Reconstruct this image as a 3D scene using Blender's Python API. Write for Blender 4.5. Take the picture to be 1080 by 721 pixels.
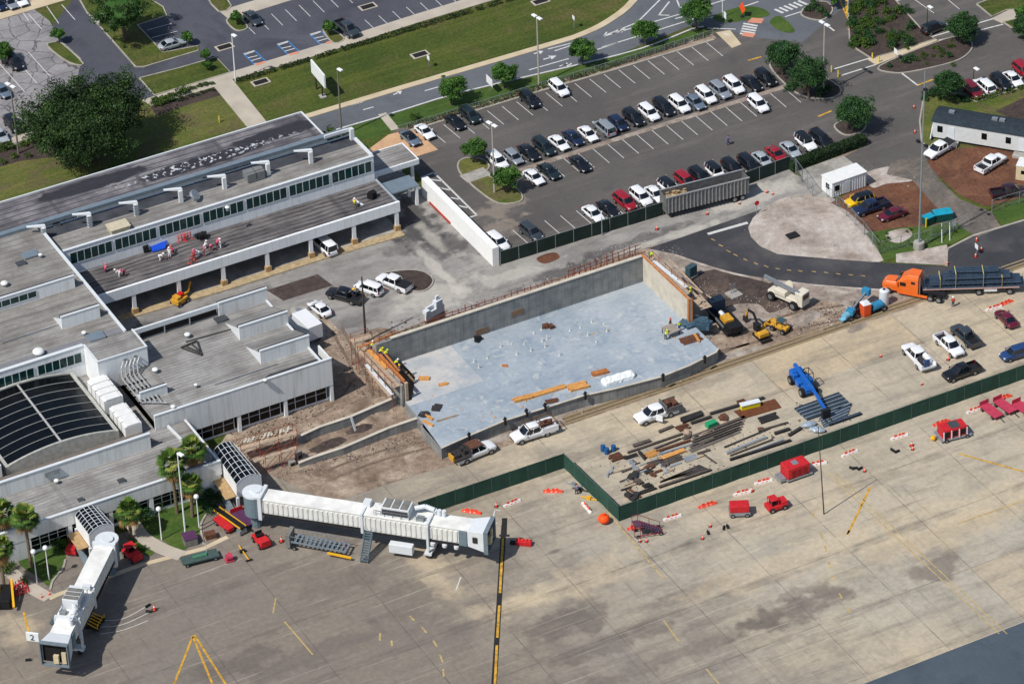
import bpy, bmesh, math, random
from mathutils import Vector, Matrix
from mathutils.geometry import tessellate_polygon
for o in list(bpy.data.objects): bpy.data.objects.remove(o)
C = bpy.context.scene.collection
sc = bpy.context.scene
R = math.radians
random.seed(7)
# ------------------------------------------------ camera, light, exposure
FPX, W0, H0 = 4055.0, 1080.0, 721.0
def _cam_axes(pitch, roll, az):
    F = Vector((0, math.cos(pitch), -math.sin(pitch))); X = Vector((1, 0, 0)); U = X.cross(F)
    c, s = math.cos(roll), math.sin(roll)
    X, U = c*X + s*U, c*U - s*X
    m = Matrix.Rotation(-az, 3, 'Z')
    return m @ X, m @ U, m @ F
CX, CU, CF = _cam_axes(R(34.6), R(-2.12), R(27.2))
CP = -CF*567.0
cd = bpy.data.cameras.new('camera'); cam = bpy.data.objects.new('camera', cd); C.objects.link(cam)
cd.sensor_width = 36.0; cd.sensor_fit = 'HORIZONTAL'; cd.lens = 36.0*FPX/W0
cd.clip_start = 5; cd.clip_end = 6000
cam.matrix_world = Matrix(((CX.x, CU.x, -CF.x, CP.x), (CX.y, CU.y, -CF.y, CP.y), (CX.z, CU.z, -CF.z, CP.z), (0, 0, 0, 1)))
sc.camera = cam
SUN = Vector((4.23, .95, -5.5)).normalized()
w = bpy.data.worlds.new('World'); sc.world = w; w.use_nodes = True
nt = w.node_tree; bg = nt.nodes['Background']; sky = nt.nodes.new('ShaderNodeTexSky')
sky.sky_type = 'NISHITA'; sky.sun_disc = False; sky.sun_elevation = math.asin(-SUN.z)
sky.sun_rotation = math.atan2(-SUN.x, -SUN.y)
nt.links.new(sky.outputs[0], bg.inputs[0]); bg.inputs[1].default_value = .092
sl = bpy.data.lights.new('sun', 'SUN'); so = bpy.data.objects.new('sun', sl); C.objects.link(so)
sl.energy = 3.9; sl.angle = R(.5); sl.color = (1, .965, .915)
so.rotation_euler = SUN.to_track_quat('-Z', 'Y').to_euler(); so.location = (0, 0, 200)
sc.view_settings.view_transform = 'Standard'; sc.view_settings.look = 'None'
sc.view_settings.exposure = 0.06; sc.view_settings.gamma = 1
def G(px, py, z=0.0):
    "world point at height z that stands at photo pixel (px, py)"
    d = CF*FPX + CX*(px-W0/2) - CU*(py-H0/2)
    return CP + d*((z-CP.z)/d.z)
def lin(c):
    c = c/255.0
    return c/12.92 if c <= .04045 else ((c+.055)/1.055)**2.4
def rgb(r, g, b, k=1.0): return (lin(r)*k, lin(g)*k, lin(b)*k, 1)
# ------------------------------------------------ materials
class NT:
    def __init__(s, name):
        s.m = bpy.data.materials.new(name); s.m.use_nodes = True; s.t = s.m.node_tree
        s.b = s.t.nodes['Principled BSDF']; s._p = None
    def n(s, t): return s.t.nodes.new(t)
    def put(s, sock, v):
        if isinstance(v, (int, float)):
            if sock.type == 'RGBA': sock.default_value = (v, v, v, 1)
            elif sock.type == 'VECTOR': sock.default_value = (v, v, v)
            else: sock.default_value = v
        elif isinstance(v, (tuple, list, Vector)): sock.default_value = v
        else: s.t.links.new(v, sock)
    @property
    def pos(s):
        if not s._p: s._p = s.n('ShaderNodeNewGeometry').outputs['Position']
        return s._p
    def sep(s, v=None):
        q = s.n('ShaderNodeSeparateXYZ'); s.put(q.inputs[0], v or s.pos); return q.outputs
    def comb(s, x, y, z):
        q = s.n('ShaderNodeCombineXYZ'); s.put(q.inputs[0], x); s.put(q.inputs[1], y); s.put(q.inputs[2], z); return q.outputs[0]
    def ma(s, op, a, b=0.0, c=None, clamp=False):
        q = s.n('ShaderNodeMath'); q.operation = op; q.use_clamp = clamp
        s.put(q.inputs[0], a); s.put(q.inputs[1], b)
        if c is not None: s.put(q.inputs[2], c)
        return q.outputs[0]
    def noise(s, scale, detail=4, vec=None, rough=.55, dist=0):
        q = s.n('ShaderNodeTexNoise'); q.inputs['Scale'].default_value = scale; q.inputs['Detail'].default_value = detail
        q.inputs['Roughness'].default_value = rough; q.inputs['Distortion'].default_value = dist
        s.put(q.inputs['Vector'], vec or s.pos); return q.outputs[0]
    def rng(s, v, a, b, c=0.0, d=1.0, smooth=False):
        q = s.n('ShaderNodeMapRange'); q.clamp = True
        if smooth: q.interpolation_type = 'SMOOTHSTEP'
        for i, x in enumerate((v, a, b, c, d)): s.put(q.inputs[i], x)
        return q.outputs[0]
    def mix(s, f, a, b, mode='MIX'):
        q = s.n('ShaderNodeMix'); q.data_type = 'RGBA'; q.blend_type = mode
        s.put(q.inputs[0], f); s.put(q.inputs[6], a); s.put(q.inputs[7], b); return q.outputs[2]
    def scaled(s, sx, sy, sz=1, rot=0, off=(0, 0, 0)):
        q = s.n('ShaderNodeMapping'); q.inputs['Scale'].default_value = (sx, sy, sz); q.inputs['Rotation'].default_value = (0, 0, rot)
        q.inputs['Location'].default_value = off; s.put(q.inputs[0], s.pos); return q.outputs[0]
    def blob(s, x, y, rx, ry, rot=0, soft=.6, nz=.5, ns=.25):
        "1 inside a ragged ellipse on the ground"
        q = s.n('ShaderNodeMapping'); q.vector_type = 'TEXTURE'; q.inputs['Location'].default_value = (x, y, 0)
        q.inputs['Rotation'].default_value = (0, 0, rot); q.inputs['Scale'].default_value = (rx, ry, 1e5); s.put(q.inputs[0], s.pos)
        l = s.n('ShaderNodeVectorMath'); l.operation = 'LENGTH'; s.put(l.inputs[0], q.outputs[0])
        d = s.ma('ADD', l.outputs['Value'], s.ma('MULTIPLY', s.ma('SUBTRACT', s.nz(ns), .5), nz*2.4))
        return s.rng(d, 1, 1-soft, 0, 1, True)
    def nz(s, k):
        if not hasattr(s, '_n'): s._n = {}
        if k not in s._n: s._n[k] = s.noise(k, 5)
        return s._n[k]
    def line(s, coord, period, wdt, off=0.0):
        f = s.ma('FRACT', s.ma('DIVIDE', s.ma('ADD', coord, off), period))
        return s.ma('LESS_THAN', f, wdt/period)
    def done(s, col, rough=.8, bump=None, bs=.05, metal=0, spec=.3):
        s.put(s.b.inputs['Base Color'], col); s.put(s.b.inputs['Roughness'], rough); s.put(s.b.inputs['Metallic'], metal)
        s.b.inputs['Specular IOR Level'].default_value = spec
        if bump is not None:
            q = s.n('ShaderNodeBump'); q.inputs['Distance'].default_value = bs; q.inputs['Strength'].default_value = 1
            s.put(q.inputs['Height'], bump); s.t.links.new(q.outputs[0], s.b.inputs['Normal'])
        return s.m
_mats = {}
def M(name, c=None, rough=.7, metal=0, var=.15, vs=1.5, spec=.3, coat=0):
    if name in _mats: return _mats[name]
    n = NT(name); col = rgb(*c)
    if var:
        f = n.rng(n.noise(vs, 5), .3, .7, 1-var, 1+var*.6)
        v = n.mix(1.0, col, n.comb(f, f, f), 'MULTIPLY')
    else: v = col
    m = n.done(v, rough, metal=metal, spec=spec)
    if coat: n.b.inputs['Coat Weight'].default_value = coat; n.b.inputs['Coat Roughness'].default_value = .092
    _mats[name] = m; return m
# ------------------------------------------------ mesh building
class MB:
    def __init__(s, m=None): s.v = []; s.f = []; s.mi = []; s.m = m; s.cur = 0
    def pt(s, p):
        p = Vector(p)
        if s.m is not None: p = s.m @ p
        s.v.append(p[:]); return len(s.v)-1
    def face(s, ps): s.f.append([s.pt(p) for p in ps]); s.mi.append(s.cur)
    def fi(s, idx): s.f.append(list(idx)); s.mi.append(s.cur)
    def hexa(s, b, t):
        i = [s.pt(p) for p in b]; j = [s.pt(p) for p in t]; n = len(i)
        s.fi(i[::-1]); s.fi(j)
        for k in range(n): s.fi((i[k], i[(k+1) % n], j[(k+1) % n], j[k]))
        return s
    def box(s, x0, x1, y0, y1, z0, z1):
        if x0 > x1: x0, x1 = x1, x0
        if y0 > y1: y0, y1 = y1, y0
        q = ((x0, y0), (x1, y0), (x1, y1), (x0, y1))
        return s.hexa([(a, b, z0) for a, b in q], [(a, b, z1) for a, b in q])
    def prism(s, poly, z0, z1):
        a = sum(poly[i][0]*poly[(i+1) % len(poly)][1]-poly[(i+1) % len(poly)][0]*poly[i][1] for i in range(len(poly)))
        if a < 0: poly = poly[::-1]
        return s.hexa([(p[0], p[1], z0) for p in poly], [(p[0], p[1], z1) for p in poly])
    def cyl(s, a, b, r0, r1=None, n=8, caps=True):
        r1 = r0 if r1 is None else r1; a = Vector(a); b = Vector(b); d = (b-a).normalized()
        u = d.cross(Vector((0, 0, 1)) if abs(d.z) < .9 else Vector((1, 0, 0))).normalized(); v = d.cross(u)
        i = []; j = []
        for k in range(n):
            t = 2*math.pi*k/n; e = u*math.cos(t)+v*math.sin(t)
            i.append(s.pt(a+e*r0)); j.append(s.pt(b+e*r1))
        for k in range(n): s.fi((i[k], j[k], j[(k+1) % n], i[(k+1) % n]))
        if caps: s.fi(i); s.fi(j[::-1])
        return s
    def bar(s, a, b, w, h, up=(0, 0, 1)):
        a = Vector(a); b = Vector(b); d = (b-a).normalized(); up = Vector(up)
        if abs(d.dot(up)) > .95: up = Vector((1, 0, 0))
        y = up.cross(d).normalized()*w/2; z = d.cross(y).normalized()*h/2
        return s.hexa([a-y-z, a+y-z, b+y-z, b-y-z], [a-y+z, a+y+z, b+y+z, b-y+z])
    def loft(s, rings, caps=True):
        I = [[s.pt(p) for p in r] for r in rings]; n = len(I[0])
        for a, b in zip(I, I[1:]):
            for k in range(n): s.fi((a[k], a[(k+1) % n], b[(k+1) % n], b[k]))
        if caps: s.fi(I[0][::-1]); s.fi(I[-1])
        return s
    def ball(s, c, r, n=8, sz=1.0):
        rings = []
        for i in range(1, n//2+1):
            t = math.pi*i/(n//2+1)
            rings.append([(c[0]+r*math.sin(t)*math.cos(2*math.pi*k/n), c[1]+r*math.sin(t)*math.sin(2*math.pi*k/n), c[2]-r*sz*math.cos(t)) for k in range(n)])
        return s.loft(rings)
    def build(s, name, mat, parent=None, smooth=False, bevel=0):
        me = bpy.data.meshes.new(name); me.from_pydata(s.v, [], s.f)
        for m in (mat if isinstance(mat, (list, tuple)) else [mat]): me.materials.append(m)
        if any(s.mi): me.polygons.foreach_set('material_index', s.mi)
        if smooth: me.polygons.foreach_set('use_smooth', [True]*len(me.polygons))
        me.update()
        o = bpy.data.objects.new(name, me); C.objects.link(o)
        if parent: o.parent = parent
        if bevel:
            b = o.modifiers.new('bevel', 'BEVEL'); b.width = bevel; b.segments = 2; b.limit_method = 'ANGLE'
        return o
def tag(o, label=None, cat=None, group=None, kind=None):
    if label: o['label'] = label
    if cat: o['category'] = cat
    if group: o['group'] = group
    if kind: o['kind'] = kind
    return o
def thing(name, loc, rz, label, cat, group=None):
    o = bpy.data.objects.new(name, None); C.objects.link(o); o.location = loc; o.rotation_euler = (0, 0, rz)
    o.empty_display_size = .5
    return tag(o, label, cat, group)
def copy_tree(o, parent=None):
    c = o.copy(); C.objects.link(c); c.parent = parent
    for ch in o.children: copy_tree(ch, c)
    return c
def place(o, loc, rz, label=None, group=None, s=1):
    o.location = loc; o.rotation_euler = (0, 0, rz); o.scale = (s, s, s)
    if label: o['label'] = label
    if group: o['group'] = group
    return o
def W(pts, z=0.0): return [G(x, y, z) for x, y in pts]
def smooth(pts, n=5, closed=True):
    out = []; L = len(pts)
    rngk = range(L) if closed else range(L-1)
    for i in rngk:
        if closed: p0, p1, p2, p3 = pts[i-1], pts[i], pts[(i+1) % L], pts[(i+2) % L]
        else: p0, p1, p2, p3 = pts[max(i-1, 0)], pts[i], pts[i+1], pts[min(i+2, L-1)]
        for k in range(n):
            t = k/n; t2 = t*t; t3 = t2*t
            out.append(tuple(.5*((2*b)+(-a+c)*t+(2*a-5*b+4*c-d)*t2+(-a+3*b-3*c+d)*t3) for a, b, c, d in zip(p0, p1, p2, p3)))
    if not closed: out.append(tuple(pts[-1]))
    return out
def sheet(name, pts, z, mat, kind='structure', sm=0, thick=0):
    if sm: pts = smooth(pts, sm)
    P = [Vector((p.x, p.y, z)) for p in W(pts)]
    b = MB()
    if thick:
        b.prism([(p.x, p.y) for p in P], z-thick, z); top = b.f.pop(1); b.mi.pop(1)
        for t in tessellate_polygon([[Vector(b.v[i]) for i in top]]): b.fi([top[i] for i in t])
        b.f.pop(0); b.mi.pop(0)
    else:
        idx = [b.pt(p) for p in P]
        for t in tessellate_polygon([P]): b.fi([idx[i] for i in t])
        bm = bmesh.new()
    o = b.build(name, mat)
    me = o.data
    for p in me.polygons: pass
    bm = bmesh.new(); bm.from_mesh(me); 
    for f in bm.faces:
        if abs(f.normal.z) > .5 and f.normal.z < 0: f.normal_flip()
    bm.to_mesh(me); bm.free()
    tag(o, kind=kind); return o
def path(name, pts, width, z, mat, z0=None, sm=0, closed=False, b=None):
    "ribbon or kerb along photo pixels"
    if sm: pts = smooth(pts, sm, closed)
    P = [Vector((p.x, p.y, 0)) for p in W(pts)]
    if closed: P.append(P[0])
    own = b is None; b = b or MB(); L = []; Rr = []
    for i, p in enumerate(P):
        a = P[max(i-1, 0)]; c = P[min(i+1, len(P)-1)]
        d = (c-a).normalized(); nrm = Vector((-d.y, d.x, 0))*width/2
        L.append(p+nrm); Rr.append(p-nrm)
    for i in range(len(P)-1):
        if z0 is None: b.face([(Rr[i].x, Rr[i].y, z), (Rr[i+1].x, Rr[i+1].y, z), (L[i+1].x, L[i+1].y, z), (L[i].x, L[i].y, z)])
        else: b.hexa([(q.x, q.y, z0) for q in (Rr[i], Rr[i+1], L[i+1], L[i])], [(q.x, q.y, z) for q in (Rr[i], Rr[i+1], L[i+1], L[i])])
    if own: return tag(b.build(name, mat), kind='structure')
def line_px(b, a, c, w, z):
    p, q = G(*a), G(*c); d = (q-p); d.z = 0; d.normalize(); n = Vector((-d.y, d.x, 0))*w/2
    b.face([(v.x, v.y, z) for v in (p-n, q-n, q+n, p+n)])
def head(px, py, hx, hy):
    a = G(px, py); c = G(px+hx, py+hy); return math.atan2(c.y-a.y, c.x-a.x)
# ================================================ GROUND MATERIALS
def mat_apron():
    n = NT('apron_concrete'); x, y, z = n.sep(); P = 12.0
    def cell(p, ox, oy):
        wn = n.n('ShaderNodeTexWhiteNoise'); wn.noise_dimensions = '2D'
        n.put(wn.inputs['Vector'], n.comb(n.ma('FLOOR', n.ma('DIVIDE', n.ma('ADD', x, ox), p)), n.ma('FLOOR', n.ma('DIVIDE', n.ma('ADD', y, oy), p)), 0)); return wn.outputs[0]
    c6 = cell(6.0, 2.4, 1.2); c24 = cell(24.0, 20.4, 7.2)
    big = n.noise(.02, 4); mid = n.noise(.12, 8, rough=.68); fine = n.noise(1.3, 8, rough=.75)
    strk = n.noise(.22, 8, n.scaled(.3, 1.8, 1, 0), rough=.68)
    col = n.mix(n.rng(big, .38, .62), rgb(172, 165, 151), rgb(190, 175, 149))
    col = n.mix(n.ma('MULTIPLY', c6, .28), col, rgb(186, 174, 150)); col = n.mix(n.rng(c24, .6, 1, 0, .45), col, rgb(196, 170, 130))
    col = n.mix(n.rng(mid, .46, .68, 0, .55), col, rgb(132, 126, 116))
    col = n.mix(n.rng(strk, .5, .68, 0, .55), col, rgb(116, 108, 100))
    old = n.rng(n.ma('ADD', n.ma('ADD', n.ma('MULTIPLY', x, -.9), n.ma('MULTIPLY', y, -.3)), n.ma('MULTIPLY', mid, 40)), 34, 74, 0, .75)
    col = n.mix(old, col, rgb(110, 101, 94))
    for (px, py, rx, ry, s) in ((600, 655, 8, 4, .6), (640, 680, 12, 2.5, .5), (720, 628, 8, 2, .5), (845, 640, 12, 3.0, .65), (835, 628, 7, 1.5, .4), (985, 600, 6, 4, .6), (700, 695, 30, 2, .42), (585, 581, 1.5, .9, .7), (250, 700, 8, 3, .6), (330, 690, 14, 3, .4),
                                (500, 470, 5, 1.0, .5), (610, 480, 9, 1.5, .35), (440, 630, 9, 5, .4), (405, 600, 16, 3, .35), (110, 640, 5, 8, .4), (1000, 560, 20, 2, .35), (350, 507, 2.5, .8, .7), (740, 405, 8, 1.5, .3)):
        g = G(px, py); col = n.mix(n.ma('MULTIPLY', n.blob(g.x, g.y, rx, ry, 0, .55, 1.1, .3), s), col, rgb(98, 90, 84))
    for (px, py, rx, ry, s) in ((455, 600, 3, 10, .55), (530, 640, 7, 3, .5), (1000, 560, 22, 4, .55), (840, 590, 22, 4, .45), (620, 610, 14, 4, .5), (1040, 530, 18, 4, .5), (880, 520, 10, 4, .4), (20, 665, 4, 5, .5)):
        g = G(px, py); col = n.mix(n.ma('MULTIPLY', n.blob(g.x, g.y, rx, ry, 0, .7, 1.0, .3), s), col, rgb(200, 182, 152))
    arc = n.noise(.6, 4, n.scaled(.1, 3.2, 1, R(16))); col = n.mix(n.rng(arc, .6, .72, 0, .4), col, rgb(196, 186, 166))
    arc2 = n.noise(.5, 4, n.scaled(3.0, .12, 1, R(-14))); col = n.mix(n.rng(arc2, .62, .72, 0, .3), col, rgb(92, 86, 80))
    j = n.ma('MAXIMUM', n.line(x, P, .16, 8.4), n.line(y, P, .16, 7.2)); j2 = n.ma('MAXIMUM', n.line(x, P, .1, 2.4), n.line(y, P, .1, 1.2))
    col = n.mix(n.ma('MULTIPLY', j, n.rng(n.nz(.3), .35, .65, .1, .62)), col, rgb(84, 78, 72)); col = n.mix(n.ma('MULTIPLY', j2, n.rng(n.nz(.3), .45, .65, .0, .38)), col, rgb(88, 82, 76))
    band = n.ma('MULTIPLY', n.line(y, P, 1.6, 8.2), n.rng(n.noise(.2, 6), .45, .6, 0, .35)); col = n.mix(band, col, rgb(96, 88, 82))
    f = n.rng(fine, .3, .7, .8, 1.12); col = n.mix(1, col, n.comb(f, f, f), 'MULTIPLY')
    return n.done(col, .85)
def mat_rough(name, c1, c2, c3=None, s1=.25, s2=1.6, s3=.04, bump=0, f=.35, lo=.38, hi=.66):
    n = NT(name)
    col = n.mix(n.rng(n.noise(s1, 8, rough=.68), lo, hi), rgb(*c1), rgb(*c2))
    if 'grass' in name: col = n.mix(n.rng(n.noise(.3, 5, n.scaled(.06, 1.6), rough=.6), .46, .62, 0, .45), col, rgb(min(c2[0]+22, 255), c2[1]+14, c2[2]+10))
    if c3: col = n.mix(n.rng(n.noise(s3*4, 5, dist=.6), .5, .68, 0, .85), col, rgb(*c3))
    g = n.noise(s2*.8, 9, rough=.78); v = n.rng(g, .3, .7, 1-f*1.35, 1+f*.8); col = n.mix(1, col, n.comb(v, v, v), 'MULTIPLY')
    return n.done(col, .92, g if bump else None, bump)
m_apron = mat_apron()
m_grass = mat_rough('grass', (62, 78, 25), (80, 92, 33), (98, 92, 52), .09, 2.2, .03, .12, .45)
m_grass_dry = mat_rough('patchy_grass', (76, 92, 32), (104, 104, 54), (98, 86, 64), .12, 2.2, .05, .1, .35)
m_lawn = mat_rough('lush_grass', (58, 84, 30), (74, 98, 38), None, .3, 2.5, .03, .1, .3)
m_dirt = mat_rough('bare_dirt', (162, 142, 124), (124, 106, 90), (194, 176, 154), .16, 1.1, .05, .25, .4)
m_dirt_pink = mat_rough('sandy_dirt', (166, 152, 140), (130, 116, 104), (192, 182, 170), .2, 1.2, .05, .2, .35)
m_sand = mat_rough('pale_sand', (200, 190, 180), (172, 158, 146), (144, 130, 118), .25, 1.3, .04, .2, .25)
m_mud = mat_rough('dark_soil', (72, 62, 58), (88, 76, 70), (110, 94, 84), .25, 1.4, .05, .15, .4)
m_mulch = mat_rough('red_mulch', (118, 78, 58), (92, 62, 48), (132, 94, 70), .3, 2.4, .05, .12, .4)
m_bedmulch = mat_rough('garden_mulch', (80, 68, 62), (62, 54, 50), None, .5, 2.6, .05, .1, .4)
m_drive = mat_rough('gravel_drive', (116, 108, 100), (96, 90, 84), (134, 122, 110), .3, 1.8, .05, .1, .3)
m_yard = mat_rough('worn_yard_concrete', (168, 164, 156), (136, 132, 126), (110, 106, 102), .12, 1.0, .04, 0, .16)
def mat_yard():
    n = NT('worn_yard_concrete'); x, y, z = n.sep()
    col = n.mix(n.rng(n.noise(.1, 8, rough=.65), .38, .62), rgb(158, 154, 148), rgb(134, 130, 126))
    col = n.mix(n.rng(n.noise(.3, 8, n.scaled(.4, 1.4), rough=.7), .48, .66, 0, .6), col, rgb(104, 100, 98))
    for (px, py, rx, ry, s_) in ((435, 235, 5, 9, .9), (470, 260, 6, 4, .7), (425, 262, 4, 3, .5), (600, 285, 12, 2, .7), (670, 255, 14, 1.5, .6), (500, 262, 4, 3, .5), (360, 262, 12, 1.5, .4), (250, 300, 12, 1.5, .5), (230, 322, 12, 1.5, .5), (380, 335, 5, 2, .4), (150, 345, 6, 2, .6)):
        g = G(px, py); col = n.mix(n.ma('MULTIPLY', n.blob(g.x, g.y, rx, ry, 0, .6, 1.2, .35), s_), col, rgb(70, 68, 68))
    for (px, py, rx, ry, s_) in ((463, 285, 1.2, 10, .7), (460, 310, 9, 5, .6), (540, 290, 9, 2, .5), (720, 245, 16, 1.2, .6), (800, 205, 12, 3, .7), (455, 250, 1.3, 6, .5)):
        g = G(px, py); col = n.mix(n.ma('MULTIPLY', n.blob(g.x, g.y, rx, ry, 0, .6, .9, .35), s_), col, rgb(192, 186, 174))
    f = n.rng(n.noise(1.3, 8, rough=.75), .3, .7, .82, 1.1); col = n.mix(1, col, n.comb(f, f, f), 'MULTIPLY'); return n.done(col, .9)
m_yard = mat_yard()
m_pad = mat_rough('pad_concrete', (176, 172, 164), (150, 146, 140), (128, 124, 118), .3, 1.4, .06, 0, .15)
m_walk = mat_rough('sidewalk_concrete', (190, 180, 164), (172, 162, 148), None, .3, 1.5, .06, 0, .12)
m_walk_tan = mat_rough('tan_kerb_concrete', (206, 190, 160), (184, 166, 138), None, .3, 1.5, .06, 0, .12)
m_kerb = mat_rough('kerb_concrete', (178, 172, 160), (142, 136, 126), None, .6, 1.5, .06, 0, .15)
m_new = mat_rough('new_asphalt', (58, 58, 62), (68, 68, 72), (86, 84, 84), .12, 2.0, .03, 0, .14)
m_road = mat_rough('road_asphalt', (94, 97, 102), (104, 107, 112), (84, 88, 92), .06, 2.0, .03, 0, .1)
m_track = mat_rough('wheel_rut', (134, 116, 100), (110, 94, 80), None, .5, 2, .05, .2, .3)
m_lot2 = mat_rough('lot_asphalt_blue', (74, 76, 84), (88, 90, 97), (62, 64, 72), .06, 2.0, .03, 0, .12)
m_taxi = mat_rough('taxiway_asphalt', (72, 82, 92), (82, 92, 102), (64, 72, 82), .06, 2.0, .03, 0, .1)
def mat_lot():
    n = NT('lot_asphalt'); x, y, z = n.sep()
    col = n.mix(n.rng(n.noise(.06, 6), .38, .66), rgb(86, 82, 80), rgb(97, 93, 90))
    st = n.noise(.14, 8, n.scaled(.25, 1.8, 1, 0), rough=.68)
    col = n.mix(n.rng(st, .52, .68, 0, .6), col, rgb(118, 112, 105))
    col = n.mix(n.rng(n.noise(.35, 5), .58, .72, 0, .5), col, rgb(74, 71, 70))
    for (px, py, rx, ry) in ((525, 222, 4, 4), (540, 205, 2, 6), (530, 240, 3, 3)):
        q = G(px, py); col = n.mix(n.ma('MULTIPLY', n.blob(q.x, q.y, rx, ry, 0, .6, 1.2, .4), .55), col, rgb(150, 138, 124))
    g = n.noise(1.4, 9, rough=.78); v = n.rng(g, .3, .7, .84, 1.1); col = n.mix(1, col, n.comb(v, v, v), 'MULTIPLY')
    return n.done(col, .9)
m_lot = mat_lot()
def mat_oldlot():
    n = NT('cracked_lot_paving')
    col = n.mix(n.rng(n.noise(.2, 6), .38, .66), rgb(150, 146, 146), rgb(122, 120, 122))
    v = n.n('ShaderNodeTexVoronoi'); v.feature = 'DISTANCE_TO_EDGE'; v.inputs['Scale'].default_value = .3; v.inputs['Randomness'].default_value = 1
    w_ = n.n('ShaderNodeVectorMath'); w_.operation = 'ADD'; n.put(w_.inputs[0], n.pos)
    nn = n.n('ShaderNodeTexNoise'); nn.inputs['Scale'].default_value = .5; n.put(nn.inputs['Vector'], n.pos); n.t.links.new(nn.outputs['Color'], w_.inputs[1]); n.put(v.inputs['Vector'], w_.outputs[0])
    col = n.mix(n.rng(v.outputs['Distance'], .03, .005, 0, .8), col, rgb(60, 58, 60))
    g = n.noise(1.8, 6); u = n.rng(g, .28, .72, .85, 1.1); col = n.mix(1, col, n.comb(u, u, u), 'MULTIPLY')
    return n.done(col, .9)
m_oldlot = mat_oldlot()
def mat_slab():
    n = NT('new_slab_concrete'); x, y, z = n.sep()
    col = n.mix(n.rng(n.noise(.11, 5, dist=.8), .36, .64), rgb(146, 158, 168), rgb(170, 178, 184))
    col = n.mix(n.rng(n.noise(.35, 8, rough=.65, dist=.5), .5, .68, 0, .6), col, rgb(124, 140, 158)); col = n.mix(n.rng(n.noise(.7, 6), .58, .7, 0, .5), col, rgb(196, 196, 188))
    col = n.mix(n.ma('MULTIPLY', n.ma('MAXIMUM', n.line(x, 6.1, .07), n.line(y, 6.1, .07)), .35), col, rgb(110, 118, 126))
    g = G(425, 381, 2); h = G(470, 420, 2)
    # the poured strip by the left corner is paler and still dry
    dry = n.ma('MULTIPLY', n.ma('GREATER_THAN', y, G(470, 415, 2).y), n.ma('LESS_THAN', x, -9.5+0.0))
    dry = n.ma('MULTIPLY', dry, n.ma('LESS_THAN', y, 1.5))
    col = n.mix(n.ma('MULTIPLY', dry, n.rng(n.noise(.3, 6), .35, .6, .25, .8)), col, rgb(200, 196, 190))
    v = n.rng(n.noise(1.4, 9, rough=.75), .3, .7, .86, 1.08); col = n.mix(1, col, n.comb(v, v, v), 'MULTIPLY')
    return n.done(col, .55)
m_slab = mat_slab()
m_white_paint = M('white_road_paint', (202, 202, 198), .8, var=.2, vs=2)
m_yellow_paint = M('yellow_road_paint', (202, 156, 58), .8, var=.5, vs=1.6)
m_blue_paint = M('blue_road_paint', (60, 120, 180), .8, var=.2)
m_black_paint = M('black_road_paint', (42, 40, 40), .8, var=.2)
m_salmon = M('salmon_paving', (206, 138, 112), .85, var=.15)
m_orange_pave = mat_rough('tan_brick_paving', (206, 168, 130), (188, 148, 116), None, .5, 2, .05, 0, .1)
# ================================================ GROUND SHEETS
b = MB(); b.face([(-1500, -1500, -.02), (1500, -1500, -.02), (1500, 1500, -.02), (-1500, 1500, -.02)])
tag(b.build('ground', m_grass), kind='structure')
sheet('grass', [(-60, 230), (-60, 175), (30, 165), (150, 108), (228, 94), (262, 137), (200, 155), (100, 190), (0, 225)], -.012, m_grass_dry)
sheet('apron', [(-500, 900), (-300, 640), (0, 566), (60, 582), (185, 545), (240, 500), (350, 470), (463, 470), (760, 385), (1300, 203), (1700, 100), (1900, 500), (1700, 900), (1100, 1300), (100, 1300)], -.006, m_apron)
sheet('taxiway', [(910, 721), (1080, 655.5), (1500, 490), (1900, 700), (1500, 1200), (300, 1200), (700, 803)], .002, m_taxi)
sheet('yard', [(100, 372), (90, 310), (240, 250), (400, 160), (446, 200), (528, 281), (600, 260), (700, 228), (838, 184), (850, 188), (862, 207), (800, 222), (770, 240), (700, 262), (560, 305), (400, 357), (372, 380), (345, 440), (250, 440)], .0, m_yard)
sheet('dirt_ground', [(330, 330), (348, 338), (365, 355), (400, 345), (430, 350), (690, 258), (740, 290), (740, 400), (470, 492), (440, 500), (350, 530), (285, 500), (235, 505), (225, 480), (250, 440), (350, 420)], .008, m_dirt)
sheet('dirt_verge', [(683, 262), (712, 268), (750, 281), (790, 291), (860, 299), (950, 306), (972, 314), (968, 322), (925, 336), (760, 388), (600, 443), (468, 484), (466, 478), (740, 350), (727, 300), (700, 280)], .012, m_dirt_pink)
sheet('asphalt_patch', [(281, 306), (335, 289), (351, 301), (299, 317)], .006, m_mud)
sheet('soil_patch', [(566, 272), (584, 266), (590, 272), (574, 278)], .006, m_mulch, sm=4)
sheet('soil_patch', [(726, 296), (733, 289), (760, 284), (790, 293), (812, 299), (838, 310), (832, 322), (812, 330), (800, 321), (775, 321), (755, 330), (738, 322)], .018, m_mud, sm=4)
sheet('packed_dirt', [(815, 345), (840, 322), (880, 318), (890, 335), (850, 355), (800, 365), (760, 372), (745, 360), (770, 350)], .018, m_dirt, sm=4)
sheet('lot', [(372, 170), (415, 139), (421, 136), (560, 93), (640, 68), (752, 34), (790, 20), (845, 0), (900, -60), (1400, -60), (1400, 150), (1075, 125), (1003, 128), (985, 165), (990, 190), (960, 190), (920, 185), (885, 163), (912, 145), (832, 177), (527, 267), (446, 190), (428, 168), (395, 176)], .004, m_lot)
sheet('road', [(240, 175), (325, 121.5), (440, 86.5), (582, 45), (612, 35), (640, 22), (668, 0), (700, -60), (1000, -60), (905, -4), (870, 24), (846, 45), (800, 40), (770, 33), (730, 27), (650, 58), (490, 96), (420, 117), (345, 139), (262, 172)], .01, m_road)
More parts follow.
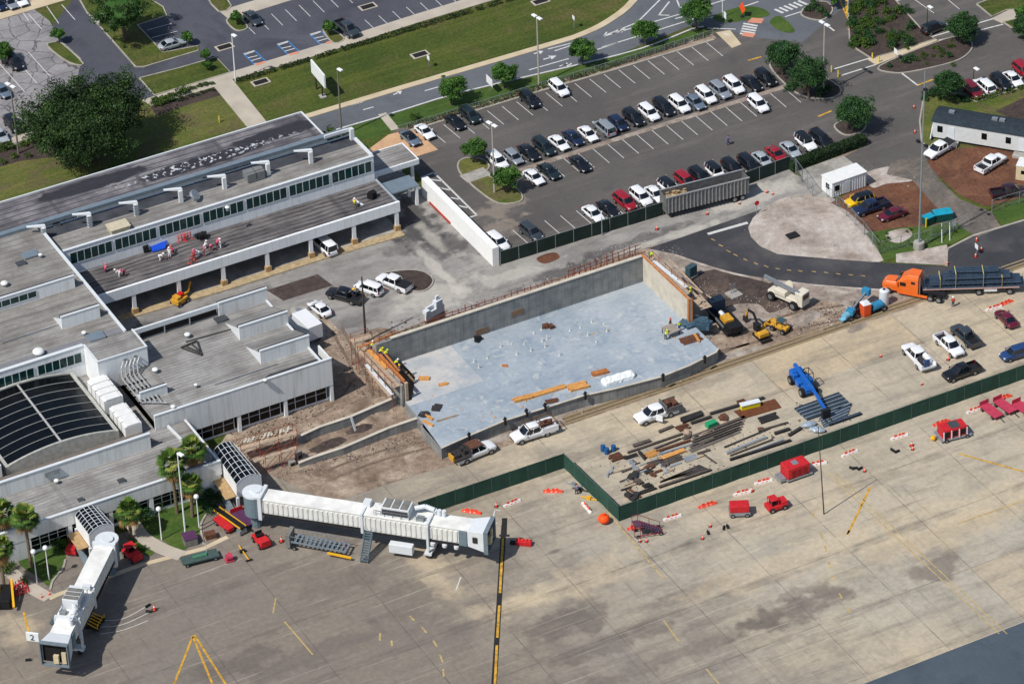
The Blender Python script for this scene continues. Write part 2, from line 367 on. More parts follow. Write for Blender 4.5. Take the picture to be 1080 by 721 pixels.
sheet('north_lot', [(78, -2), (140, -60), (700, -60), (545, -9), (440, 16), (340, 48), (210, 88), (160, 104), (100, 110), (30, 60)], 0, m_lot2)
sheet('old_lot', [(-150, 60), (-40, 28), (0, 19), (36, 10), (52, 22), (62, 40), (86, 62), (80, 90), (60, 140), (0, 157), (-150, 200)], .004, m_oldlot)
path('walkway', [(-120, 190), (0, 153), (40, 140), (90, 126)], 1.8, .1, m_walk, 0)
path('walkway', [(-80, 44), (0, 14), (75, -8), (140, -32)], 4.2, .12, m_walk_tan, 0)
sheet('walkway', [(150, 106), (210, 86.5), (340, 47), (440, 15), (560, -22), (575, -16), (440, 24.5), (340, 57), (300, 69), (245, 84), (283, 131), (262, 136), (226, 92), (160, 112)], .08, m_walk, thick=.1)
sheet('walkway', [(231, 12), (285, -4), (330, -16), (335, -8), (242, 21)], .08, m_walk, thick=.1)
path('road_kerb', [(240, 149), (325, 122.5), (440, 88), (582, 46.5), (612, 37), (640, 23.5), (668, 1), (690, -40)], 1.3, .1, m_walk_tan, 0, sm=4)
path('road_kerb', [(345, 140), (420, 118), (490, 97), (650, 59), (700, 43), (730, 31), (742, 28.5)], .3, .12, m_white_paint, 0, sm=3)
# verge strip between road and lot
sheet('grass_verge', [(345, 141), (420, 119), (490, 98), (650, 60), (735, 32), (750, 34), (640, 68), (560, 92), (421, 134), (395, 146), (350, 150)], .014, m_lawn)
sheet('dirt_strip', [(428, 134), (560, 94), (640, 71), (752, 36), (756, 41), (640, 76), (560, 99), (430, 139)], .02, m_dirt)
sheet('pad', [(755, 34.5), (770, 32), (782, 47), (772, 51)], .03, m_walk_tan)
sheet('patio', [(388, 158), (410, 142), (433, 137), (440, 139), (462, 158), (440, 165), (400, 165)], .03, m_orange_pave)
path('walkway', [(403, 120), (417, 137)], 1.4, .05, m_walk, 0)
# north-lot planted islands
def island(pts, sm, mat=m_grass, nm='planted_island'):
    sheet(nm, pts, .13, mat, sm=sm, thick=.13); path('island_kerb', pts, .24, .16, m_kerb, 0, sm=sm, closed=True)
island([(78, -10), (92, 14), (107, 30), (143, 71), (152, 71), (209, 54), (209, 49), (172, 56), (145, 27), (176, 17), (172, 8), (140, -12)], 0)
island([(147, 83), (163, 101), (243, 77), (228, 61), (190, 72)], 0)
island([(50, 49), (58, 45), (66, 47), (88, 68), (72, 66)], 3)
island([(239, 22), (248, 17), (256, 22), (261, 30), (252, 33), (245, 30)], 3)
island([(218, -4), (232, -6), (244, 7), (231, 13)], 2)
island([(341, 33), (347, 30), (363, 41), (352, 46)], 3)
# main lot islands
island([(400, 291), (430, 285), (449, 288), (457, 297), (447, 307), (425, 305)], 4, m_bedmulch)
island([(483, 173), (492, 167), (510, 169), (516, 176), (512, 183), (522, 189), (536, 192), (550, 205), (548, 213), (527, 215), (508, 204), (487, 185)], 3, m_grass_dry)
path('walkway', [(489, 190), (514, 181)], 2.6, .145, m_pad)
island([(812, 70), (826, 62), (850, 72), (885, 92), (880, 103), (856, 104), (835, 95)], 4, m_bedmulch)
island([(880, 134), (888, 128), (903, 124), (913, 131), (909, 139), (892, 143)], 4, m_bedmulch)
# planting beds on the right
island([(893, -20), (935, -10), (955, 13), (975, 35), (986, 42), (945, 55), (919, 62), (903, 52), (896, 42)], 0, m_bedmulch)
island([(928, 70), (985, 46), (1016, 38), (1025, 46), (1022, 56), (1005, 66), (962, 76), (940, 77)], 4, m_bedmulch)
island([(1030, 5), (1040, 1), (1080, -10), (1130, 0), (1100, 10), (1062, 11), (1046, 18)], 0)
island([(1058, 24), (1080, 18), (1130, 0), (1200, 40), (1080, 38)], 0)
island([(970, 128), (974, 104), (985, 96), (1010, 100), (1030, 108), (1080, 92), (1200, 60), (1200, 150), (1080, 150), (1000, 140), (985, 160), (972, 150)], 0, m_grass_dry)
island([(845, 16), (855, 4), (872, 3), (878, 12), (866, 22)], 4, m_bedmulch)
sheet('walkway', [(915, 63), (983, 39.5), (989, 43), (924, 69)], .09, m_walk_tan, thick=.1)
sheet('walkway', [(1046, 20), (1062, 12), (1090, 4), (1095, 10), (1057, 25)], .09, m_walk, thick=.1)
sheet('grass_island', [(752, 18), (778, 8), (800, 8), (812, 16), (790, 21), (765, 24)], .03, m_lawn, sm=4)
sheet('grass_island', [(812, 22), (822, 17), (834, 26), (838, 34), (826, 34), (815, 28)], .03, m_lawn, sm=4)
sheet('salmon_ramp', [(788, 24), (793, 19), (806, 20), (803, 25)], .034, m_salmon); sheet('salmon_ramp', [(782, 38), (785, 34), (797, 36), (794, 40)], .034, m_salmon)
sheet('salmon_ramp', [(268, 134), (280, 130), (284, 133), (270, 137)], .1, m_salmon)
for a in ((270, 70), (305.5, 59.5), (345, 47)): sheet('salmon_ramp', [(a[0]-1, a[1]-2), (a[0]+9, a[1]-5), (a[0]+10, a[1]-3), (a[0], a[1])], .1, m_salmon)
sheet('pond_bank', [(1050, 118), (1080, 104), (1200, 80), (1200, 160), (1080, 133)], .15, m_bedmulch)
# far yard
sheet('sand_island', [(802, 222), (830, 208), (870, 205), (893, 222), (912, 240), (925, 258), (932, 275), (900, 275), (860, 271.5), (820, 268), (800, 259), (790, 247), (790, 236)], .02, m_sand, sm=4)
sheet('container_pad', [(842, 180), (889, 164), (917, 185), (880, 208), (858, 208)], .026, m_pad)
sheet('mulch_ground', [(876, 214), (905, 198), (936, 192), (968, 190), (986, 208), (1000, 224), (985, 240), (955, 246), (930, 252), (912, 240), (893, 222)], .03, m_mulch)
sheet('sand_patch', [(912, 184), (935, 176), (950, 178), (964, 190), (935, 194), (920, 198)], .034, m_sand, sm=4)
sheet('mulch_ground', [(975, 170), (1000, 158), (1080, 150), (1250, 140), (1250, 190), (1080, 208), (1040, 218), (1012, 206), (992, 188)], .03, m_mulch)
sheet('gravel_drive', [(940, 170), (975, 165), (986, 185), (1012, 210), (1046, 224), (1056, 240), (1032, 250), (1018, 243), (985, 216), (962, 190), (935, 184)], .038, m_drive)
sheet('grass_verge', [(913, 246), (950, 240), (985, 238), (1010, 236), (1024, 247), (1000, 260), (960, 268), (932, 275), (925, 262)], .042, m_lawn)
sheet('grass_verge', [(1046, 224), (1080, 208), (1250, 170), (1250, 200), (1080, 230), (1058, 238)], .042, m_lawn)
sheet('sand_patch', [(935, 246), (955, 241), (962, 248), (950, 256), (938, 254)], .05, m_sand, sm=4)
sheet('sand_patch', [(945, 268), (980, 262), (999, 258), (999, 280), (945, 277)], .046, m_sand)
sheet('new_asphalt_road', [(683, 262), (720, 250), (794, 224), (803, 221), (794, 230), (789, 240), (792, 250), (802, 260), (820, 268), (860, 272), (930, 277), (998, 281), (998.6, 263), (1026, 249), (1080, 233), (1250, 180), (1250, 225), (1080, 277), (1010, 300), (970, 314), (958, 307), (930, 305.5), (860, 300), (790, 291.5), (750, 281), (712, 268)], .03, m_new)
path('kerb', [(712, 269), (750, 282), (790, 292), (860, 301), (930, 306), (958, 308), (970, 314)], .5, .04, m_sand, sm=3)
path('kerb', [(998, 281), (998.6, 263), (1026, 249), (1080, 232.5), (1200, 196)], .4, .12, m_kerb, 0)
# trench drain across the apron
b = MB()
for y in (-20.6, -21.35, -22.1): b.box(-3, 160, y-.14, y+.14, .0, .06)
tag(b.build('trench_drain_edge', M('drain_edge', (150, 132, 100), .8)), kind='structure')
b = MB(); b.box(-3, 160, -22.1, -20.6, 0, .014); tag(b.build('trench_drain', M('drain_bed', (112, 98, 80), .9)), kind='structure')
for k, q in enumerate((((745, 350), (770, 352), (800, 342), (840, 330), (890, 322)), ((750, 372), (800, 360), (850, 345), (900, 335)), ((700, 392), (745, 378), (790, 362)), ((350, 350), (372, 395), (352, 425), (330, 440)), ((470, 462), (400, 476), (340, 498)), ((460, 470), (400, 486), (350, 505)), ((360, 345), (384, 390), (395, 420)))): path('wheel_rut', q, .5, .03, m_track, sm=5)
# lawns by the gates
def lawn(pts): sheet('lawn', pts, .03, m_lawn, sm=4)
lawn([(20, 588), (40, 575), (64, 578), (69, 590), (60, 604), (52, 618), (40, 608), (24, 598)])
lawn([(150, 548), (175, 533), (215, 525), (224, 535), (212, 550), (210, 562), (192, 581), (172, 570), (155, 562)])
lawn([(136, 568), (145, 566), (162, 580), (158, 586), (148, 582)])
path('walkway', [(8, 600), (22, 612), (40, 624), (52, 630)], 2.0, .05, m_walk, 0, sm=3)
path('walkway', [(140, 552), (150, 566), (170, 578), (192, 586)], 2.2, .05, m_walk, 0, sm=3)
path('island_kerb', [(69, 590), (66, 600), (56, 612), (53, 622)], .3, .14, m_kerb, 0, sm=4)
path('island_kerb', [(224, 533), (213, 550), (212, 560), (215, 575)], .3, .14, m_kerb, 0, sm=4)
path('walkway', [(52, 631), (60, 627), (150, 595), (215, 578), (240, 566)], .8, .03, m_walk_tan, 0)
# ================================================ ROAD MARKINGS
fm2 = MB(); wm = MB(); ym = MB(); bm_ = MB(); blk = MB()
def stalls(a, c, n, off, z, w_=.12, b=wm, skip=()):
    for i in range(n):
        if i in skip: continue
        t = i/(n-1); x = a[0]+(c[0]-a[0])*t; y = a[1]+(c[1]-a[1])*t
        line_px(b, (x, y), (x+off[0], y+off[1]), w_, z)
stalls((437, 141), (745, 45), 21, (17.4, 14.3), .012)
stalls((547, 181), (827, 93), 19, (17.8, 15.2), .012)
stalls((540, 176), (820, 88), 19, (-17, -14.3), .012)
stalls((541, 243), (842, 150), 19, (16.3, 14), .012)
stalls((384.8, 21.2), (560, -33), 13, (11.7, 11), .008)
stalls((257, 24), (330, 1), 6, (12, 12), .008); stalls((345, -4), (420, -27), 6, (12, 12), .008)
for a in (((30, 55), (52, 80)), ((48, 5), (62, 25)), ((65, 5), (79, 21)), ((30, 15), (44, 31)), ((0, 68), (26, 97)), ((25, 72), (39, 88)), ((22, 10), (30, 22)), ((155, 32), (181, 25)), ((160, 40), (187, 33)), ((890, 5), (903, -1)), ((965, 0), (985, 14)), ((995, -4), (1012, 10))): line_px(wm, *a, .14, .014)
for k in range(6): line_px(wm, (97+k*5.2, 17+k*-1.2), (106+k*5.2, 25-k*1.4), .55, .15)
# hatched area by the white wall
for a in (((443.7, 187.5), (457.5, 182)), ((457.5, 182), (503, 227)), ((489, 231), (503, 227)), ((445, 188), (466, 191)), ((460, 197.5), (475, 200.5)), ((468.7, 207.5), (484, 210)), ((478.7, 216), (493, 219))): line_px(wm, *a, .32, .012)
# accessible bays
for x, y in ((257, 57), (292.5, 47), (327, 36.5)):
    line_px(bm_, (x, y), (x+12.5, y+12), .25, .012); line_px(bm_, (x+11.5, y-3.4), (x+24, y+8.5), .25, .012)
    for k in range(4): line_px(wm, (x+1+k*3.4, y+1+k*3.2), (x+11+k*3.6, y-2.5+k*3.4+(k % 2)), .22, .014)
    line_px(wm, (x, y), (x+11.5, y-3.4), .22, .016); line_px(wm, (x+12.5, y+12), (x+24, y+8.5), .22, .016)
for a in (((637, 38), (672, 24)), ((637, 38.5), (711, 17)), ((672, 24), (698, -2)), ((695, 16), (706, 2)), ((694, 16), (706, 16.5)), ((713, -2), (717, 8)), ((717, 8), (724, 8)), ((711, 17), (790, -8)), ((635, 50), (700, 30)), ((700, 30), (745, 16)), ((448, 96), (462, 92)), ((578, 52), (602, 46)), ((558, 74), (600, 62)), ((585, 54), (603, 48)), ((630, 52.5), (652, 45)), ((590, 70), (603, 67)), ((712, 20), (722, 17.5)), ((746, 30), (776, 31)), ((749, 19), (800, 2)), ((383, 116), (394, 113)), ((828, 18), (850, 11)), ((640, 34), (637, 38))):
    line_px(wm, *a, .26, .02)
def arrow(px, py, dx, dy, z=.02):
    a = G(px, py); c = G(px+dx, py+dy); d = c-a; L = d.length; d.normalize(); n = Vector((-d.y, d.x, 0))
    f = lambda s, t: (a.x+d.x*s+n.x*t, a.y+d.y*s+n.y*t, z)
    wm.face([f(0, -.15), f(L*.55, -.15), f(L*.55, .15), f(0, .15)]); wm.face([f(L*.5, -.7), f(L, 0), f(L*.5, .7)])
for a in ((573, 63, 14, -4), (415, 100, 9, -4), (592, 69, 11, -1), (563, 57, 10, -3), (646, 36, 14, -6)): arrow(*a)
for k in range(4): line_px(wm, (370+k*3.2, 111-k*.9), (377+k*3.2, 107.5-k*.9), .45, .02)
for k in range(4): line_px(wm, (514+k*3, 68-k*.9), (522+k*3, 63.5-k*.9), .45, .02)
for k in range(5): line_px(wm, (784+k*-.9, 24+k*2.6+1), (799-k*.9, 26.6+k*2.6+1), .5, .02)
for k in range(6): line_px(wm, (817+k*5, 10-k*1.8), (826+k*5, 14-k*1.8), .5, .02)
for a in (((880, 73), (918, 61.5)), ((887, 80), (925, 68)), ((983, 39), (1048, 20)), ((990, 43), (1058, 26)), ((951, 77.5), (968, 90.5)), ((937, 3), (950, 0)), ((770, 38), (762, 35)), ((746.5, 247), (788.5, 235)), ((868, 24), (880, 33))): line_px(wm, *a, (.6 if a[0][0] == 746.5 else .3), .04)
for a in (((789, 64), (803, 60)), ((863, 123), (877, 117)), ((968, 90), (984, 84))): line_px(ym, *a, .35, .012)
path('', [(884, -5), (889, 8), (895, 22), (895, 32)], .3, .03, None, sm=3, b=ym); path('', [(893, -5), (893, 12), (903, 40)], .3, .03, None, sm=3, b=ym)
for k, (x, y) in enumerate(((752, 253), (760, 259), (768, 265), (775.5, 269), (786, 274), (797, 278), (808, 281), (820, 283.5), (832, 285), (844, 286), (858, 286.5), (871, 287.5), (884, 289), (897, 290), (910, 291))):
    line_px(fm2, (x-2, y-1+.6*(k > 6)), (x+2.4, y+1-.6*(k > 6)), .2, .04)
# apron lines
fm = MB()
line_px(blk, (531.5, 553), (520.5, 730), .72, .012); line_px(blk, (526.5, 564.5), (537.5, 564.5), .45, .016); line_px(blk, (532.2, 546), (531.5, 565), .75, .014)
for a, c in (((530.5, 567), (527.3, 625)), ((526.6, 638), (524.5, 672)), ((524, 680), (521, 740))): line_px(ym, a, c, .34, .022)
for a in (((203.5, 670), (182, 725)), ((203.5, 671), (232, 740)), ((205, 669), (250, 740)), ((1011, 478), (1036, 485)), ((1036, 485), (1090, 500)), ((918, 513), (894, 563)), ((893, 563), (896, 559)), ((25, 645), (32, 673))): line_px(ym, *a, .3, .012)
for x, y, dx, dy in ((432, 649, 5, 5), (445, 661, 5, 6), (457, 675, 4, 7), (464, 690, 3, 8), (467.5, 705, .5, 8), (857, 540, 2, 5), (865, 561, 2.5, 6), (870, 575, 1.5, 6), (874, 592, 2, 6), (878, 607, 2, 5), (401, 667, -.5, 8), (413, 675, .5, 6), (885, 625, 3, 6), (893, 640, 4, 6)): line_px(fm, (x, y), (x+dx, y+dy), .24, .012)
for a in (((522, 537.5), (519, 551)), ((519, 551), (525, 551.5)), ((522, 537.5), (528, 538)), ((486, 608), (481, 622))): line_px(wm, *a, .18, .012)
for k in range(3): path('', [(106, 654-k*7+14), (130, 652-k*6+12), (156, 640-k*8+14)], .12, .012, None, sm=4, b=wm)
for a in (((700, 654), (716, 676)), ((745, 705), (762, 725)), ((640, 538), (668, 572)), ((291, 630), (288, 646)), ((668, 572), (700, 610)), ((300, 655), (330, 690)), ((1090, 524), (1010, 552))): line_px(fm, *a, .22, .012)
for o in (0, 1.6): line_px(fm, (872+o*5, 498), (1054+o*5, 668), .16, .012)
for nm, q, m in (('lane_dashes', fm2, M('dusty_yellow_paint', (176, 146, 92), .85, var=.3)), ('faded_markings', fm, M('faded_paint', (184, 160, 108), .85, var=.35)), ('white_markings', wm, m_white_paint), ('yellow_markings', ym, m_yellow_paint), ('blue_markings', bm_, m_blue_paint), ('black_markings', blk, m_black_paint)):
    tag(q.build(nm, m), kind='structure')
path('median_kerb', [(528, 187), (545, 181), (650, 147), (830, 91)], 1.1, .02, m_dirt_pink)
path('median_kerb', [(430, 139), (560, 99), (640, 76), (753, 42)], .4, .1, m_kerb, 0)
sheet('dirt_strip', [(530, 268), (600, 246), (700, 215.5), (832, 176), (838, 184), (838, 190), (700, 231), (528, 284)], .002, m_yard)
sheet('dirt_strip', [(836, 178), (912, 147), (916, 152), (890, 166), (843, 182)], .022, m_dirt)
# storm drain grates in the paving
m_iron = M('dark_iron', (34, 32, 32), .7)
for k, (x, y) in enumerate(((443, 58), (570, 2), (275, 87), (388, 7.5), (237, 50))):
    p = G(x, y); b = MB(); b.box(p.x-1.5, p.x+1.5, p.y-.9, p.y+.9, -.01, .11); o = b.build('drain_inlet', m_walk); tag(o, 'square concrete drain inlet with dark grate '+['on the long lawn below the parked row', 'at the top of the long lawn', 'on the lawn beside the cross walkway', 'in the paving of the far lot', 'in the far lot near the pole'][k], 'drain')
    b = MB(); b.box(p.x-1.2, p.x+1.2, p.y-.65, p.y+.65, .1, .125); b.build('grate', m_iron, o)
# ================================================ BUILDINGS
def mat_wall(name, c, stain=.5):
    n = NT(name); x, y, z = n.sep()
    st = n.noise(.9, 5, n.scaled(1.2, 1.2, .12)); col = n.mix(n.rng(st, .5, .78, 0, stain), rgb(*c), rgb(150, 148, 142))
    col = n.mix(n.rng(n.noise(.5, 5), .55, .75, 0, .25), col, rgb(176, 174, 166))
    sm = n.line(x, 1.22, .05); col = n.mix(n.ma('MULTIPLY', sm, .3), col, rgb(120, 120, 118))
    return n.done(col, .6)
m_wall = mat_wall('stained_white_panel', (226, 228, 226)); m_wall2 = mat_wall('white_panel', (238, 240, 240), .2)
m_trim = M('white_trim', (212, 216, 218), .5, var=.06)
m_dkroof = M('dark_membrane', (62, 62, 66), .85, var=.3, vs=.8)
m_glass = M('dark_green_glass', (22, 60, 58), .15, var=.45, vs=.6, spec=.5)
m_glassdk = M('dark_window_glass', (12, 15, 18), .25, var=.4, vs=.5, spec=.25)
def mat_roof(name, c1, c2, stripe, period, w_, along='x', dirt=.5, dk=(92, 88, 86)):
    n = NT(name); x, y, z = n.sep(); a = y if along == 'x' else x
    col = n.mix(n.rng(n.noise(.22, 6, rough=.62), .36, .66), rgb(*c1), rgb(*c2))
    st = n.noise(.5, 6, n.scaled(.15, 1.6, 1)); col = n.mix(n.rng(st, .48, .7, 0, dirt), col, rgb(*dk))
    wob = n.ma('ADD', a, n.ma('MULTIPLY', n.nz(.25), .9))
    l = n.ma('MULTIPLY', n.line(wob, period, w_), n.rng(n.nz(.4), .35, .6, .15, .9)); col = n.mix(l, col, rgb(*stripe))
    l2 = n.ma('MULTIPLY', n.line(x, 22.0, .8, 9), .6); col = n.mix(n.ma('MULTIPLY', l2, .5), col, rgb(*stripe))
    v = n.rng(n.noise(1.6, 9, rough=.78), .3, .7, .78, 1.12); col = n.mix(1, col, n.comb(v, v, v), 'MULTIPLY')
    return n.done(col, .9)
m_roofA = mat_roof('gravel_roof', (164, 162, 158), (132, 129, 125), (98, 95, 92), .68, .11, dirt=.6)
m_roofE = mat_roof('weathered_roof', (154, 151, 146), (122, 118, 112), (96, 92, 88), 1.3, .14, dirt=.6)
m_roofM = mat_roof('striped_membrane_roof', (126, 122, 120), (88, 85, 86), (50, 48, 50), 1.0, .34, dirt=.75, dk=(70, 66, 68))
def mat_roofN():
    n = NT('torn_membrane_roof'); x, y, z = n.sep()
    col = n.mix(n.rng(n.noise(.25, 6), .38, .62), rgb(140, 137, 138), rgb(98, 95, 99))
    wob = n.ma('ADD', y, n.ma('MULTIPLY', n.nz(.25), .5))
    col = n.mix(n.ma('MULTIPLY', n.line(wob, 1.35, .3), .8), col, rgb(72, 70, 76))
    col = n.mix(n.ma('MULTIPLY', n.line(x, 14.5, .7, 4), .7), col, rgb(80, 78, 82))
    g1 = G(100, 195, 6.5); g2 = G(215, 172, 6.5); g3 = G(300, 140, 6.5)
    for g, rx in ((g1, 11), (g2, 13), (g3, 10)): col = n.mix(n.blob(g.x, g.y+.6, rx, 1.9, 0, .25, .35, .5), col, rgb(50, 50, 56))
    sp = n.ma('MULTIPLY', n.blob(g2.x, g2.y+.8, 19, 1.5, 0, .5, .3, .5), n.rng(n.noise(1.5, 3), .55, .6)); col = n.mix(sp, col, rgb(190, 192, 196)); col = n.mix(n.rng(n.noise(.5, 8, n.scaled(.2, 2.2), rough=.7), .52, .66, 0, .7), col, rgb(58, 57, 62)); v = n.rng(n.noise(1.5, 9, rough=.78), .3, .7, .8, 1.14); col = n.mix(1, col, n.comb(v, v, v), 'MULTIPLY')
    return n.done(col, .85)
m_roofN = mat_roofN()
m_recess_shade = M('stained_dark_roof', (66, 68, 74), .85, var=.4, vs=.5)  # flat dark tone standing in for shade in the recess by the roof beam
m_metalroof = M('blue_grey_metal', (132, 146, 156), .4, metal=.3, var=.12)
m_galv = M('galvanised_steel', (160, 166, 170), .4, metal=.5, var=.15, vs=3)
m_dark = M('dark_interior', (30, 28, 28), .9, var=.3)
m_brownbase = M('tan_base', (176, 146, 104), .85, var=.3, vs=3)
def monitor(par, x0, x1, y, z0, z1, dep=4.0, nm='roof_monitor', open_left=True, m=None):
    "wedge-shaped roof monitor: upright front fascia, roof falling back"
    b = MB(); b.box(x0, x1, y, y+.25, z0, z1); o = b.build(nm, m or m_wall, par)
    b = MB(); b.hexa([(x0, y+.25, z1-.28), (x1, y+.25, z1-.28), (x1, y+dep, z0+.05), (x0, y+dep, z0+.05)], [(x0, y+.25, z1-.06), (x1, y+.25, z1-.06), (x1, y+dep, z0+.25), (x0, y+dep, z0+.25)])
    b.build('sloped_roof', m_roofA, o)
    b = MB(); b.box(x0, x1, y+.26, y+.75, z1-.32, z1+.0); b.build('dark_edge', m_dkroof, o)
    b = MB(); b.face([(x0, y+.25, z0), (x0, y+.25, z1-.3), (x0, y+dep, z0+.04)]); b.face([(x1, y+.25, z0), (x1, y+dep, z0+.04), (x1, y+.25, z1-.3)])
    b.box(x0-.02, x1+.05, y-.06, y+.3, z1, z1+.12)
    b.build('trim', m_trim, o); return o
def windows(par, x0, n, pitch, y, z0, z1, panes, gl, gap=.5, rows=1, m=None, frame=m_trim):
    for k in range(n):
        a = x0+k*pitch+gap/2; c = x0+(k+1)*pitch-gap/2
        b = MB(); b.box(a, c, y-.03, y+.02, z0, z1); w_ = b.build('window', gl, par)
        b = MB()
        for i in range(panes+1):
            t = a+(c-a)*i/panes; b.box(t-.05, t+.05, y-.06, y-.032, z0, z1)
        for i in range(rows+1):
            t = z0+(z1-z0)*i/rows; b.box(a, c, y-.058, y-.034, t-.04, t+.04)
        b.build('frame', frame, w_)
# ---- A gate concourse
A = thing('concourse_building', (-41, 10, 0), 0, 'white gate concourse with stepped roof monitors and a wide grey roof', 'building'); AT = (-41, 10, 0)
def kids(par, at):
    for o in par.children: o.matrix_parent_inverse = Matrix.Translation(at).inverted() if False else o.matrix_parent_inverse
def shift(par):
    "children were built in world metres: move them to the parent's frame"
    m = Matrix.LocRotScale(par.location, par.rotation_euler, par.scale).inverted()
    seen = set()
    def rec(o):
        for c in o.children:
            if c.type == 'MESH' and c.data.name not in seen:
                seen.add(c.data.name); c.data.transform(m)
            rec(c)
    rec(par)
ZA = 7.2
b = MB(); b.box(-57, -30.8, .3, 20.6, 6.4, ZA); b.build('roof', m_roofA, A)
b = MB(); b.box(-57, -29.2, 0, .3, 2.9, 7.45); b.box(-29.45, -29.2, .3, 4.0, 2.9, 7.45); b.box(-31.0, -30.8, 4, 20.6, 0, 7.2); b.box(-57, -31, 20.6, 20.85, 0, 7.2); b.build('wall', m_wall, A)
b = MB(); b.box(-57, -29.15, -.05, .36, 7.45, 7.58); b.box(-30.95, -30.65, .4, 18.4, 7.2, 7.5); b.build('coping', m_trim, A)
b = MB(); b.hexa([(-40, .4, 7.2), (-30.9, .4, 7.2), (-30.9, 1.3, 7.22), (-38.5, 1.3, 7.22)], [(-40, .4, 7.44), (-30.9, .4, 7.44), (-30.9, 1.3, 7.3), (-38.5, 1.3, 7.3)]); b.build('roof_edge', m_dkroof, A)
for k in range(4):
    x = -29.4-7.35*k; b = MB(); b.box(x-.32, x+.2, .05, .5, 0, 2.9); b.build('column', m_wall2, A)
b = MB(); b.box(-57, -29.4, .65, .9, 0, .45); b.build('sill', m_wall2, A)
windows(A, -29.6-7.35*3-.2, 3, 7.35, .6, .45, 2.9, 4, m_glassdk, .7, 2)
windows(A, -57, 1, 5.3, .6, .45, 2.9, 3, m_glassdk, .7, 2)
for y in (4.25, 11.35): monitor(A, -38.4, -30.6, y, ZA, 9.45, 5.2)
monitor(A, -38.4, -30.6, 18.45, ZA, 9.45, 2.4)
b = MB(); b.box(-52, -38.4, 18.6, 18.95, 8.6, 9.35); b.build('roof_beam', m_trim, A)
b = MB(); b.box(-52, -38.45, 19.3, 19.5, 7.2, 8.7); b.build('louvre', m_dark, A)  # dark panel standing in for the shaded opening under the beam, not a louvre
for x in (-51, -47, -43): b = MB(); b.cyl((x, 18.7, 7.2), (x, 18.7, 8.7), .12); b.build('post', m_galv, A)
shift(A)
# ---- B low front wing
B = thing('low_terminal_wing', (-70, -6, 0), 0, 'low white terminal wing with a bare flat roof behind the palms', 'building')
b = MB(); b.box(-125, -52.5, -11.4, -3.6, 4.5, 5.1); b.box(-125, -57.02, -3.6, 17.7, 4.5, 5.1); b.box(-57, -52.5, -3.6, -.1, 4.5, 5.1); b.build('roof', m_roofA, B)
b = MB(); b.box(-125, -52.3, -11.7, -11.4, 3.1, 5.35); b.box(-125, -81.5, -11.65, -11.4, 0, 3.1); b.box(-52.6, -52.3, -11.4, 0, 0, 5.3); b.box(-57, -52.6, -11.5, -11.3, 0, 3.1); b.build('wall', m_wall, B)
b = MB(); b.box(-125, -52.25, -11.76, -11.3, 5.35, 5.47); b.build('coping', m_trim, B)
windows(B, -81.4, 4, 6.1, -11.15, .5, 3.1, 4, m_glassdk, .8, 3)
for k in range(5): b = MB(); b.box(-81.4+6.1*k-.3, -81.4+6.1*k+.3, -11.66, -11.1, 0, 3.1); b.build('column', m_wall2, B)
b = MB(); b.box(-81.4, -57, -11.2, -10.9, 0, .5); b.build('sill', m_wall2, B)
# wall C parapet
b = MB(); b.box(-125, -59.3, -3.6, -3.3, 5.1, 7.55); b.build('parapet', m_wall, B)
b = MB(); b.box(-125, -59.25, -3.68, -3.2, 7.55, 7.68); b.build('coping', m_trim, B)
b = MB(); b.hexa([(-125, -3.3, 7.2), (-59.4, -3.3, 7.2), (-59.4, .6, 5.15), (-125, .6, 5.15)], [(-125, -3.3, 7.4), (-59.4, -3.3, 7.4), (-59.4, .6, 5.3), (-125, .6, 5.3)]); b.build('sloped_roof', M('brown_grey_roof', (128, 118, 108), .9, var=.3), B)
b = MB(); b.bar((-55.2, -.2, 5.2), (-54.6, -7.6, 5.2), .3, .5); b.build('coping', m_trim, B)
b = MB(); b.box(-54.9, -52.7, -7.4, -.4, 5.1, 5.3); b.build('roof_edge', m_roofE, B)
b = MB(); b.box(-75.4, -73.2, -3.95, -3.62, 6.3, 7.1); b.build('flood_lamp', m_galv, B)
shift(B)
# ---- skylight
D = thing('glass_skylight', (-70.6, 9, 0), 0, 'large dark barrel-vault glass skylight in the low terminal roof', 'skylight')
x0, x1, ya, yb, zc, ze = -78.8, -62.7, 1.2, 17.2, 7.5, 6.4
def arc(t): return zc-(zc-ze)*(2*t-1)**2
n_ = 16; b = MB()
for i in range(n_):
    t0, t1 = i/n_, (i+1)/n_; a, c = x0+(x1-x0)*t0, x0+(x1-x0)*t1
    b.hexa([(a, ya, arc(t0)-.1), (c, ya, arc(t1)-.1), (c, yb, arc(t1)-.1), (a, yb, arc(t0)-.1)], [(a, ya, arc(t0)), (c, ya, arc(t1)), (c, yb, arc(t1)), (a, yb, arc(t0))])
b.build('glass', m_glassdk, D)
b = MB()
for j in range(9):
    y = ya+(yb-ya)*j/8
    for i in range(n_):
        t0, t1 = i/n_, (i+1)/n_; b.bar((x0+(x1-x0)*t0, y, arc(t0)+.05), (x0+(x1-x0)*t1, y, arc(t1)+.05), .06, .06)
b.bar((x0+(x1-x0)*.5, ya, zc+.08), (x0+(x1-x0)*.5, yb, zc+.08), .28, .12)
b.build('glazing_bar', M('glazing_bar', (176, 176, 172), .5), D)
b = MB()
for i in range(n_):
    t0, t1 = i/n_, (i+1)/n_; a, c = x0+(x1-x0)*t0, x0+(x1-x0)*t1
    for y0, y1 in ((ya-.35, ya), (yb, yb+.35)): b.hexa([(a, y0, 5.1), (c, y0, 5.1), (c, y1, 5.1), (a, y1, 5.1)], [(a, y0, arc(t0)+.22), (c, y0, arc(t1)+.22), (c, y1, arc(t1)+.22), (a, y1, arc(t0)+.22)])
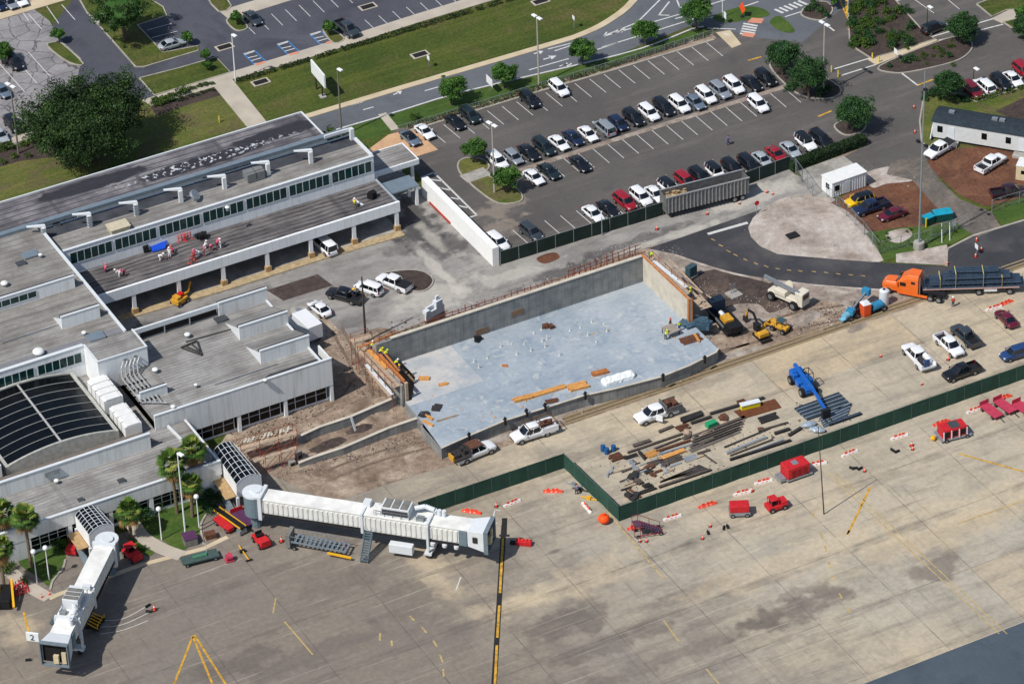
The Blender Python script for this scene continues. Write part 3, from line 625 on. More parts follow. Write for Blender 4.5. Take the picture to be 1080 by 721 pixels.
b.box(x1, x1+.5, ya-.35, yb+.35, 5.1, ze+.1); b.box(x0-.5, x0, ya-.35, yb+.35, 5.1, ze+.1)
b.build('frame', M('weathered_frame', (178, 178, 170), .7, var=.25), D); shift(D)
D2 = copy_tree(D); place(D2, (D.location.x-18.6, D.location.y, 0), 0, 'second glass skylight cut off by the left picture edge')
D['group'] = D2['group'] = 'barrel skylights'
# ---- E upper hall (left) with clerestories
E_ = thing('upper_hall', (-70, 33, 0), 0, 'broad grey-roofed hall with clerestory windows at the left edge', 'building')
b = MB(); b.box(-130, -53.3, 18.0, 51, 9.4, 9.95); b.build('roof', m_roofE, E_)
b = MB(); b.box(-130, -60, 17.75, 18, 5.1, 10.1); b.box(-53.6, -53.3, 18, 51, 0, 9.95); b.box(-60, -53.4, 17.75, 18, 5.1, 10.0); b.box(-130, -53.3, 51, 51.25, 0, 9.95); b.build('wall', m_wall2, E_)
b = MB(); b.box(-130, -60, 17.68, 18.3, 10.1, 10.22); b.box(-53.55, -53.15, 18, 49.5, 9.95, 10.3); b.build('coping', m_trim, E_)
b = MB(); b.box(-130, -53.7, 18.3, 19.7, 9.95, 10.0); b.build('roof_edge', M('grey_flashing', (126, 126, 130), .7, var=.15), E_)
windows(E_, -60.2-7.35*3, 3, 7.35, 17.72, 7.5, 9.2, 6, m_glass, .6)
for x0_, x1_, y_, nw in ((-60.9, -54.9, 23.4, 0), (-78, -55.0, 32.5, 1)):
    o = monitor(E_, x0_, x1_, y_, 9.95, 12.0, 3.6, m=m_wall2)
    if nw: windows(o, -75.5, 2, 7.35, y_-.02, 10.5, 11.6, 5, m_glass, .5)
shift(E_)
# H penthouse
Hh = thing('roof_penthouse', (-56, 15, 5.1), 0, 'white penthouse box with flat roof and pipes on its front', 'roof room')
b = MB(); b.box(-60, -52.3, 12.6, 17.7, 5.1, 10.2); b.build('wall', m_wall2, Hh)
b = MB(); b.box(-59.8, -52.5, 12.8, 17.6, 10.2, 10.3); b.build('roof', m_roofA, Hh)
b = MB()
for q in ((-60.05, -52.25, 12.55, 12.8), (-60.05, -59.8, 12.8, 17.7), (-52.5, -52.25, 12.8, 17.7)): b.box(*q, 10.2, 10.42)
b.build('coping', m_trim, Hh)
b = MB()
for k, x in enumerate((-55.9, -54.3)): b.box(x-.2, x+.2, 12.4, 12.6, 9.3, 9.6)
b.build('wall_lamp', m_galv, Hh); shift(Hh)
# small roof boxes, AC units
I_ = thing('roof_vent_box', (-54.9, 5.5, 7.2), 0, 'small white wedge-roofed box on the grey roof right of the pipes', 'roof box')
monitor(I_, -57.1, -52.9, 4.6, 7.2, 8.7, 2.2); shift(I_)
m_ac = M('pale_unit_metal', (226, 226, 222), .5, var=.08); m_fan = M('fan_grille', (70, 72, 76), .6)
def ac(x0, x1, y0, y1, z0, z1, lab, n=4, m=None, cat='air conditioner'):
    t = thing('air_conditioner', ((x0+x1)/2, (y0+y1)/2, z0), 0, lab, cat)
    b = MB(); b.box(x0, x1, y0, y1, z0+.25, z1); b.build('body', m or m_ac, t, bevel=.06)
    b = MB(); b.box(x0+.1, x1-.1, y0+.1, y1-.1, z0, z0+.24); b.build('base', m_galv, t)
    b = MB(); L = max(x1-x0, y1-y0); lx = (x1-x0) > (y1-y0)
    for k in range(n):
        f = (k+.5)/n; cx, cy = (x0+(x1-x0)*f, (y0+y1)/2) if lx else ((x0+x1)/2, y0+(y1-y0)*f)
        r = min(x1-x0, y1-y0)*.33
        b.box(cx-r*1.15, cx+r*1.15, cy-r*.8, cy+r*.8, z1, z1+.12)
    b.build('fan_cover', m or m_ac, t); b = MB()
    for k in range(1, n):
        f = k/n
        if lx: b.box(x0+(x1-x0)*f-.05, x0+(x1-x0)*f+.05, y0-.02, y1+.02, z0+.3, z1+.03)
        else: b.box(x0-.02, x1+.02, y0+(y1-y0)*f-.05, y0+(y1-y0)*f+.05, z0+.3, z1+.03)
    b.build('seam', m_fan, t); shift(t); return t
ac(-61.9, -58.9, 6.6, 12.6, 5.1, 7.8, 'longer white air handling unit beside the skylight, nearer the penthouse')
ac(-61.5, -58.9, 0.2, 5.8, 5.1, 7.1, 'shorter white air handling unit beside the skylight, farther from the penthouse')
ac(-82.8, -80, 0.5, 5, 5.1, 7.4, 'white rooftop unit left of the skylight at the picture edge', 3)
g = G(272, 190, 9.2); ac(g.x-1.7, g.x+1.3, g.y, g.y+1.8, 9.1, 10.6, 'grey twin-fan air conditioner on the long hall roof', 2, M('grey_unit', (120, 122, 122), .6))
g = G(125, 242, 9.2); t = thing('roof_hatch', (g.x, g.y, 9.1), 0, 'tan box-shaped hatch on the long hall roof', 'roof hatch')
b = MB(); b.box(-1.5, 1.5, -1, 1, 0, .8); b.build('base', M('tan_panel', (180, 168, 142), .8), t); b = MB(); b.box(-1.65, 1.65, -1.15, 1.15, .8, .95); b.build('lid', M('tan_lid', (196, 184, 158), .8), t)
def vent(px, py, z, r, label, kind='dome'):
    g = G(px, py, z); t = thing('roof_vent', g, 0, label, 'roof vent', 'small vents on the roofs')
    if kind == 'dome': b = MB(); b.cyl((0, 0, 0), (0, 0, .5), r*.6, r*.6, 10); b.build('curb', m_galv, t); b = MB(); b.ball((0, 0, .6), r, 10, .5); b.build('cap', m_ac, t, smooth=True)
    else: b = MB(); b.box(-r, r, -r*.7, r*.7, 0, .3); b.build('curb', m_galv, t); b = MB(); b.box(-r*1.05, r*1.05, -r*.75, r*.75, .3, .38); b.build('cap', m_metalroof if kind == 'hatch' else m_fan, t)
for a in ((32, 270, 9.95, 1.1, 'flat blue-grey hatch on the upper hall roof near the bracket', 'hatch'), (22, 279, 9.95, .7, 'small dark curb on the upper hall roof beside the flat hatch', 'box'), (43, 272, 9.95, .35, 'tiny vent right of the flat hatch'), (5, 302, 9.95, .6, 'white dome vent at the left edge of the upper hall roof'), (41, 374, 9.95, .9, 'wide dome vent near the front edge of the upper hall roof'), (101, 356, 9.95, 1.2, 'pale blue hatch beside the penthouse', 'hatch'), (89, 354, 9.95, .4, 'small vent left of the pale blue hatch'), (233, 338, 7.2, .9, 'square vent by the first monitor on the concourse roof', 'box'), (198, 356, 7.2, .5, 'round vent by the thin roof line'), (164, 393, 7.2, .5, 'white round vent on the concourse roof right of the penthouse'), (183, 432, 7.2, .4, 'small vent at the front edge of the concourse roof'), (280, 404, 7.2, .35, 'tiny vent near the concourse front edge'), (207, 409, 7.2, .3, 'tiny vent in the middle of the concourse roof'), (225, 440, 5.1, .4, 'x') if 0 else (60, 510, 5.1, .4, 'small vent on the low wing roof'), (128, 508, 5.1, .5, 'brown flat vent on the low wing roof', 'box'), (85, 528, 5.1, .4, 'dark vent cluster near the low wing front edge', 'box'), (240, 222, 9.05, .4, 'small vent on the long hall roof right of the dish'), (60, 238, 9.05, .5, 'small vent on the long hall roof near its left end', 'box')): vent(*a)
g = G(204, 368, 7.2); t = thing('roof_frame', g, 0, 'dark triangular steel frame lying on the concourse roof', 'roof frame'); b = MB()
for p, q in (((-2, 1.4), (.4, -3)), ((.4, -3), (1.6, 1.9)), ((1.6, 1.9), (-2, 1.4)), ((-1.2, 1.5), (.5, -2)), ((.2, 1.7), (.7, -1.8))): b.bar((*p, .25), (*q, .25), .28, .2)
t.scale = (.75, .75, .8); b.build('frame', M('dark_roof_steel', (66, 66, 66), .7), t); b = MB(); p = G(196, 361, 7.2)-g; q = G(246, 347, 7.2)-g; b.bar((p.x*1.33, p.y*1.33, .12), (q.x*1.33, q.y*1.33, .12), .2, .2); b.build('conduit', M('dark_roof_steel', (66, 66, 66)), t)
for k, (x, y, L_r) in enumerate(((60, 295, 14), (40, 350, 11), (110, 372, 6), (260, 395, 10), (220, 420, 8))): g = G(x, y, 10.0 if x < 100 and y < 372 else 7.25); b = MB(); b.bar((-L_r/2, 0, .08), (L_r/2, .1, .08), .1, .08); o = b.build('roof_conduit', m_galv); o.location = g; tag(o, 'thin conduit on the roof, '+('farthest back on the upper hall', 'middle of the upper hall', 'beside the penthouse', 'middle of the concourse roof', 'nearest the concourse front')[k], 'conduit', 'roof conduits')
# pipes on roof
t = thing('roof_pipework', (-56.5, 8, 5.1), 0, 'silver pipes bending from the penthouse down across the roof', 'pipes')
for k in range(5):
    x = -57.2+k*.62; b = MB(); pts = [(x+1.1, 12.5, 9.0), (x+.9, 12.1, 9.3), (x+.3, 11.6, 8.7), (x, 10.8, 7.6), (x, 8.0-k*.15, 7.6), (x, 3.9-k*.35, 7.6), (x+1.4-k*.2, 3.4-k*.35, 7.6)]
    for p, q in zip(pts, pts[1:]): b.cyl(p, q, .13, n=6)
    b.build('pipe', M('pipe_grey', (168, 170, 170), .5, .2, var=.2), t)
b = MB()
for y in (4.4, 6, 7.6, 9.2): b.box(-57.5, -54.3, y-.1, y+.1, 7.2, 7.45)
b.build('bracket', m_iron, t); shift(t)
# ---- L long hall
L_ = thing('long_hall', (-26, 47, 0), 0, 'long white hall with seven bays of dark clerestory windows', 'building')
b = MB(); b.box(-53.2, -.5, 43.8, 51.0, 8.2, 9.0); b.build('roof', m_roofE, L_)
b = MB(); b.box(-52.8, -.5, 43.5, 43.8, 4.6, 9.15); b.box(-.8, -.5, 43.8, 51.5, 0, 9.1); b.box(-52.8, -.8, 43.8, 44.05, 0, 4.6); b.box(-53, -.8, 51.2, 51.5, 0, 9); b.build('wall', m_wall2, L_)
b = MB(); b.box(-52.9, -.45, 43.42, 43.9, 9.15, 9.27); b.box(-.85, -.4, 43.9, 51, 9.1, 9.4); b.build('coping', m_trim, L_)
b = MB(); b.box(-53, -.9, 48.3, 51, 9.0, 9.03); b.build('roof_edge', m_recess_shade, L_)  # dark sheet paints the shaded recess in front of the roof beam
windows(L_, -51.6, 7, 7.27, 43.47, 6.6, 8.55, 6, m_glass, .45)
b = MB(); b.box(-60.5, -1.2, 50.6, 51.5, 9.9, 10.5); b.build('roof_beam', m_metalroof, L_)
b = MB(); b.box(-1.3, -.7, 49.6, 50.2, 9, 11); b.box(-5.5, -.7, 50.2, 50.5, 10.4, 10.9); b.build('parapet', m_trim, L_)
shift(L_)
for i, (px, py) in enumerate(((47, 252), (95, 239), (144, 227), (191, 213), (237, 199), (283, 184.5), (328, 172))):
    g = G(px, py, 9.05)
    t = thing('roof_bracket', (g.x, g.y, 9.03), 0, 'white L-shaped steel roof bracket, %s along the long hall roof' % ('first from left', 'second from left', 'third from left', 'fourth from left', 'third from right', 'second from right', 'first from right')[i], 'bracket', 'steel brackets along the hall roof')
    t.scale = (.85, .85, .9); b = MB(); b.box(-.35, .35, -.3, .3, 0, 2.3); b.build('post', m_wall, t)
    b = MB(); b.hexa([(.35, -.3, 2.3), (.35, .3, 2.3), (-2.5, 1.75, 2.35), (-2.6, 1.3, 2.35)], [(.35, -.3, 2.75), (.35, .3, 2.75), (-2.5, 1.75, 2.5), (-2.6, 1.3, 2.5)]); b.build('arm', m_trim, t)
    if i < 3:
        b = MB()
        for z in (.4, .9, 1.4, 1.9): b.box(-.45, .45, -.4, .4, z, z+.22)
        b.build('clamp', m_galv, t)
# ---- N drop-off canopy
N_ = thing('drop_off_canopy', (-50, 61, 0), 0, 'long dark patched canopy roof along the grass', 'canopy')
b = MB(); b.box(-130, -2.6, 56.3, 65.2, 5.9, 6.4); b.build('roof', m_roofN, N_)
b = MB(); b.box(-130, -2.4, 65.2, 65.45, 5.7, 6.55); b.box(-2.6, -2.35, 56.3, 65.2, 5.7, 6.55); b.build('fascia', m_trim, N_)
b = MB(); b.box(-45, -24, 56.0, 56.3, 5.5, 6.5); b.box(-130, -52, 56.0, 56.3, 5.5, 6.5); b.box(-14, -2.6, 56.0, 56.3, 5.5, 6.5); b.build('gutter', M('pale_gutter', (176, 182, 180), .5, var=.15), N_)
for k in range(9): b = MB(); b.box(-5-k*14.5, -4.5-k*14.5, 60.5, 61, 0, 5.9); b.build('column', m_wall2, N_)
shift(N_)
b = MB(); g = G(205, 195, 7); b.box(-130, -.5, 51.5, 56.0, .06, .09); tag(b.build('service_gap', m_recess_shade), kind='structure')
t = thing('roof_dish', (*G(205, 212, 9)[:2], 9.05), 0, 'pale round dish vent on the long hall roof', 'roof vent')
b = MB(); b.cyl((0, 0, .9), (.25, -.2, 1.2), .9, .9, 14); b.build('dish', m_galv, t); b = MB(); b.cyl((0, 0, 0), (0, 0, 1), .12); b.build('stem', m_galv, t)
# ---- M arcade
Mq = thing('service_arcade', (-25, 39.5, 0), 0, 'open arcade with striped dark roof and white front beam', 'arcade')
b = MB(); b.box(-50.6, -.3, 35.9, 43.45, 4.3, 4.75); b.build('roof', m_roofM, Mq)
b = MB(); b.box(-50.6, -.2, 35.5, 35.9, 3.4, 5.15); b.build('fascia', m_wall2, Mq)
b = MB(); b.box(-.45, -.2, 35.9, 43.45, 3.9, 5.0); b.box(-53, -50.6, 35.5, 35.9, 0, 5.15); b.box(-53.2, -50.6, 28, 35.5, 0, .3); b.build('wall', M('blue_grey_wall', (164, 172, 178), .6), Mq)
for k in range(7):
    x = -44.9+7.35*k; b = MB(); b.box(x-.3, x+.3, 35.55, 36.0, 0, 3.4); o = b.build('column', m_wall2, Mq)
    b = MB(); b.box(x-.45, x+.45, 35.3, 36.2, 0, 1.0); b.build('base', m_brownbase, o)
b = MB(); b.box(-50, -.6, 35.2, 43.4, .0, .12); b.build('floor', m_pad, Mq)
shift(Mq)
# diagonal dirt tone strip
path('kerb', [(125, 336), (237, 303.5), (330, 274), (425, 246)], 1.6, .15, M('tan_kerb_strip', (176, 156, 122), .85, var=.3), 0)
# ---- small buildings by the entrance
def canopy(lab, x0, x1, y0, y1, z, th, mr, mf, cols, cat='canopy', nm='entrance_canopy'):
    t = thing(nm, ((x0+x1)/2, (y0+y1)/2, 0), 0, lab, cat)
    b = MB(); b.box(x0, x1, y0, y1, z-th, z); b.build('fascia', mf, t)
    b = MB(); b.box(x0+.25, x1-.25, y0+.25, y1-.25, z, z+.03); b.build('roof', mr, t)
    for a, c in cols: b = MB(); b.box(a-.22, a+.22, c-.22, c+.22, 0, z-th); b.build('column', m_wall2, t)
    shift(t); return t
canopy('flat grey-topped entrance canopy at the right end of the long hall', .2, 8.4, 45.8, 51.5, 4.6, .9, m_roofA, m_wall2, ((1, 46.4), (7.4, 46.4), (7.4, 50.8), (1, 50.8)))
canopy('blue-grey metal canopy in front of the flat entrance canopy', .2, 5.6, 40.4, 43.9, 3.6, .2, m_metalroof, m_metalroof, ((.6, 40.7), (5.2, 40.7), (5.2, 43.5)), nm='metal_canopy')
# ---- white barrier wall
t = thing('barrier_wall', (7.6, 30, 0), 0, 'thick bright white wall between the yard and the parking lot', 'wall')
b = MB(); b.box(7.1, 8.2, 19.2, 42.6, 0, 3.2); b.build('wall', M('bright_white_paint', (236, 236, 232), .6, var=.05), t); b = MB(); b.box(6.95, 7.09, 33, 40, 0, .35); b.build('red_kerb', M('red_kerb', (168, 60, 44), .8, var=.3), t); shift(t)
# ---- office trailer
a = G(983, 147); c = G(1135, 172.5)   # front base line
d = (c-a); yaw = math.atan2(d.y, d.x); Lx = d.length
t = thing('office_trailer', (a.x, a.y, 0), yaw, 'long pale grey office trailer with a dark arched roof', 'trailer')
wl = M('pale_siding', (206, 208, 206), .6, var=.08)
b = MB(); b.box(0, Lx, 0, 4.6, .5, 3.4); b.build('body', wl, t)
b = MB(); b.loft([[(x, -.15, 3.35), (x, -.1, 3.5), (x, 1.1, 3.95), (x, 2.3, 4.1), (x, 3.5, 3.95), (x, 4.7, 3.5), (x, 4.75, 3.35)] for x in (-.2, Lx+.1)]); b.build('roof', M('dark_shingle', (44, 54, 62), .9, var=.3), t)
b = MB(); b.box(.2, Lx, .25, 4.4, 0, .5); b.build('skirt', m_dark, t)
for x in (.8, 8.0, 11.9, 17): b = MB(); b.box(x, x+.85, -.05, 0, 1.6, 2.7); w_ = b.build('window', m_glassdk, t)
for x in (2.6, 14.0): b = MB(); b.box(x, x+1.0, -.06, 0, .6, 2.8); b.build('door', m_trim, t); b = MB(); b.box(x-.6, x+1.8, -1.5, -.08, 0, .45); b.build('step', m_pad, t)
for x in (2.0, 9.0, 10.2): b = MB(); b.box(x, x+.9, 2, 2.7, 3.95, 4.4); b.build('roof_vent', m_galv, t)
b = MB(); b.bar((-.1, -.5, 0), (-.3, 1.5, 1.4), .12, 1.6); b.build('ramp_rail', m_trim, t)
# ---- white site container
a = G(877.5, 209.5); c = G(913.5, 197)
yaw = math.atan2(c.y-a.y, c.x-a.x); Lx = (c-a).length
t = thing('site_office', (a.x, a.y, 0), yaw, 'small white ribbed site office on the concrete pad', 'site office')
b = MB(); b.box(0, Lx, 0, 2.9, .15, 2.7); b.build('body', m_wall2, t)
b = MB(); b.box(-.1, Lx+.1, -.1, 3.0, 2.7, 2.82); b.build('roof', m_ac, t)
b = MB()
for k in range(int(Lx/.45)): b.box(.2+k*.45, .28+k*.45, -.06, 0, .15, 2.65)
b.build('rib', wl, t)
b = MB(); b.box(.5, 1.3, -.1, -.04, 1.2, 2.1); b.build('window', m_glassdk, t); b = MB(); b.box(-.06, 0, .8, 1.7, 1.2, 2.1); b.build('window', m_glassdk, t)
b = MB(); b.box(2.3, 3.3, -.1, -.05, .2, 2.3); b.build('door', m_trim, t)
# tan container right edge
a = G(1071, 190); c = G(1110, 196); yaw = math.atan2(c.y-a.y, c.x-a.x)
t = thing('storage_container', (a.x, a.y, 0), yaw, 'cream storage box at the right edge by the mulch lot', 'container')
b = MB(); b.box(0, 6, 0, 2.6, .1, 2.6); b.build('body', M('cream_panel', (206, 192, 156), .6), t); b = MB(); b.box(-.05, 6.05, -.05, 2.65, 2.6, 2.7); b.build('roof', m_ac, t); b = MB(); b.box(.8, 1.5, -.05, 0, 1.3, 1.9); b.build('window', m_glassdk, t)
# ================================================ THE NEW SLAB AND WALLS
ZS = 2.0
front = [(465.5, 472.5), (498, 458), (532, 443.6), (575, 430), (617, 416.7), (650, 409.5), (697, 397.4), (728, 385), (755, 371.5), (757.5, 367.5)]
fp = [(p.x, p.y) for p in W(front, ZS)]
poly = [(-21.7, -8)]+[(-21.9, -14)]+fp+[(23.7, -11.6), (23.3, 1.3), (-17.6, 1.3), (-17.6, -3.2), (-20.6, -8)]
t = thing('building_slab', (0, -10, 0), 0, 'large pale blue-grey concrete slab of the new building', 'slab')
b = MB(); P = [Vector((x, y, ZS)) for x, y in poly]; idx = [b.pt(p) for p in P]
for q in tessellate_polygon([P]): b.fi([idx[i] for i in q])
o = b.build('floor', m_slab, t)
bm = bmesh.new(); bm.from_mesh(o.data)
for f in bm.faces:
    if f.normal.z < 0: f.normal_flip()
bm.to_mesh(o.data); bm.free()
def mat_form():
    n = NT('board_marked_concrete'); x, y, z = n.sep()
    col = n.mix(n.rng(n.noise(.6, 6), .38, .66), rgb(146, 146, 142), rgb(120, 122, 122))
    col = n.mix(n.ma('MULTIPLY', n.line(x, 1.22, .06), .5), col, rgb(80, 80, 80)); col = n.mix(n.ma('MULTIPLY', n.line(z, 1.22, .06), .5), col, rgb(90, 90, 90))
    col = n.mix(n.rng(n.noise(1.2, 5, n.scaled(1.5, 1.5, .15)), .52, .74, 0, .5), col, rgb(96, 98, 98))
    return n.done(col, .85)
m_form = mat_form(); m_formlt = M('pale_cast_concrete', (196, 188, 172), .85, var=.18, vs=.7)
b = MB()
ring = [(-22.2, -8), (-22.3, -14)]+fp
for (x0_, y0_), (x1_, y1_) in zip(ring[1:], ring[2:]): b.face([(x0_, y0_, 0), (x1_, y1_, 0), (x1_, y1_, ZS-.01), (x0_, y0_, ZS-.01)])
b.face([(23.7, -19.4, 0), (23.7, -11.6, 0), (23.7, -11.6, ZS), (23.7, -19.4, ZS)])
b.face([(-21.9, -14, ZS), (-22, -14, 0), (-21.8, -8, 0), (-21.7, -8, ZS)])
b.build('edge_wall', m_form, t)
b = MB()
for (x0_, y0_), (x1_, y1_) in zip(fp, fp[1:]): b.bar((x0_, y0_, ZS+.04), (x1_, y1_, ZS+.04), .3, .1)
b.build('edge_strip', m_formlt, t); shift(t)
t = thing('retaining_wall', (3, 1.5, 0), 0, 'long dark grey cast wall along the back of the slab', 'wall')
b = MB(); b.box(-19, 23.05, 1.3, 1.7, 0, 6.5); b.build('wall', mat_form() if False else m_form, t)
b = MB(); b.box(-19, 23.0, 1.22, 1.8, 6.5, 6.62); b.build('cap', m_formlt, t)
for x, z in ((-4.2, 2.2), (1.7, 3.4)): b = MB(); b.box(x-1, x+1, 1.24, 1.3, z, z+.95); b.build('opening', M('brown_board', (130, 104, 82), .9), t)
shift(t)
t = thing('end_wall', (23.3, -5, 0), 0, 'sunlit pale end wall of the slab edged with orange boards', 'wall')
b = MB(); b.box(23.1, 23.5, -12.2, 1.7, 0, 6.5); b.build('wall', m_formlt, t)
m_orb = M('orange_board', (186, 118, 66), .8, var=.35, vs=1.5); m_ply = M('plywood', (208, 150, 84), .8, var=.25, vs=2); m_wood = M('grey_timber', (176, 156, 134), .85, var=.3, vs=2)
b = MB(); b.box(22.98, 23.3, -12.3, 1.8, 6.5, 6.66); b.box(22.98, 23.1, -12.3, -11.9, 2.2, 6.4); b.box(23.52, 23.64, -12.4, -12.1, 1, 6.6); b.build('board', m_orb, t); shift(t)
t = thing('side_wall', (-21.5, -3, 0), 0, 'unfinished left wall of the slab carrying the workers', 'wall')
b = MB(); b.box(-21.85, -21.5, -7.4, 1.7, 0, 4.5); b.box(-21.45, -19, 1.3, 1.7, 0, 6.3); b.build('wall', m_form, t); b = MB(); b.box(-21.4, -21.0, -7.8, -7.4, 0, 5.0); b.build('post', m_wood, t); b = MB(); b.box(-21.35, -21.15, -7.3, 1.2, 4.6, 5.2); b.build('board', m_orb, t); shift(t)
b = MB(); b.box(-21.4, -17.6, -8, 1.3, .3, .5); tag(b.build('pit_floor', m_dirt), kind='structure')
# low retaining walls
def lowwall(lab, pts, h0, h1):
    P = [G(x, y, h) for (x, y), h in zip(pts, [h0+(h1-h0)*i/(len(pts)-1) for i in range(len(pts))])]
    t = thing('low_wall', (P[0].x, P[0].y, 0), 0, lab, 'wall', 'low concrete walls in the dirt')
    b = MB(); c_ = MB()
    for p, q in zip(P, P[1:]):
        p, q = p-P[0], q-P[0]; zp, zq = p.z+P[0].z, q.z+P[0].z
        n = Vector((-(q-p).y, (q-p).x, 0)).normalized()*.2
        b.hexa([(v.x, v.y, 0) for v in (p-n, q-n, q+n, p+n)], [((p-n).x, (p-n).y, zp), ((q-n).x, (q-n).y, zq), ((q+n).x, (q+n).y, zq), ((p+n).x, (p+n).y, zp)])
        n *= 1.2; c_.hexa([((p-n).x, (p-n).y, zp), ((q-n).x, (q-n).y, zq), ((q+n).x, (q+n).y, zq), ((p+n).x, (p+n).y, zp)], [((p-n).x, (p-n).y, zp+.08), ((q-n).x, (q-n).y, zq+.08), ((q+n).x, (q+n).y, zq+.08), ((p+n).x, (p+n).y, zp+.08)])
    b.build('wall', m_form, t); c_.build('cap', m_formlt, t)
lowwall('low concrete wall nearer the concourse, running from the slab to the scaffold', [(426, 414), (410, 421.7), (370, 439), (336.7, 450), (311.7, 461.7)], 1.8, 1.3)
lowwall('low concrete wall nearer the jet bridge, ending at two small blocks', [(442, 440), (410, 451), (361.7, 471.7), (330, 482), (315, 488)], 1.6, .7)
# ================================================ VEHICLES
def carpaint(name, c, met=0, rough=.28): return M('paint_'+name, c, rough, met, var=.04, vs=.8, spec=.5, coat=.6)
PAINT = {'white': carpaint('white', (232, 233, 234)), 'black': carpaint('black', (24, 26, 30)), 'dark green': carpaint('dark_green', (30, 42, 44)), 'navy': carpaint('navy', (28, 40, 68)),
         'silver': carpaint('silver', (160, 166, 172), .35), 'silver blue': carpaint('silver_blue', (120, 134, 150), .35), 'pale grey': carpaint('pale_grey', (176, 184, 188), .2), 'dark grey': carpaint('dark_grey', (62, 70, 76), .2),
         'red': carpaint('red', (150, 28, 40)), 'maroon': carpaint('maroon', (96, 24, 44)), 'dark red': carpaint('dark_red', (110, 26, 36)), 'yellow': carpaint('yellow', (226, 184, 20)), 'blue': carpaint('blue', (36, 64, 110)), 'dark purple': carpaint('dark_purple', (50, 28, 40)), 'orange': carpaint('orange', (232, 108, 36))}
m_tyre = M('tyre_rubber', (30, 30, 32), .85, var=.1); m_rim = M('wheel_rim', (150, 152, 156), .35, .6, var=.05)
m_lamp = M('headlight_glass', (214, 220, 226), .15, var=0, spec=.8); m_tail = M('tail_light', (140, 18, 22), .25, var=0, spec=.6); m_carglass = M('car_glass', (18, 24, 30), .04, var=0, spec=.9)
m_plastic = M('black_plastic', (34, 34, 38), .6, var=.1)
def ring_at(x, w_, zl, zh, k=.9):
    m = zl+(zh-zl)*.55
    return [(x, -w_*.86, zl), (x, -w_*.97, zl+.14), (x, -w_, m), (x, -w_*.975, zh-.13), (x, -w_*.9, zh-.04), (x, -w_*.7, zh), (x, w_*.7, zh), (x, w_*.9, zh-.04), (x, w_*.975, zh-.13), (x, w_, m), (x, w_*.97, zl+.14), (x, w_*.86, zl)]
def shell(keys, h, w_):
    "rounded lower body: keys are (x, z low, z high), widths rounded in plan"
    rings = []; xs = []
    n = 22
    for i in range(n+1):
        t = -math.cos(math.pi*i/n); xs.append(t*h)
    for x in xs:
        for (xa, la, ha), (xb, lb, hb) in zip(keys, keys[1:]):
            if xa <= x <= xb+1e-6:
                f = (x-xa)/(xb-xa); f2 = f*f*(3-2*f); zl = la+(lb-la)*f; zh = ha+(hb-ha)*f2; break
        u = abs(x/h); rings.append(ring_at(x, w_*(1-.07*u**3-.2*u**10), zl, zh))
    return rings
KIND = {  # L, W, hood z, belt z, roof z, base x0,x1 of cabin, top x0,x1, tail z
    'sedan': (4.75, .92, .86, .98, 1.45, -1.75, 1.15, -1.0, .35, .98),
    'coupe': (4.7, .93, .84, .95, 1.36, -1.7, 1.0, -.9, .15, .96),
    'hatchback': (4.3, .9, .9, 1.0, 1.5, -2.05, 1.2, -1.6, .45, 1.0),
    'SUV': (4.75, .96, 1.06, 1.12, 1.75, -2.25, 1.25, -2.0, .6, 1.1),
    'wagon': (5.0, .96, 1.0, 1.08, 1.78, -2.4, 1.45, -2.15, .8, 1.08),
    'van': (5.5, 1.02, 1.15, 1.2, 2.15, -2.65, 1.9, -2.6, 1.1, 1.2),
    'jeep': (4.5, .95, 1.1, 1.15, 1.85, -2.15, .85, -2.1, .6, 1.1),
    'pickup': (5.9, 1.02, 1.15, 1.2, 1.88, -.95, 1.6, -.75, .85, 1.15)}
PROTO = {}
def wheels(t, xs, y, r, w_=.26, dual=False):
    for x in xs:
        for s in (-1, 1):
            b = MB(); b.cyl((0, -w_/2, 0), (0, w_/2, 0), r, n=14); wh = b.build('wheel', m_tyre, t); wh.location = (x, s*y, r)
            b = MB(); b.cyl((0, s*(w_/2-.01), 0), (0, s*(w_/2+.02), 0), r*.62, n=10); b.build('rim', m_rim, wh)
def sm_(o):
    o.data.polygons.foreach_set('use_smooth', [True]*len(o.data.polygons)); o.data.update()
    bm = bmesh.new(); bm.from_mesh(o.data)
    for e in bm.edges:
        if len(e.link_faces) != 2 or e.calc_face_angle(0) > .7: e.smooth = False
    bm.to_mesh(o.data); bm.free()
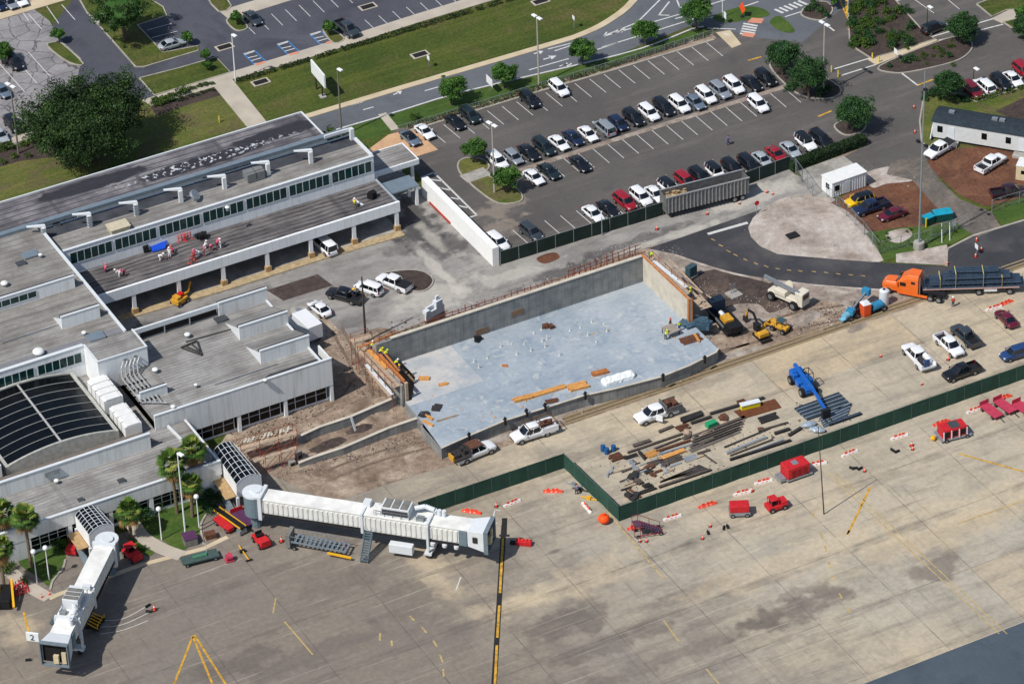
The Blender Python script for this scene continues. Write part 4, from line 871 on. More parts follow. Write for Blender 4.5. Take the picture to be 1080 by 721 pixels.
def make_vehicle(kind, label='', cat='car', paint='white', roofc=None):
    L, w_, zh, zb, zr, xb0, xb1, xt0, xt1, zt = KIND[kind]; h = L/2
    t = thing('parked_'+{'SUV': 'suv'}.get(kind, kind), (0, 0, 0), 0, 'x', cat)
    pm = PAINT[paint]; b = MB(); zl = .24 if kind not in ('pickup', 'jeep') else .36
    if kind == 'pickup':
        b.loft([ring_at(-.9, w_, zl, zb), ring_at(1.5, w_, zl, zb), ring_at(1.9, w_, zl, zh), ring_at(2.3, w_*.98, zl, zh-.03), ring_at(h-.25, w_*.94, zl+.03, zh-.09), ring_at(h-.08, w_*.88, zl+.06, zh-.16), ring_at(h, w_*.8, zl+.12, zh-.34)])
        b.box(-h+.02, -.9, -w_, w_, zl+.05, .68); b.box(-h, -h+.1, -w_, w_, .6, zt)
        for s in (-1, 1): b.box(-h+.1, -.9, s*w_, s*(w_-.12), .6, zt+.02)
        b.box(-1.0, -.9, -w_, w_, .6, zt+.05)
    else:
        b.loft(shell([(-h, zl+.16, zt-.3), (-h+.18, zl+.05, zt-.05), (-h+.6, zl, zt), (-.3, zl, zb), (xb1, zl, zb-.02), (h-.7, zl, zh-.03), (h-.2, zl+.05, zh-.16), (h, zl+.14, zh-.38)], h, w_))
    # pillars
    wt = w_*.74; wb = w_*.92
    for s in (-1, 1):
        b.bar((xb1, s*wb, zb-.02), (xt1, s*wt, zr-.05), .06, .06); b.bar((xb0, s*wb, zb-.02), (xt0, s*wt, zr-.05), .1 if kind != 'sedan' else .08, .07)
        xm = (xb0+xb1)/2; b.bar((xm, s*(wb+.012), zb-.02), ((xt0+xt1)/2+.1, s*(wt+.012), zr-.05), .06, .04)
        if kind in ('SUV', 'wagon', 'van', 'jeep'): b.bar((xb0+.75, s*(wb+.012), zb-.02), (xt0+.7, s*(wt+.012), zr-.05), .07, .04)
    body = b.build('body', pm, t); sm_(body)
    for s in (): pass
    def cab(k0, k1, grow):
        rr = []
        for j in range(2):
            f = k0 if j == 0 else k1; xa = xb0+(xt0-xb0)*f; xc = xb1+(xt1-xb1)*f; y = (wb+(wt-wb)*f)+grow; z = zb-.03+(zr-.06-zb+.03)*f
            rr.append([(xa-grow, -y*.8, z), (xa+.28, -y, z), (xc-.3, -y, z), (xc+grow, -y*.72, z), (xc+grow+.06, 0, z), (xc+grow, y*.72, z), (xc-.3, y, z), (xa+.28, y, z), (xa-grow, y*.8, z), (xa-grow-.05, 0, z)])
        return rr
    b = MB(); b.loft(cab(0, 1, 0)); b.build('windows', m_carglass, t)
    q0 = cab(1, 1, .035)[0]; cx_ = (xt0+xt1)/2
    ring1 = [(x, y, zr-.07) for x, y, z in q0]; ring2 = [(cx_+(x-cx_)*.96, y*.93, zr-.015) for x, y, z in q0]; ring3 = [(cx_+(x-cx_)*.84, y*.74, zr+.02) for x, y, z in q0]
    b = MB(); b.loft([ring1, ring2, ring3]); sm_(b.build('roof', PAINT[roofc] if roofc else pm, t))
    r = .41 if kind in ('pickup', 'van', 'jeep') else (.37 if kind in ('SUV', 'wagon') else .33)
    wheels(t, (-h+ (1.25 if kind == 'pickup' else 1.0), h-.95), w_-.11, r)
    for s in (-1, 1):
        b = MB(); b.box(h-.26, h-.06, s*w_*.55, s*w_*.83, zh-.36, zh-.2); b.build('headlight', m_lamp, t)
        b = MB(); b.box(-h-.01, -h+.12, s*w_*.62, s*w_*.88, zt-.35, zt-.12); b.build('tail_light', m_tail, t)
        b = MB(); b.box(xb1-.35, xb1-.15, s*w_, s*(w_+.18), zb, zb+.14); b.build('mirror', pm, t)
    b = MB(); b.box(h-.1, h+.02, -w_*.6, w_*.6, zl+.16, zl+.36); b.build('grille', m_plastic, t)
    if kind == 'pickup': b = MB(); b.box(-h+.1, -1.0, -w_+.12, w_-.12, .68, .72); b.build('bed', m_plastic, t)
    return t
USED = {}
def recolour(t, paint, roofc=None):
    for c in t.children:
        k = c.name.split('.')[0]
        if k in ('body', 'roof', 'mirror'):
            c.material_slots[0].link = 'OBJECT'; c.material_slots[0].material = PAINT[roofc if (roofc and k == 'roof') else paint]
def vehicle(kind, px, py, rz, paint, label, group=None, roofc=None, bedcover=None, z=.75, s=1.0, cat=None):
    if kind not in PROTO: t = PROTO[kind] = make_vehicle(kind); first = True
    else: t = copy_tree(PROTO[kind]); first = False
    for c in t.children:
        if not first and c.parent is None: c.parent = t
    recolour(t, paint, roofc); g = G(px, py, z)
    place(t, (g.x, g.y, .03), rz, label, group, s); t['category'] = cat or {'pickup': 'pickup truck', 'van': 'van', 'SUV': 'car', 'jeep': 'car'}.get(kind, 'car')
    if bedcover:
        if kind == 'pickup': b = MB(); b.box(-2.93, -.95, -.98, .98, 1.16, 1.22); b.build('bed_cover', m_plastic, t)
    return t
def row(cars, rname, hd, group):
    n = len(cars)
    for i, c in enumerate(cars):
        px, py, kind, col = c[:4]; extra = c[4] if len(c) > 4 else {}
        rev = extra.get('rev', False); nm = (col+' '+kind)
        same = [k for k in range(n) if cars[k][2:4] == c[2:4]]
        nb = []
        if i: nb.append(cars[i-1][3]+' '+cars[i-1][2])
        if i < n-1: nb.append(cars[i+1][3]+' '+cars[i+1][2])
        lab = nm+', '+('no. ' if 0 else '')+ORD[i]+' from left in the '+rname
        rz = head(px, py, *hd)+(math.pi if rev else 0)+random.uniform(-.03, .03)
        if extra.get('roof'): lab = nm+' with '+extra['roof']+' top, '+ORD[i]+' from left in the '+rname
        vehicle(kind, px, py, rz, col, lab, group, roofc=extra.get('roof'), s=random.uniform(.97, 1.02))
ORD = ['first', 'second', 'third', 'fourth', 'fifth', 'sixth', 'seventh', 'eighth', 'ninth', 'tenth', 'eleventh', 'twelfth', 'thirteenth', 'fourteenth', 'fifteenth', 'sixteenth', 'seventeenth', 'eighteenth', 'nineteenth', 'twentieth']
HD = (17.5, 14.5)
row([(432.5, 145, 'sedan', 'silver blue', {'roof': 'black'}), (448, 138, 'coupe', 'white'), (479.5, 128, 'sedan', 'black'), (495.5, 121.5, 'SUV', 'dark green'), (558.5, 105, 'SUV', 'black'), (589.5, 93, 'SUV', 'white')], 'parked row nearest the hedge', HD, 'cars parked along the hedge')
row([(524.5, 169.5, 'SUV', 'white'), (541.6, 165, 'hatchback', 'silver'), (557.5, 160, 'sedan', 'black'), (573.6, 154.5, 'wagon', 'dark green'), (589.4, 150, 'sedan', 'white'), (604.4, 144.5, 'sedan', 'navy'), (620, 140.5, 'sedan', 'white'), (637.5, 134.5, 'wagon', 'silver', {'rev': 1}), (652, 129.5, 'hatchback', 'navy'), (668, 124, 'SUV', 'black'), (684.5, 118.7, 'SUV', 'white'), (700, 113, 'wagon', 'black'), (716.5, 110, 'SUV', 'white'), (733, 107, 'sedan', 'silver blue'), (744.5, 100.5, 'SUV', 'white'), (759.5, 95.5, 'SUV', 'silver'), (774, 90, 'SUV', 'white'), (792.5, 87, 'sedan', 'black'), (807.5, 82, 'SUV', 'black')], 'long middle parked row', HD, 'cars in the long middle row')
row([(563, 186, 'sedan', 'white'), (579, 180, 'sedan', 'dark green'), (611.7, 172, 'sedan', 'black'), (799.5, 109.5, 'SUV', 'white')], 'sparse row below the middle strip', HD, 'cars below the middle strip')
row([(525, 255, 'SUV', 'white'), (560, 244.5, 'SUV', 'dark grey'), (625.5, 224.5, 'sedan', 'white'), (641, 219, 'sedan', 'black'), (659, 212.5, 'SUV', 'red'), (676, 207.5, 'SUV', 'white'), (691, 204, 'sedan', 'white'), (706, 198, 'SUV', 'white', {'roof': 'black'}), (723, 190.5, 'SUV', 'red'), (738, 186, 'SUV', 'black'), (755, 182, 'jeep', 'white', {'roof': 'black'}), (772, 176.5, 'SUV', 'black'), (790, 173, 'wagon', 'black'), (804, 167.5, 'sedan', 'pale grey'), (819, 162, 'coupe', 'red'), (833.5, 157, 'sedan', 'pale grey'), (850, 150.5, 'jeep', 'white', {'roof': 'black'}), (866, 147, 'wagon', 'black')], 'parked row along the screened fence', HD, 'cars along the screened fence')
row([(1026, 95, 'SUV', 'dark red'), (1038.5, 90.5, 'SUV', 'white', {'rev': 1}), (1056, 86.5, 'SUV', 'black'), (1068.5, 82.5, 'sedan', 'white'), (1079, 74, 'SUV', 'red')], 'right edge row above the office trailer', HD, 'cars at the right edge')
row([(2, 95, 'sedan', 'silver blue'), (15, 65.5, 'SUV', 'black')], 'cracked far-left lot', (12, 12), 'cars in the far left lot')
row([(0, 142, 'sedan', 'pale grey'), (14, 131, 'SUV', 'black')], 'near edge of the cracked far-left lot', (12, 14), 'cars in the far left lot')
row([(-2, 4, 'hatchback', 'navy'), (10, 2, 'sedan', 'silver'), (20, -1, 'sedan', 'white')], 'far top-left corner', (10, 10), 'cars in the top left corner')
def V(kind, px, py, hx, hy, paint, label, group=None, **k): return vehicle(kind, px, py, head(px, py, hx, hy), paint, label, group, **k)
V('sedan', 181, 46, 10, -3, 'pale grey', 'lone silver sedan parked in the small bay beside the planted island')
V('sedan', 266.5, 18.5, 12, 11, 'dark grey', 'dark grey sedan alone at the top row of the far lot')
V('pickup', 366, 30, 14, 11, 'dark grey', 'dark grey pickup truck by the small island of the far lot')
V('SUV', 985, 29, 10, -4, 'black', 'black car half hidden beside the tree at top right')
V('pickup', 991, 157, -20, 12, 'white', 'white pickup truck with black bed cover beside the office trailer', bedcover=1)
V('pickup', 1045, 172, 20, -12, 'white', 'white pickup truck with open bed on the mulch by the trailer')
V('pickup', 1064, 202, 20, -3, 'dark purple', 'dark purple pickup truck by the fence at the right edge')
V('SUV', 906.5, 211, -18, 5, 'yellow', 'yellow car with a black roof beside the site office', roofc='black')
V('pickup', 918.5, 218, -18, 6, 'navy', 'navy pickup truck between the yellow car and the maroon sedan')
V('sedan', 941, 225, -18, 6, 'maroon', 'maroon sedan on the mulch beside the navy pickup')
V('sedan', 1061, 335, -14, -14, 'maroon', 'maroon sedan on the open apron at the right edge')
V('pickup', 1018.5, 354, -14, -12, 'dark grey', 'dark grey pickup truck parked right of the white pickup on the apron')
V('pickup', 1001, 363.5, 14, 13, 'white', 'plain white pickup truck between the work truck and the dark pickup')
V('pickup', 1014, 391.5, -20, 7, 'black', 'black pickup truck nearest the green screen fence')
V('SUV', 1071, 372, -20, 6, 'blue', 'blue car at the right edge by the green screen fence')
V('sedan', 337, 324.5, -14, -11, 'white', 'white sedan in the yard beside the round ground cover')
V('pickup', 363.5, 311.5, -22, -6, 'black', 'black pickup truck with a worker in its bed in the yard')
V('SUV', 389, 303.6, -20, -7, 'white', 'white SUV between the black and the white pickup in the yard')
V('pickup', 415.5, 298, -20, -8, 'white', 'white pickup truck with a covered bed in the yard', bedcover=1)
V('van', 342, 257.5, -8, -7, 'white', 'white van half under the arcade roof', z=1)
# ---- work trucks
m_steel = M('dark_steel', (70, 66, 66), .6, .3, var=.3, vs=3); m_rust = M('rust_brown', (100, 66, 50), .9, var=.4, vs=3)
def work_truck(px, py, hx, hy, label, style):
    t = V('pickup', px, py, hx, hy, 'white', label)
    if style != 'plain':
        for c in list(t.children):
            if c.name.startswith('bed') : bpy.data.objects.remove(c)
    t.name = 'work_truck'; t['category'] = 'work truck'; t.scale = (1.1, 1.08, 1.1)
    if style == 'flat':
        b = MB(); b.box(-3.3, -1.05, -1.12, 1.12, .95, 1.2); b.box(-1.1, -1.0, -1.05, 1.05, 1.2, 2.0); b.build('flatbed', m_steel, t)
        b = MB()
        for k in range(9): x = -3.1+random.random()*1.6; y = -.8+random.random()*1.3; b.box(x, x+.3+random.random()*.4, y, y+.35, 1.2, 1.5+random.random()*.5)
        b.build('tools', m_steel, t)
        b = MB(); b.box(-.9, .9, -.85, .85, 1.9, 2.02); b.build('rusty_rack', m_rust, t)
        b = MB(); b.box(-3.5, -3.3, -.6, .6, .8, 1.6); b.build('pump', M('machine_yellow', (206, 154, 52), .6, var=.3, vs=2.5), t)
    elif style == 'service':
        b = MB(); b.box(-3.25, -.98, -1.14, -.75, .7, 1.5); b.box(-3.25, -.98, .75, 1.14, .7, 1.5); b.box(-3.25, -3.1, -1.1, 1.1, .7, 1.25); b.build('side_box', PAINT['white'], t)
        b = MB()
        for s in (-1, 1):
            b.bar((-3.2, s*1.0, 2.1), (1.0, s*1.0, 2.15), .08, .08)
            for x in (-3.1, -1.1, .9): b.bar((x, s*1.0, 1.3), (x, s*1.0, 2.1), .07, .07)
        for x in (-3.1, -1.1, .9): b.bar((x, -1, 2.1), (x, 1, 2.1), .07, .07)
        b.build('ladder_rack', m_rust, t)
        b = MB()
        for k in range(8): x = -2.9+random.random()*1.5; y = -.6+random.random()*.9; b.box(x, x+.5, y, y+.3, .9, 1.4+random.random()*.5)
        b.build('tools', m_rust, t)
    elif style == 'tanker':
        b = MB(); b.box(-3.25, -.98, -1.1, 1.1, .8, 1.05); b.box(-3.2, -1, -1.12, -.98, 1.05, 1.4); b.box(-3.2, -1, .98, 1.12, 1.05, 1.4); b.build('utility_bed', PAINT['white'], t)
        b = MB(); b.cyl((-2.6, -.5, 1.5), (-1.1, -.5, 1.5), .38, n=12); b.build('tank', PAINT['white'], t)
        b = MB(); b.box(-2.9, -1.2, .1, .7, 1.05, 1.6); b.build('tool_chest', m_steel, t)
        b = MB(); b.box(-3.2, -2.8, -.1, .7, 1.05, 2.0); b.build('welder', PAINT['blue'], t)
    elif style == 'grey':
        b = MB(); b.box(-3.4, -1.0, -1.12, 1.12, .9, 1.1); b.box(-3.4, -1.2, -1.12, -.98, 1.1, 1.65); b.box(-3.4, -1.2, .98, 1.12, 1.1, 1.65); b.box(-1.2, -1.05, -1.1, 1.1, 1.1, 2.0); b.build('dump_bed', M('grey_bed', (110, 108, 108), .5, .2), t)
        b = MB(); b.box(-3.0, -2.3, -.7, .7, 1.1, 1.8); b.box(-2.1, -1.5, -.6, .3, 1.1, 1.9); b.build('load', m_rust, t)
        b = MB(); b.bar((.55, 1.12, .95), (.0, 1.9, .95), .08, .9); b.build('open_door', PAINT['white'], t)
    return t
work_truck(500, 476.5, 20, -8, 'white flatbed work truck loaded with rusty tools, by the slab corner', 'flat')
work_truck(561.5, 456, -22, 7, 'white service truck with a rusty ladder rack in front of the slab', 'service')
work_truck(691.5, 436, -24, 8, 'white truck with grey dump bed and open driver door', 'grey')
work_truck(967.5, 376, -14, -15, 'white work truck with round tank and blue welder in its bed', 'tanker')
# black top tone for tanker roof
# ---- orange semi with flatbed trailer
a = G(928, 303); c = G(969, 311); rz = math.atan2((a-c).y, (a-c).x)
t = thing('semi_tractor', (c.x, c.y, .03), rz, 'bright orange sleeper semi truck pulling the flatbed of joists', 'semi truck')
L = 7.4; b = MB(); om = PAINT['orange']
b.loft([[(x, -w_, zl), (x, -w_, zh*.8), (x, -w_*.8, zh), (x, w_*.8, zh), (x, w_, zh*.8), (x, w_, zl)] for x, w_, zl, zh in ((3.0, 1.2, .7, 2.2), (4.9, 1.08, .7, 2.02), (5.45, .9, .75, 1.65))])
b.build('hood', om, t, smooth=False, bevel=.08)
b = MB(); b.loft([[(x, -w_, .7), (x, -w_, zh*.85), (x, -w_*.82, zh), (x, w_*.82, zh), (x, w_, zh*.85), (x, w_, .7)] for x, w_, zh in ((-.2, 1.22, 3.9), (1.4, 1.25, 3.85), (2.6, 1.22, 3.0), (3.3, 1.18, 2.3))]); b.build('cab', om, t, bevel=.08)
b = MB(); b.hexa([(2.68, -1.05, 2.98), (3.36, -1.05, 2.3), (3.36, 1.05, 2.3), (2.68, 1.05, 2.98)], [(2.72, -1.02, 3.02), (3.4, -1.02, 2.34), (3.4, 1.02, 2.34), (2.72, 1.02, 3.02)]); b.build('windshield', m_carglass, t)
for s in (-1, 1):
    b = MB(); b.box(1.7, 2.6, s*1.2, s*1.28, 1.9, 2.5); b.build('side_window', m_carglass, t)
    b = MB(); b.box(.3, .9, s*1.2, s*1.28, 2.5, 2.9); b.build('sleeper_window', m_carglass, t)
    b = MB(); b.box(-2.2, 3.0, s*1.0, s*1.25, .45, .75); b.build('side_skirt', om, t)
    b = MB(); b.box(2.9, 3.1, s*1.3, s*1.5, 1.9, 2.6); b.build('mirror', om, t)
    b = MB(); b.cyl((-.4, s*1.0, .8), (-.4, s*1.0, 3.7), .09); b.build('exhaust', m_rim, t)
b = MB(); b.box(-4, 0, -.5, .5, .8, 1.05); b.build('chassis', m_plastic, t); b = MB(); b.box(5.3, 5.55, -.9, .9, .45, .85); b.build('bumper', m_plastic, t)
wheels(t, (-2.1, -3.4), 1.0, .52, .5); wheels(t, (4.35,), 1.02, .5, .3)
a = G(972, 302, 1.1); c = G(1074, 299, 1.1); rz = math.atan2((a-c).y, (a-c).x); L = (a-c).length
t = thing('flatbed_trailer', (c.x, c.y, .03), rz, 'grey flatbed trailer under the stacked dark steel joists', 'trailer')
b = MB(); b.box(0, L, -1.3, 1.3, 1.2, 1.4); b.box(0, L, -.5, .5, .95, 1.2); b.build('deck', m_galv, t)
b = MB(); b.box(3.3, 5.2, -1.2, 1.2, .6, 1.15); b.build('tool_box', m_ac, t)
b = MB(); b.box(0, L, 1.3, 1.34, 1.22, 1.38); b.box(0, L, -1.34, -1.3, 1.22, 1.38); b.build('side_rail', M('striped_rail', (190, 150, 140), .6), t)
wheels(t, (1.4, 6.0), 1.05, .52, .5)
tr = t
m_joist = M('blue_black_steel', (66, 82, 100), .45, .2, var=.3, vs=2)
def joist(b, x0, x1, y, z0, h, rot=0):
    b.bar((x0, y, z0), (x1, y, z0), .3, .12); b.bar((x0+.5, y, z0+h), (x1-.5, y, z0+h), .3, .12)
    n = int((x1-x0)/.7)
    for k in range(n):
        xa = x0+(x1-x0)*k/n; xb_ = x0+(x1-x0)*(k+1)/n; b.bar((xa, y, z0 if k % 2 else z0+h), (xb_, y, z0+h if k % 2 else z0), .06, .06)
for k, (x0_, x1_, y, z) in enumerate([(-.8, L-.6, -1.05+.42*j, 1.5) for j in range(6)]+[(.8, L-2.6, -1.0+.45*j, 2.3) for j in range(5)]+[(2.5, L-4, -.8+.5*j, 3.05) for j in range(3)]):
    o = MB(); joist(o, 0, x1_-x0_, 0, 0, .6); q = o.build('steel_joist', m_joist, None)
    d = Vector((math.cos(rz), math.sin(rz), 0)); n_ = Vector((-d.y, d.x, 0)); p = Vector((c.x, c.y, .03))+d*x0_+n_*y; q.location = (p.x, p.y, z+.05); q.rotation_euler = (0, 0, rz+random.uniform(-.01, .01))
    tag(q, 'dark blue steel joist in the %s layer of the flatbed load' % ('bottom', 'middle', 'top')[0 if k < 6 else 1 if k < 11 else 2], 'steel joist', 'steel joists on the flatbed trailer')
for k, x in enumerate((2.6, 5.4, 9.5, 11.8)):
    b = MB(); hz = (3.5, 3.8, 3.8, 3.0)[k] if k != 0 else 3.0
    for p, q in (((0, -1.33, 1.3), (0, -1.15, hz)), ((0, -1.15, hz), (0, 1.15, hz)), ((0, 1.15, hz), (0, 1.33, 1.3))): b.bar(p, q, .1, .03)
    q = b.build('cargo_strap', M('yellow_strap', (206, 190, 110), .7), None); d = Vector((math.cos(rz), math.sin(rz), 0)); p = Vector((c.x, c.y, .03))+d*x; q.location = p; q.rotation_euler = (0, 0, rz)
    tag(q, 'yellow cargo strap over the joists, %s from the tail of the flatbed' % ORD[k], 'strap', 'straps over the joist load')
# ---- aluminium dump trailer
a = G(703, 232); c = G(790, 210); rz = math.atan2((c-a).y, (c-a).x); L = (c-a).length
t = thing('dump_trailer', (a.x, a.y, 0), rz, 'long grey ribbed open-top dump trailer by the screened fence', 'trailer')
m_alu = M('dull_aluminium', (172, 172, 170), .5, .35, var=.2, vs=2); m_alud = M('dark_aluminium', (122, 121, 120), .6, .3, var=.3)
b = MB(); b.box(0, L, 0, .08, 1.1, 3.9); b.box(0, L, 2.42, 2.5, 1.1, 3.9); b.box(0, .1, .08, 2.42, 1.1, 3.9); b.box(L-.1, L, .08, 2.42, 1.1, 3.9); b.box(.1, L-.1, .08, 2.42, 1.1, 1.3); b.build('body', m_alud, t)
b = MB()
for k in range(int(L/.62)): b.box(.3+k*.62, .42+k*.62, -.1, 0, 1.1, 3.85)
b.build('rib', m_alu, t)
b = MB(); b.box(-.05, L+.05, -.12, .12, 3.9, 4.05); b.box(-.05, L+.05, 2.38, 2.6, 3.9, 4.05); b.build('top_rail', m_alu, t)
b = MB()
for k in range(46): x = .3+random.random()*3.4; y = .3+random.random()*1.8; z = 2.6+random.random()*.9; b.box(x, x+.5, y, y+.2, z, z+.15)
b.box(.1, 4.2, .1, 2.4, 1.4, 2.9); b.build('debris', M('broken_wood', (184, 160, 124), .9, var=.4, vs=3), t)
wheels(t, (L-1.1, L-2.4), 1.0, .52, .5)
for c_ in t.children:
    if c_.name.startswith('wheel'): c_.location.y += 1.25
b = MB(); b.box(1.2, 1.4, .3, .5, 0, 1.1); b.box(1.2, 1.4, 2, 2.2, 0, 1.1); b.build('landing_gear', m_plastic, t)
# box truck hidden behind the concourse
p = G(322, 352); t = thing('box_truck', (p.x, p.y, 0), head(322, 352, -10, -9), 'white box truck half hidden behind the concourse corner', 'truck')
b = MB(); b.box(-3.3, 1.5, -1.2, 1.2, .9, 3.3); b.build('cargo_box', PAINT['white'], t, bevel=.05)
b = MB(); b.loft([[(x, -1.1, .6), (x, -1.1, z), (x, 1.1, z), (x, 1.1, .6)] for x, z in ((1.6, 2.4), (2.4, 2.3), (3.0, 1.5), (3.6, 1.3))]); b.build('cab', PAINT['white'], t, bevel=.05)
b = MB(); b.hexa([(2.44, -1, 2.25), (3.0, -1, 1.55), (3.0, 1, 1.55), (2.44, 1, 2.25)], [(2.5, -1, 2.3), (3.06, -1, 1.6), (3.06, 1, 1.6), (2.5, 1, 2.3)]); b.build('windshield', m_carglass, t)
wheels(t, (-2.3, 2.7), 1.0, .45)
# ================================================ FENCES, POLES
m_screen = M('green_screen', (42, 74, 62), .85, var=.2, vs=.7); m_screen_dk = M('dark_green_screen', (34, 50, 44), .85, var=.25, vs=.7)
m_post = M('grey_post', (150, 156, 158), .5, .3, var=.1)
def screen_fence(pts, h, pitch, mat, label, group=None, postm=None, rail=True, nm='screen_fence', thick=.04):
    P = [Vector((p.x, p.y, 0)) for p in W(pts)]
    t = thing(nm, P[0], 0, label, 'fence', group)
    for p, q in zip(P, P[1:]):
        p = p-P[0]; q = q-P[0]; d = q-p; n = max(1, round(d.length/pitch)); u = d.normalized(); nn = Vector((-u.y, u.x, 0))
        if mat:
            for k in range(n):
                a = p+d*(k/n)+u*.03; c = p+d*((k+1)/n)-u*.03; off = nn*random.uniform(-.05, .05)
                b = MB(); m_ = (a+c)/2+off*1.5
                for (e, f) in ((a, m_), (m_, c)): b.hexa([(e.x-nn.x*thick/2, e.y-nn.y*thick/2, .02), (f.x-nn.x*thick/2, f.y-nn.y*thick/2, .02), (f.x+nn.x*thick/2, f.y+nn.y*thick/2, .02), (e.x+nn.x*thick/2, e.y+nn.y*thick/2, .02)], [(e.x-nn.x*thick/2, e.y-nn.y*thick/2, h), (f.x-nn.x*thick/2, f.y-nn.y*thick/2, h), (f.x+nn.x*thick/2, f.y+nn.y*thick/2, h), (e.x+nn.x*thick/2, e.y+nn.y*thick/2, h)])
                b.build('screen_panel', mat, t)
        for k in range(n+1):
            a = p+d*(k/n); b = MB(); b.cyl((a.x, a.y, 0), (a.x, a.y, h+.12), .05, n=6); b.build('post', postm or m_post, t)
        if rail: b = MB(); b.cyl((p.x, p.y, h), (q.x, q.y, h), .035, n=5); b.build('top_rail', postm or m_post, t)
    return t
screen_fence([(442, 545), (595, 493.5), (653, 549.5), (1090, 396)], 2.55, 3.0, m_screen, 'long dark green screen fence across the apron', postm=M('green_post', (70, 96, 86), .7))
screen_fence([(528, 279), (700, 226.5), (834, 178)], 2.4, 3.0, m_screen_dk, 'dark green screened fence behind the parked cars and dump trailer')
# black mark patches left out; chain-link with fine wires
m_wire = M('galvanised_wire', (140, 146, 148), .5, .4, var=0)
def chain_link(pts, h, pitch, label, nm='chain_link_fence', wires=14):
    P = [Vector((p.x, p.y, 0)) for p in W(pts)]; t = thing(nm, P[0], 0, label, 'fence')
    b = MB()
    for p, q in zip(P, P[1:]):
        p = p-P[0]; q = q-P[0]; d = q-p; L = d.length; u = d/L; n = int(L/.45)
        for k in range(n):
            s0 = L*k/n
            for sg in (1, -1):
                s1 = min(max(s0+sg*h, 0), L); a = p+u*s0; c = p+u*s1; zz = h*abs(s1-s0)/h
                if zz > .05: b.bar((a.x, a.y, .05), (c.x, c.y, .05+zz), .018, .018)
        for k in range(max(1, round(L/pitch))+1):
            a = p+d*(k/max(1, round(L/pitch))); c_ = MB(); c_.cyl((a.x, a.y, 0), (a.x, a.y, h+.1), .05, n=6); c_.build('post', m_post, t)
        c_ = MB(); c_.cyl((p.x, p.y, h), (q.x, q.y, h), .035, n=5); c_.build('top_rail', m_post, t)
    b.build('mesh', m_wire, t); return t
chain_link([(872, 208), (893, 228), (912, 248), (928, 268), (950, 262), (972, 258), (1022, 238)], 2.2, 3, 'chain-link fence round the small mulch lot and pole')
chain_link([(1046, 224), (1060, 219), (1090, 211), (1130, 200)], 2.2, 3, 'chain-link fence at the right edge below the dark purple pickup')
chain_link([(833, 174), (846, 192), (857, 207)], 2.6, 2.6, 'leaning chain-link gate by the end of the screened fence', 'chain_link_gate')
chain_link([(420, 140), (450, 131), (560, 97), (650, 70), (752, 38)], 1.2, 1.95, 'low chain-link fence with many posts between hedge and lot', 'low_fence')
for x, y, hx, hy in ((1009, 250, 1, 0),):
    pass
t = thing('propped_gate', G(982, 250), head(982, 250, 30, -9), 'open gate frame propped on two white poles by the teal tanks', 'gate')
b = MB(); b.bar((0, 0, .2), (4.6, 0, .2), .07, .07); b.bar((0, 0, 2), (4.6, 0, 2), .07, .07); b.bar((0, 0, .2), (0, 0, 2), .07, .07); b.bar((4.6, 0, .2), (4.6, 0, 2), .07, .07); b.bar((2.3, 0, .2), (2.3, 0, 2), .06, .06); b.build('frame', m_post, t)
for x in (.6, 2.0): b = MB(); b.cyl((x, -2.2, 0), (x+1.2, .0, 1.9), .06); b.build('brace', m_trim, t)
b = MB(); b.box(3.2, 4.3, -.08, -.04, .8, 1.7); b.build('sign_panel', m_trim, t)
m_pole = M('pale_concrete_pole', (176, 170, 158), .7, var=.1); m_polegrey = M('grey_pole', (124, 118, 108), .7, var=.15); m_lampw = M('white_lamp_head', (232, 234, 232), .4, var=0); m_poledk = M('dark_pole', (72, 62, 56), .6)
def pole(base, topy, label, mat=m_pole, heads=2, r=.17, group='tall light poles', cat='light pole', nm='light_pole', hd=(1, .6), conc=0):
    g = G(*base); h = 1.0
    lo, hi = 1.0, 60.0
    for _ in range(40):
        h = (lo+hi)/2; v = g+Vector((0, 0, h))-CP; y = H0/2-FPX*v.dot(CU)/v.dot(CF)
        if y < topy: hi = h
        else: lo = h
    t = thing(nm, (g.x, g.y, 0), head(base[0], base[1], *hd), label, cat, group)
    b = MB(); b.cyl((0, 0, 0), (0, 0, h), r, r*.55, n=8); b.build('pole', mat, t)
    if conc: b = MB(); b.cyl((0, 0, 0), (0, 0, 1.2), conc, conc, n=8); b.build('base', m_pad, t)
    if heads:
        for s in ((-1, 1) if heads == 2 else (1,)):
            b = MB(); b.box(s*.15, s*1.15, -.28, .28, h-.12, h+.1); b.build('lamp_head', m_lampw, t, bevel=.04)
    return t
pole((19.6, 162), 90, 'grey light pole beside the big oak in the far-left lot', m_polegrey)
pole((248.5, 86), 36, 'pale light pole on the walkway of the far lot', m_lampw, 1, .13)
pole((360.4, 143.5), 72, 'slim light pole behind the billboard by the long hall', m_polegrey, 1)
pole((568.4, 89), 18, 'tall light pole on the hedge strip beside the lone white SUV')
pole((521.6, 203.5), 131, 'tall light pole between the two small lot islands')
pole((868.3, 98), 25, 'tall light pole among the two dark trees')
pole((867, 0), -60, 'light pole cut off at the top edge', m_lampw)
pole((635, 248), 229, 'short grey pole at the screened fence', m_post, 0, .1, 'short poles')
pole((385.8, 360), 292, 'wooden utility pole in the yard in front of the parked pickups', m_poledk, 0, .2, 'single poles', 'utility pole', 'utility_pole')
t = pole((969, 262), 75, 'very tall steel pole on a round concrete footing by the mulch lot', M('steel_pole', (150, 164, 166), .4, .4, var=.05), 0, .16, 'single poles', 'pole', 'steel_pole', conc=.85)
b = MB()
for x, z in ((-.9, 18.5), (.8, 18.5), (.2, 28)): b.box(x-.3, x+.3, -.2, .2, z, z+.35)
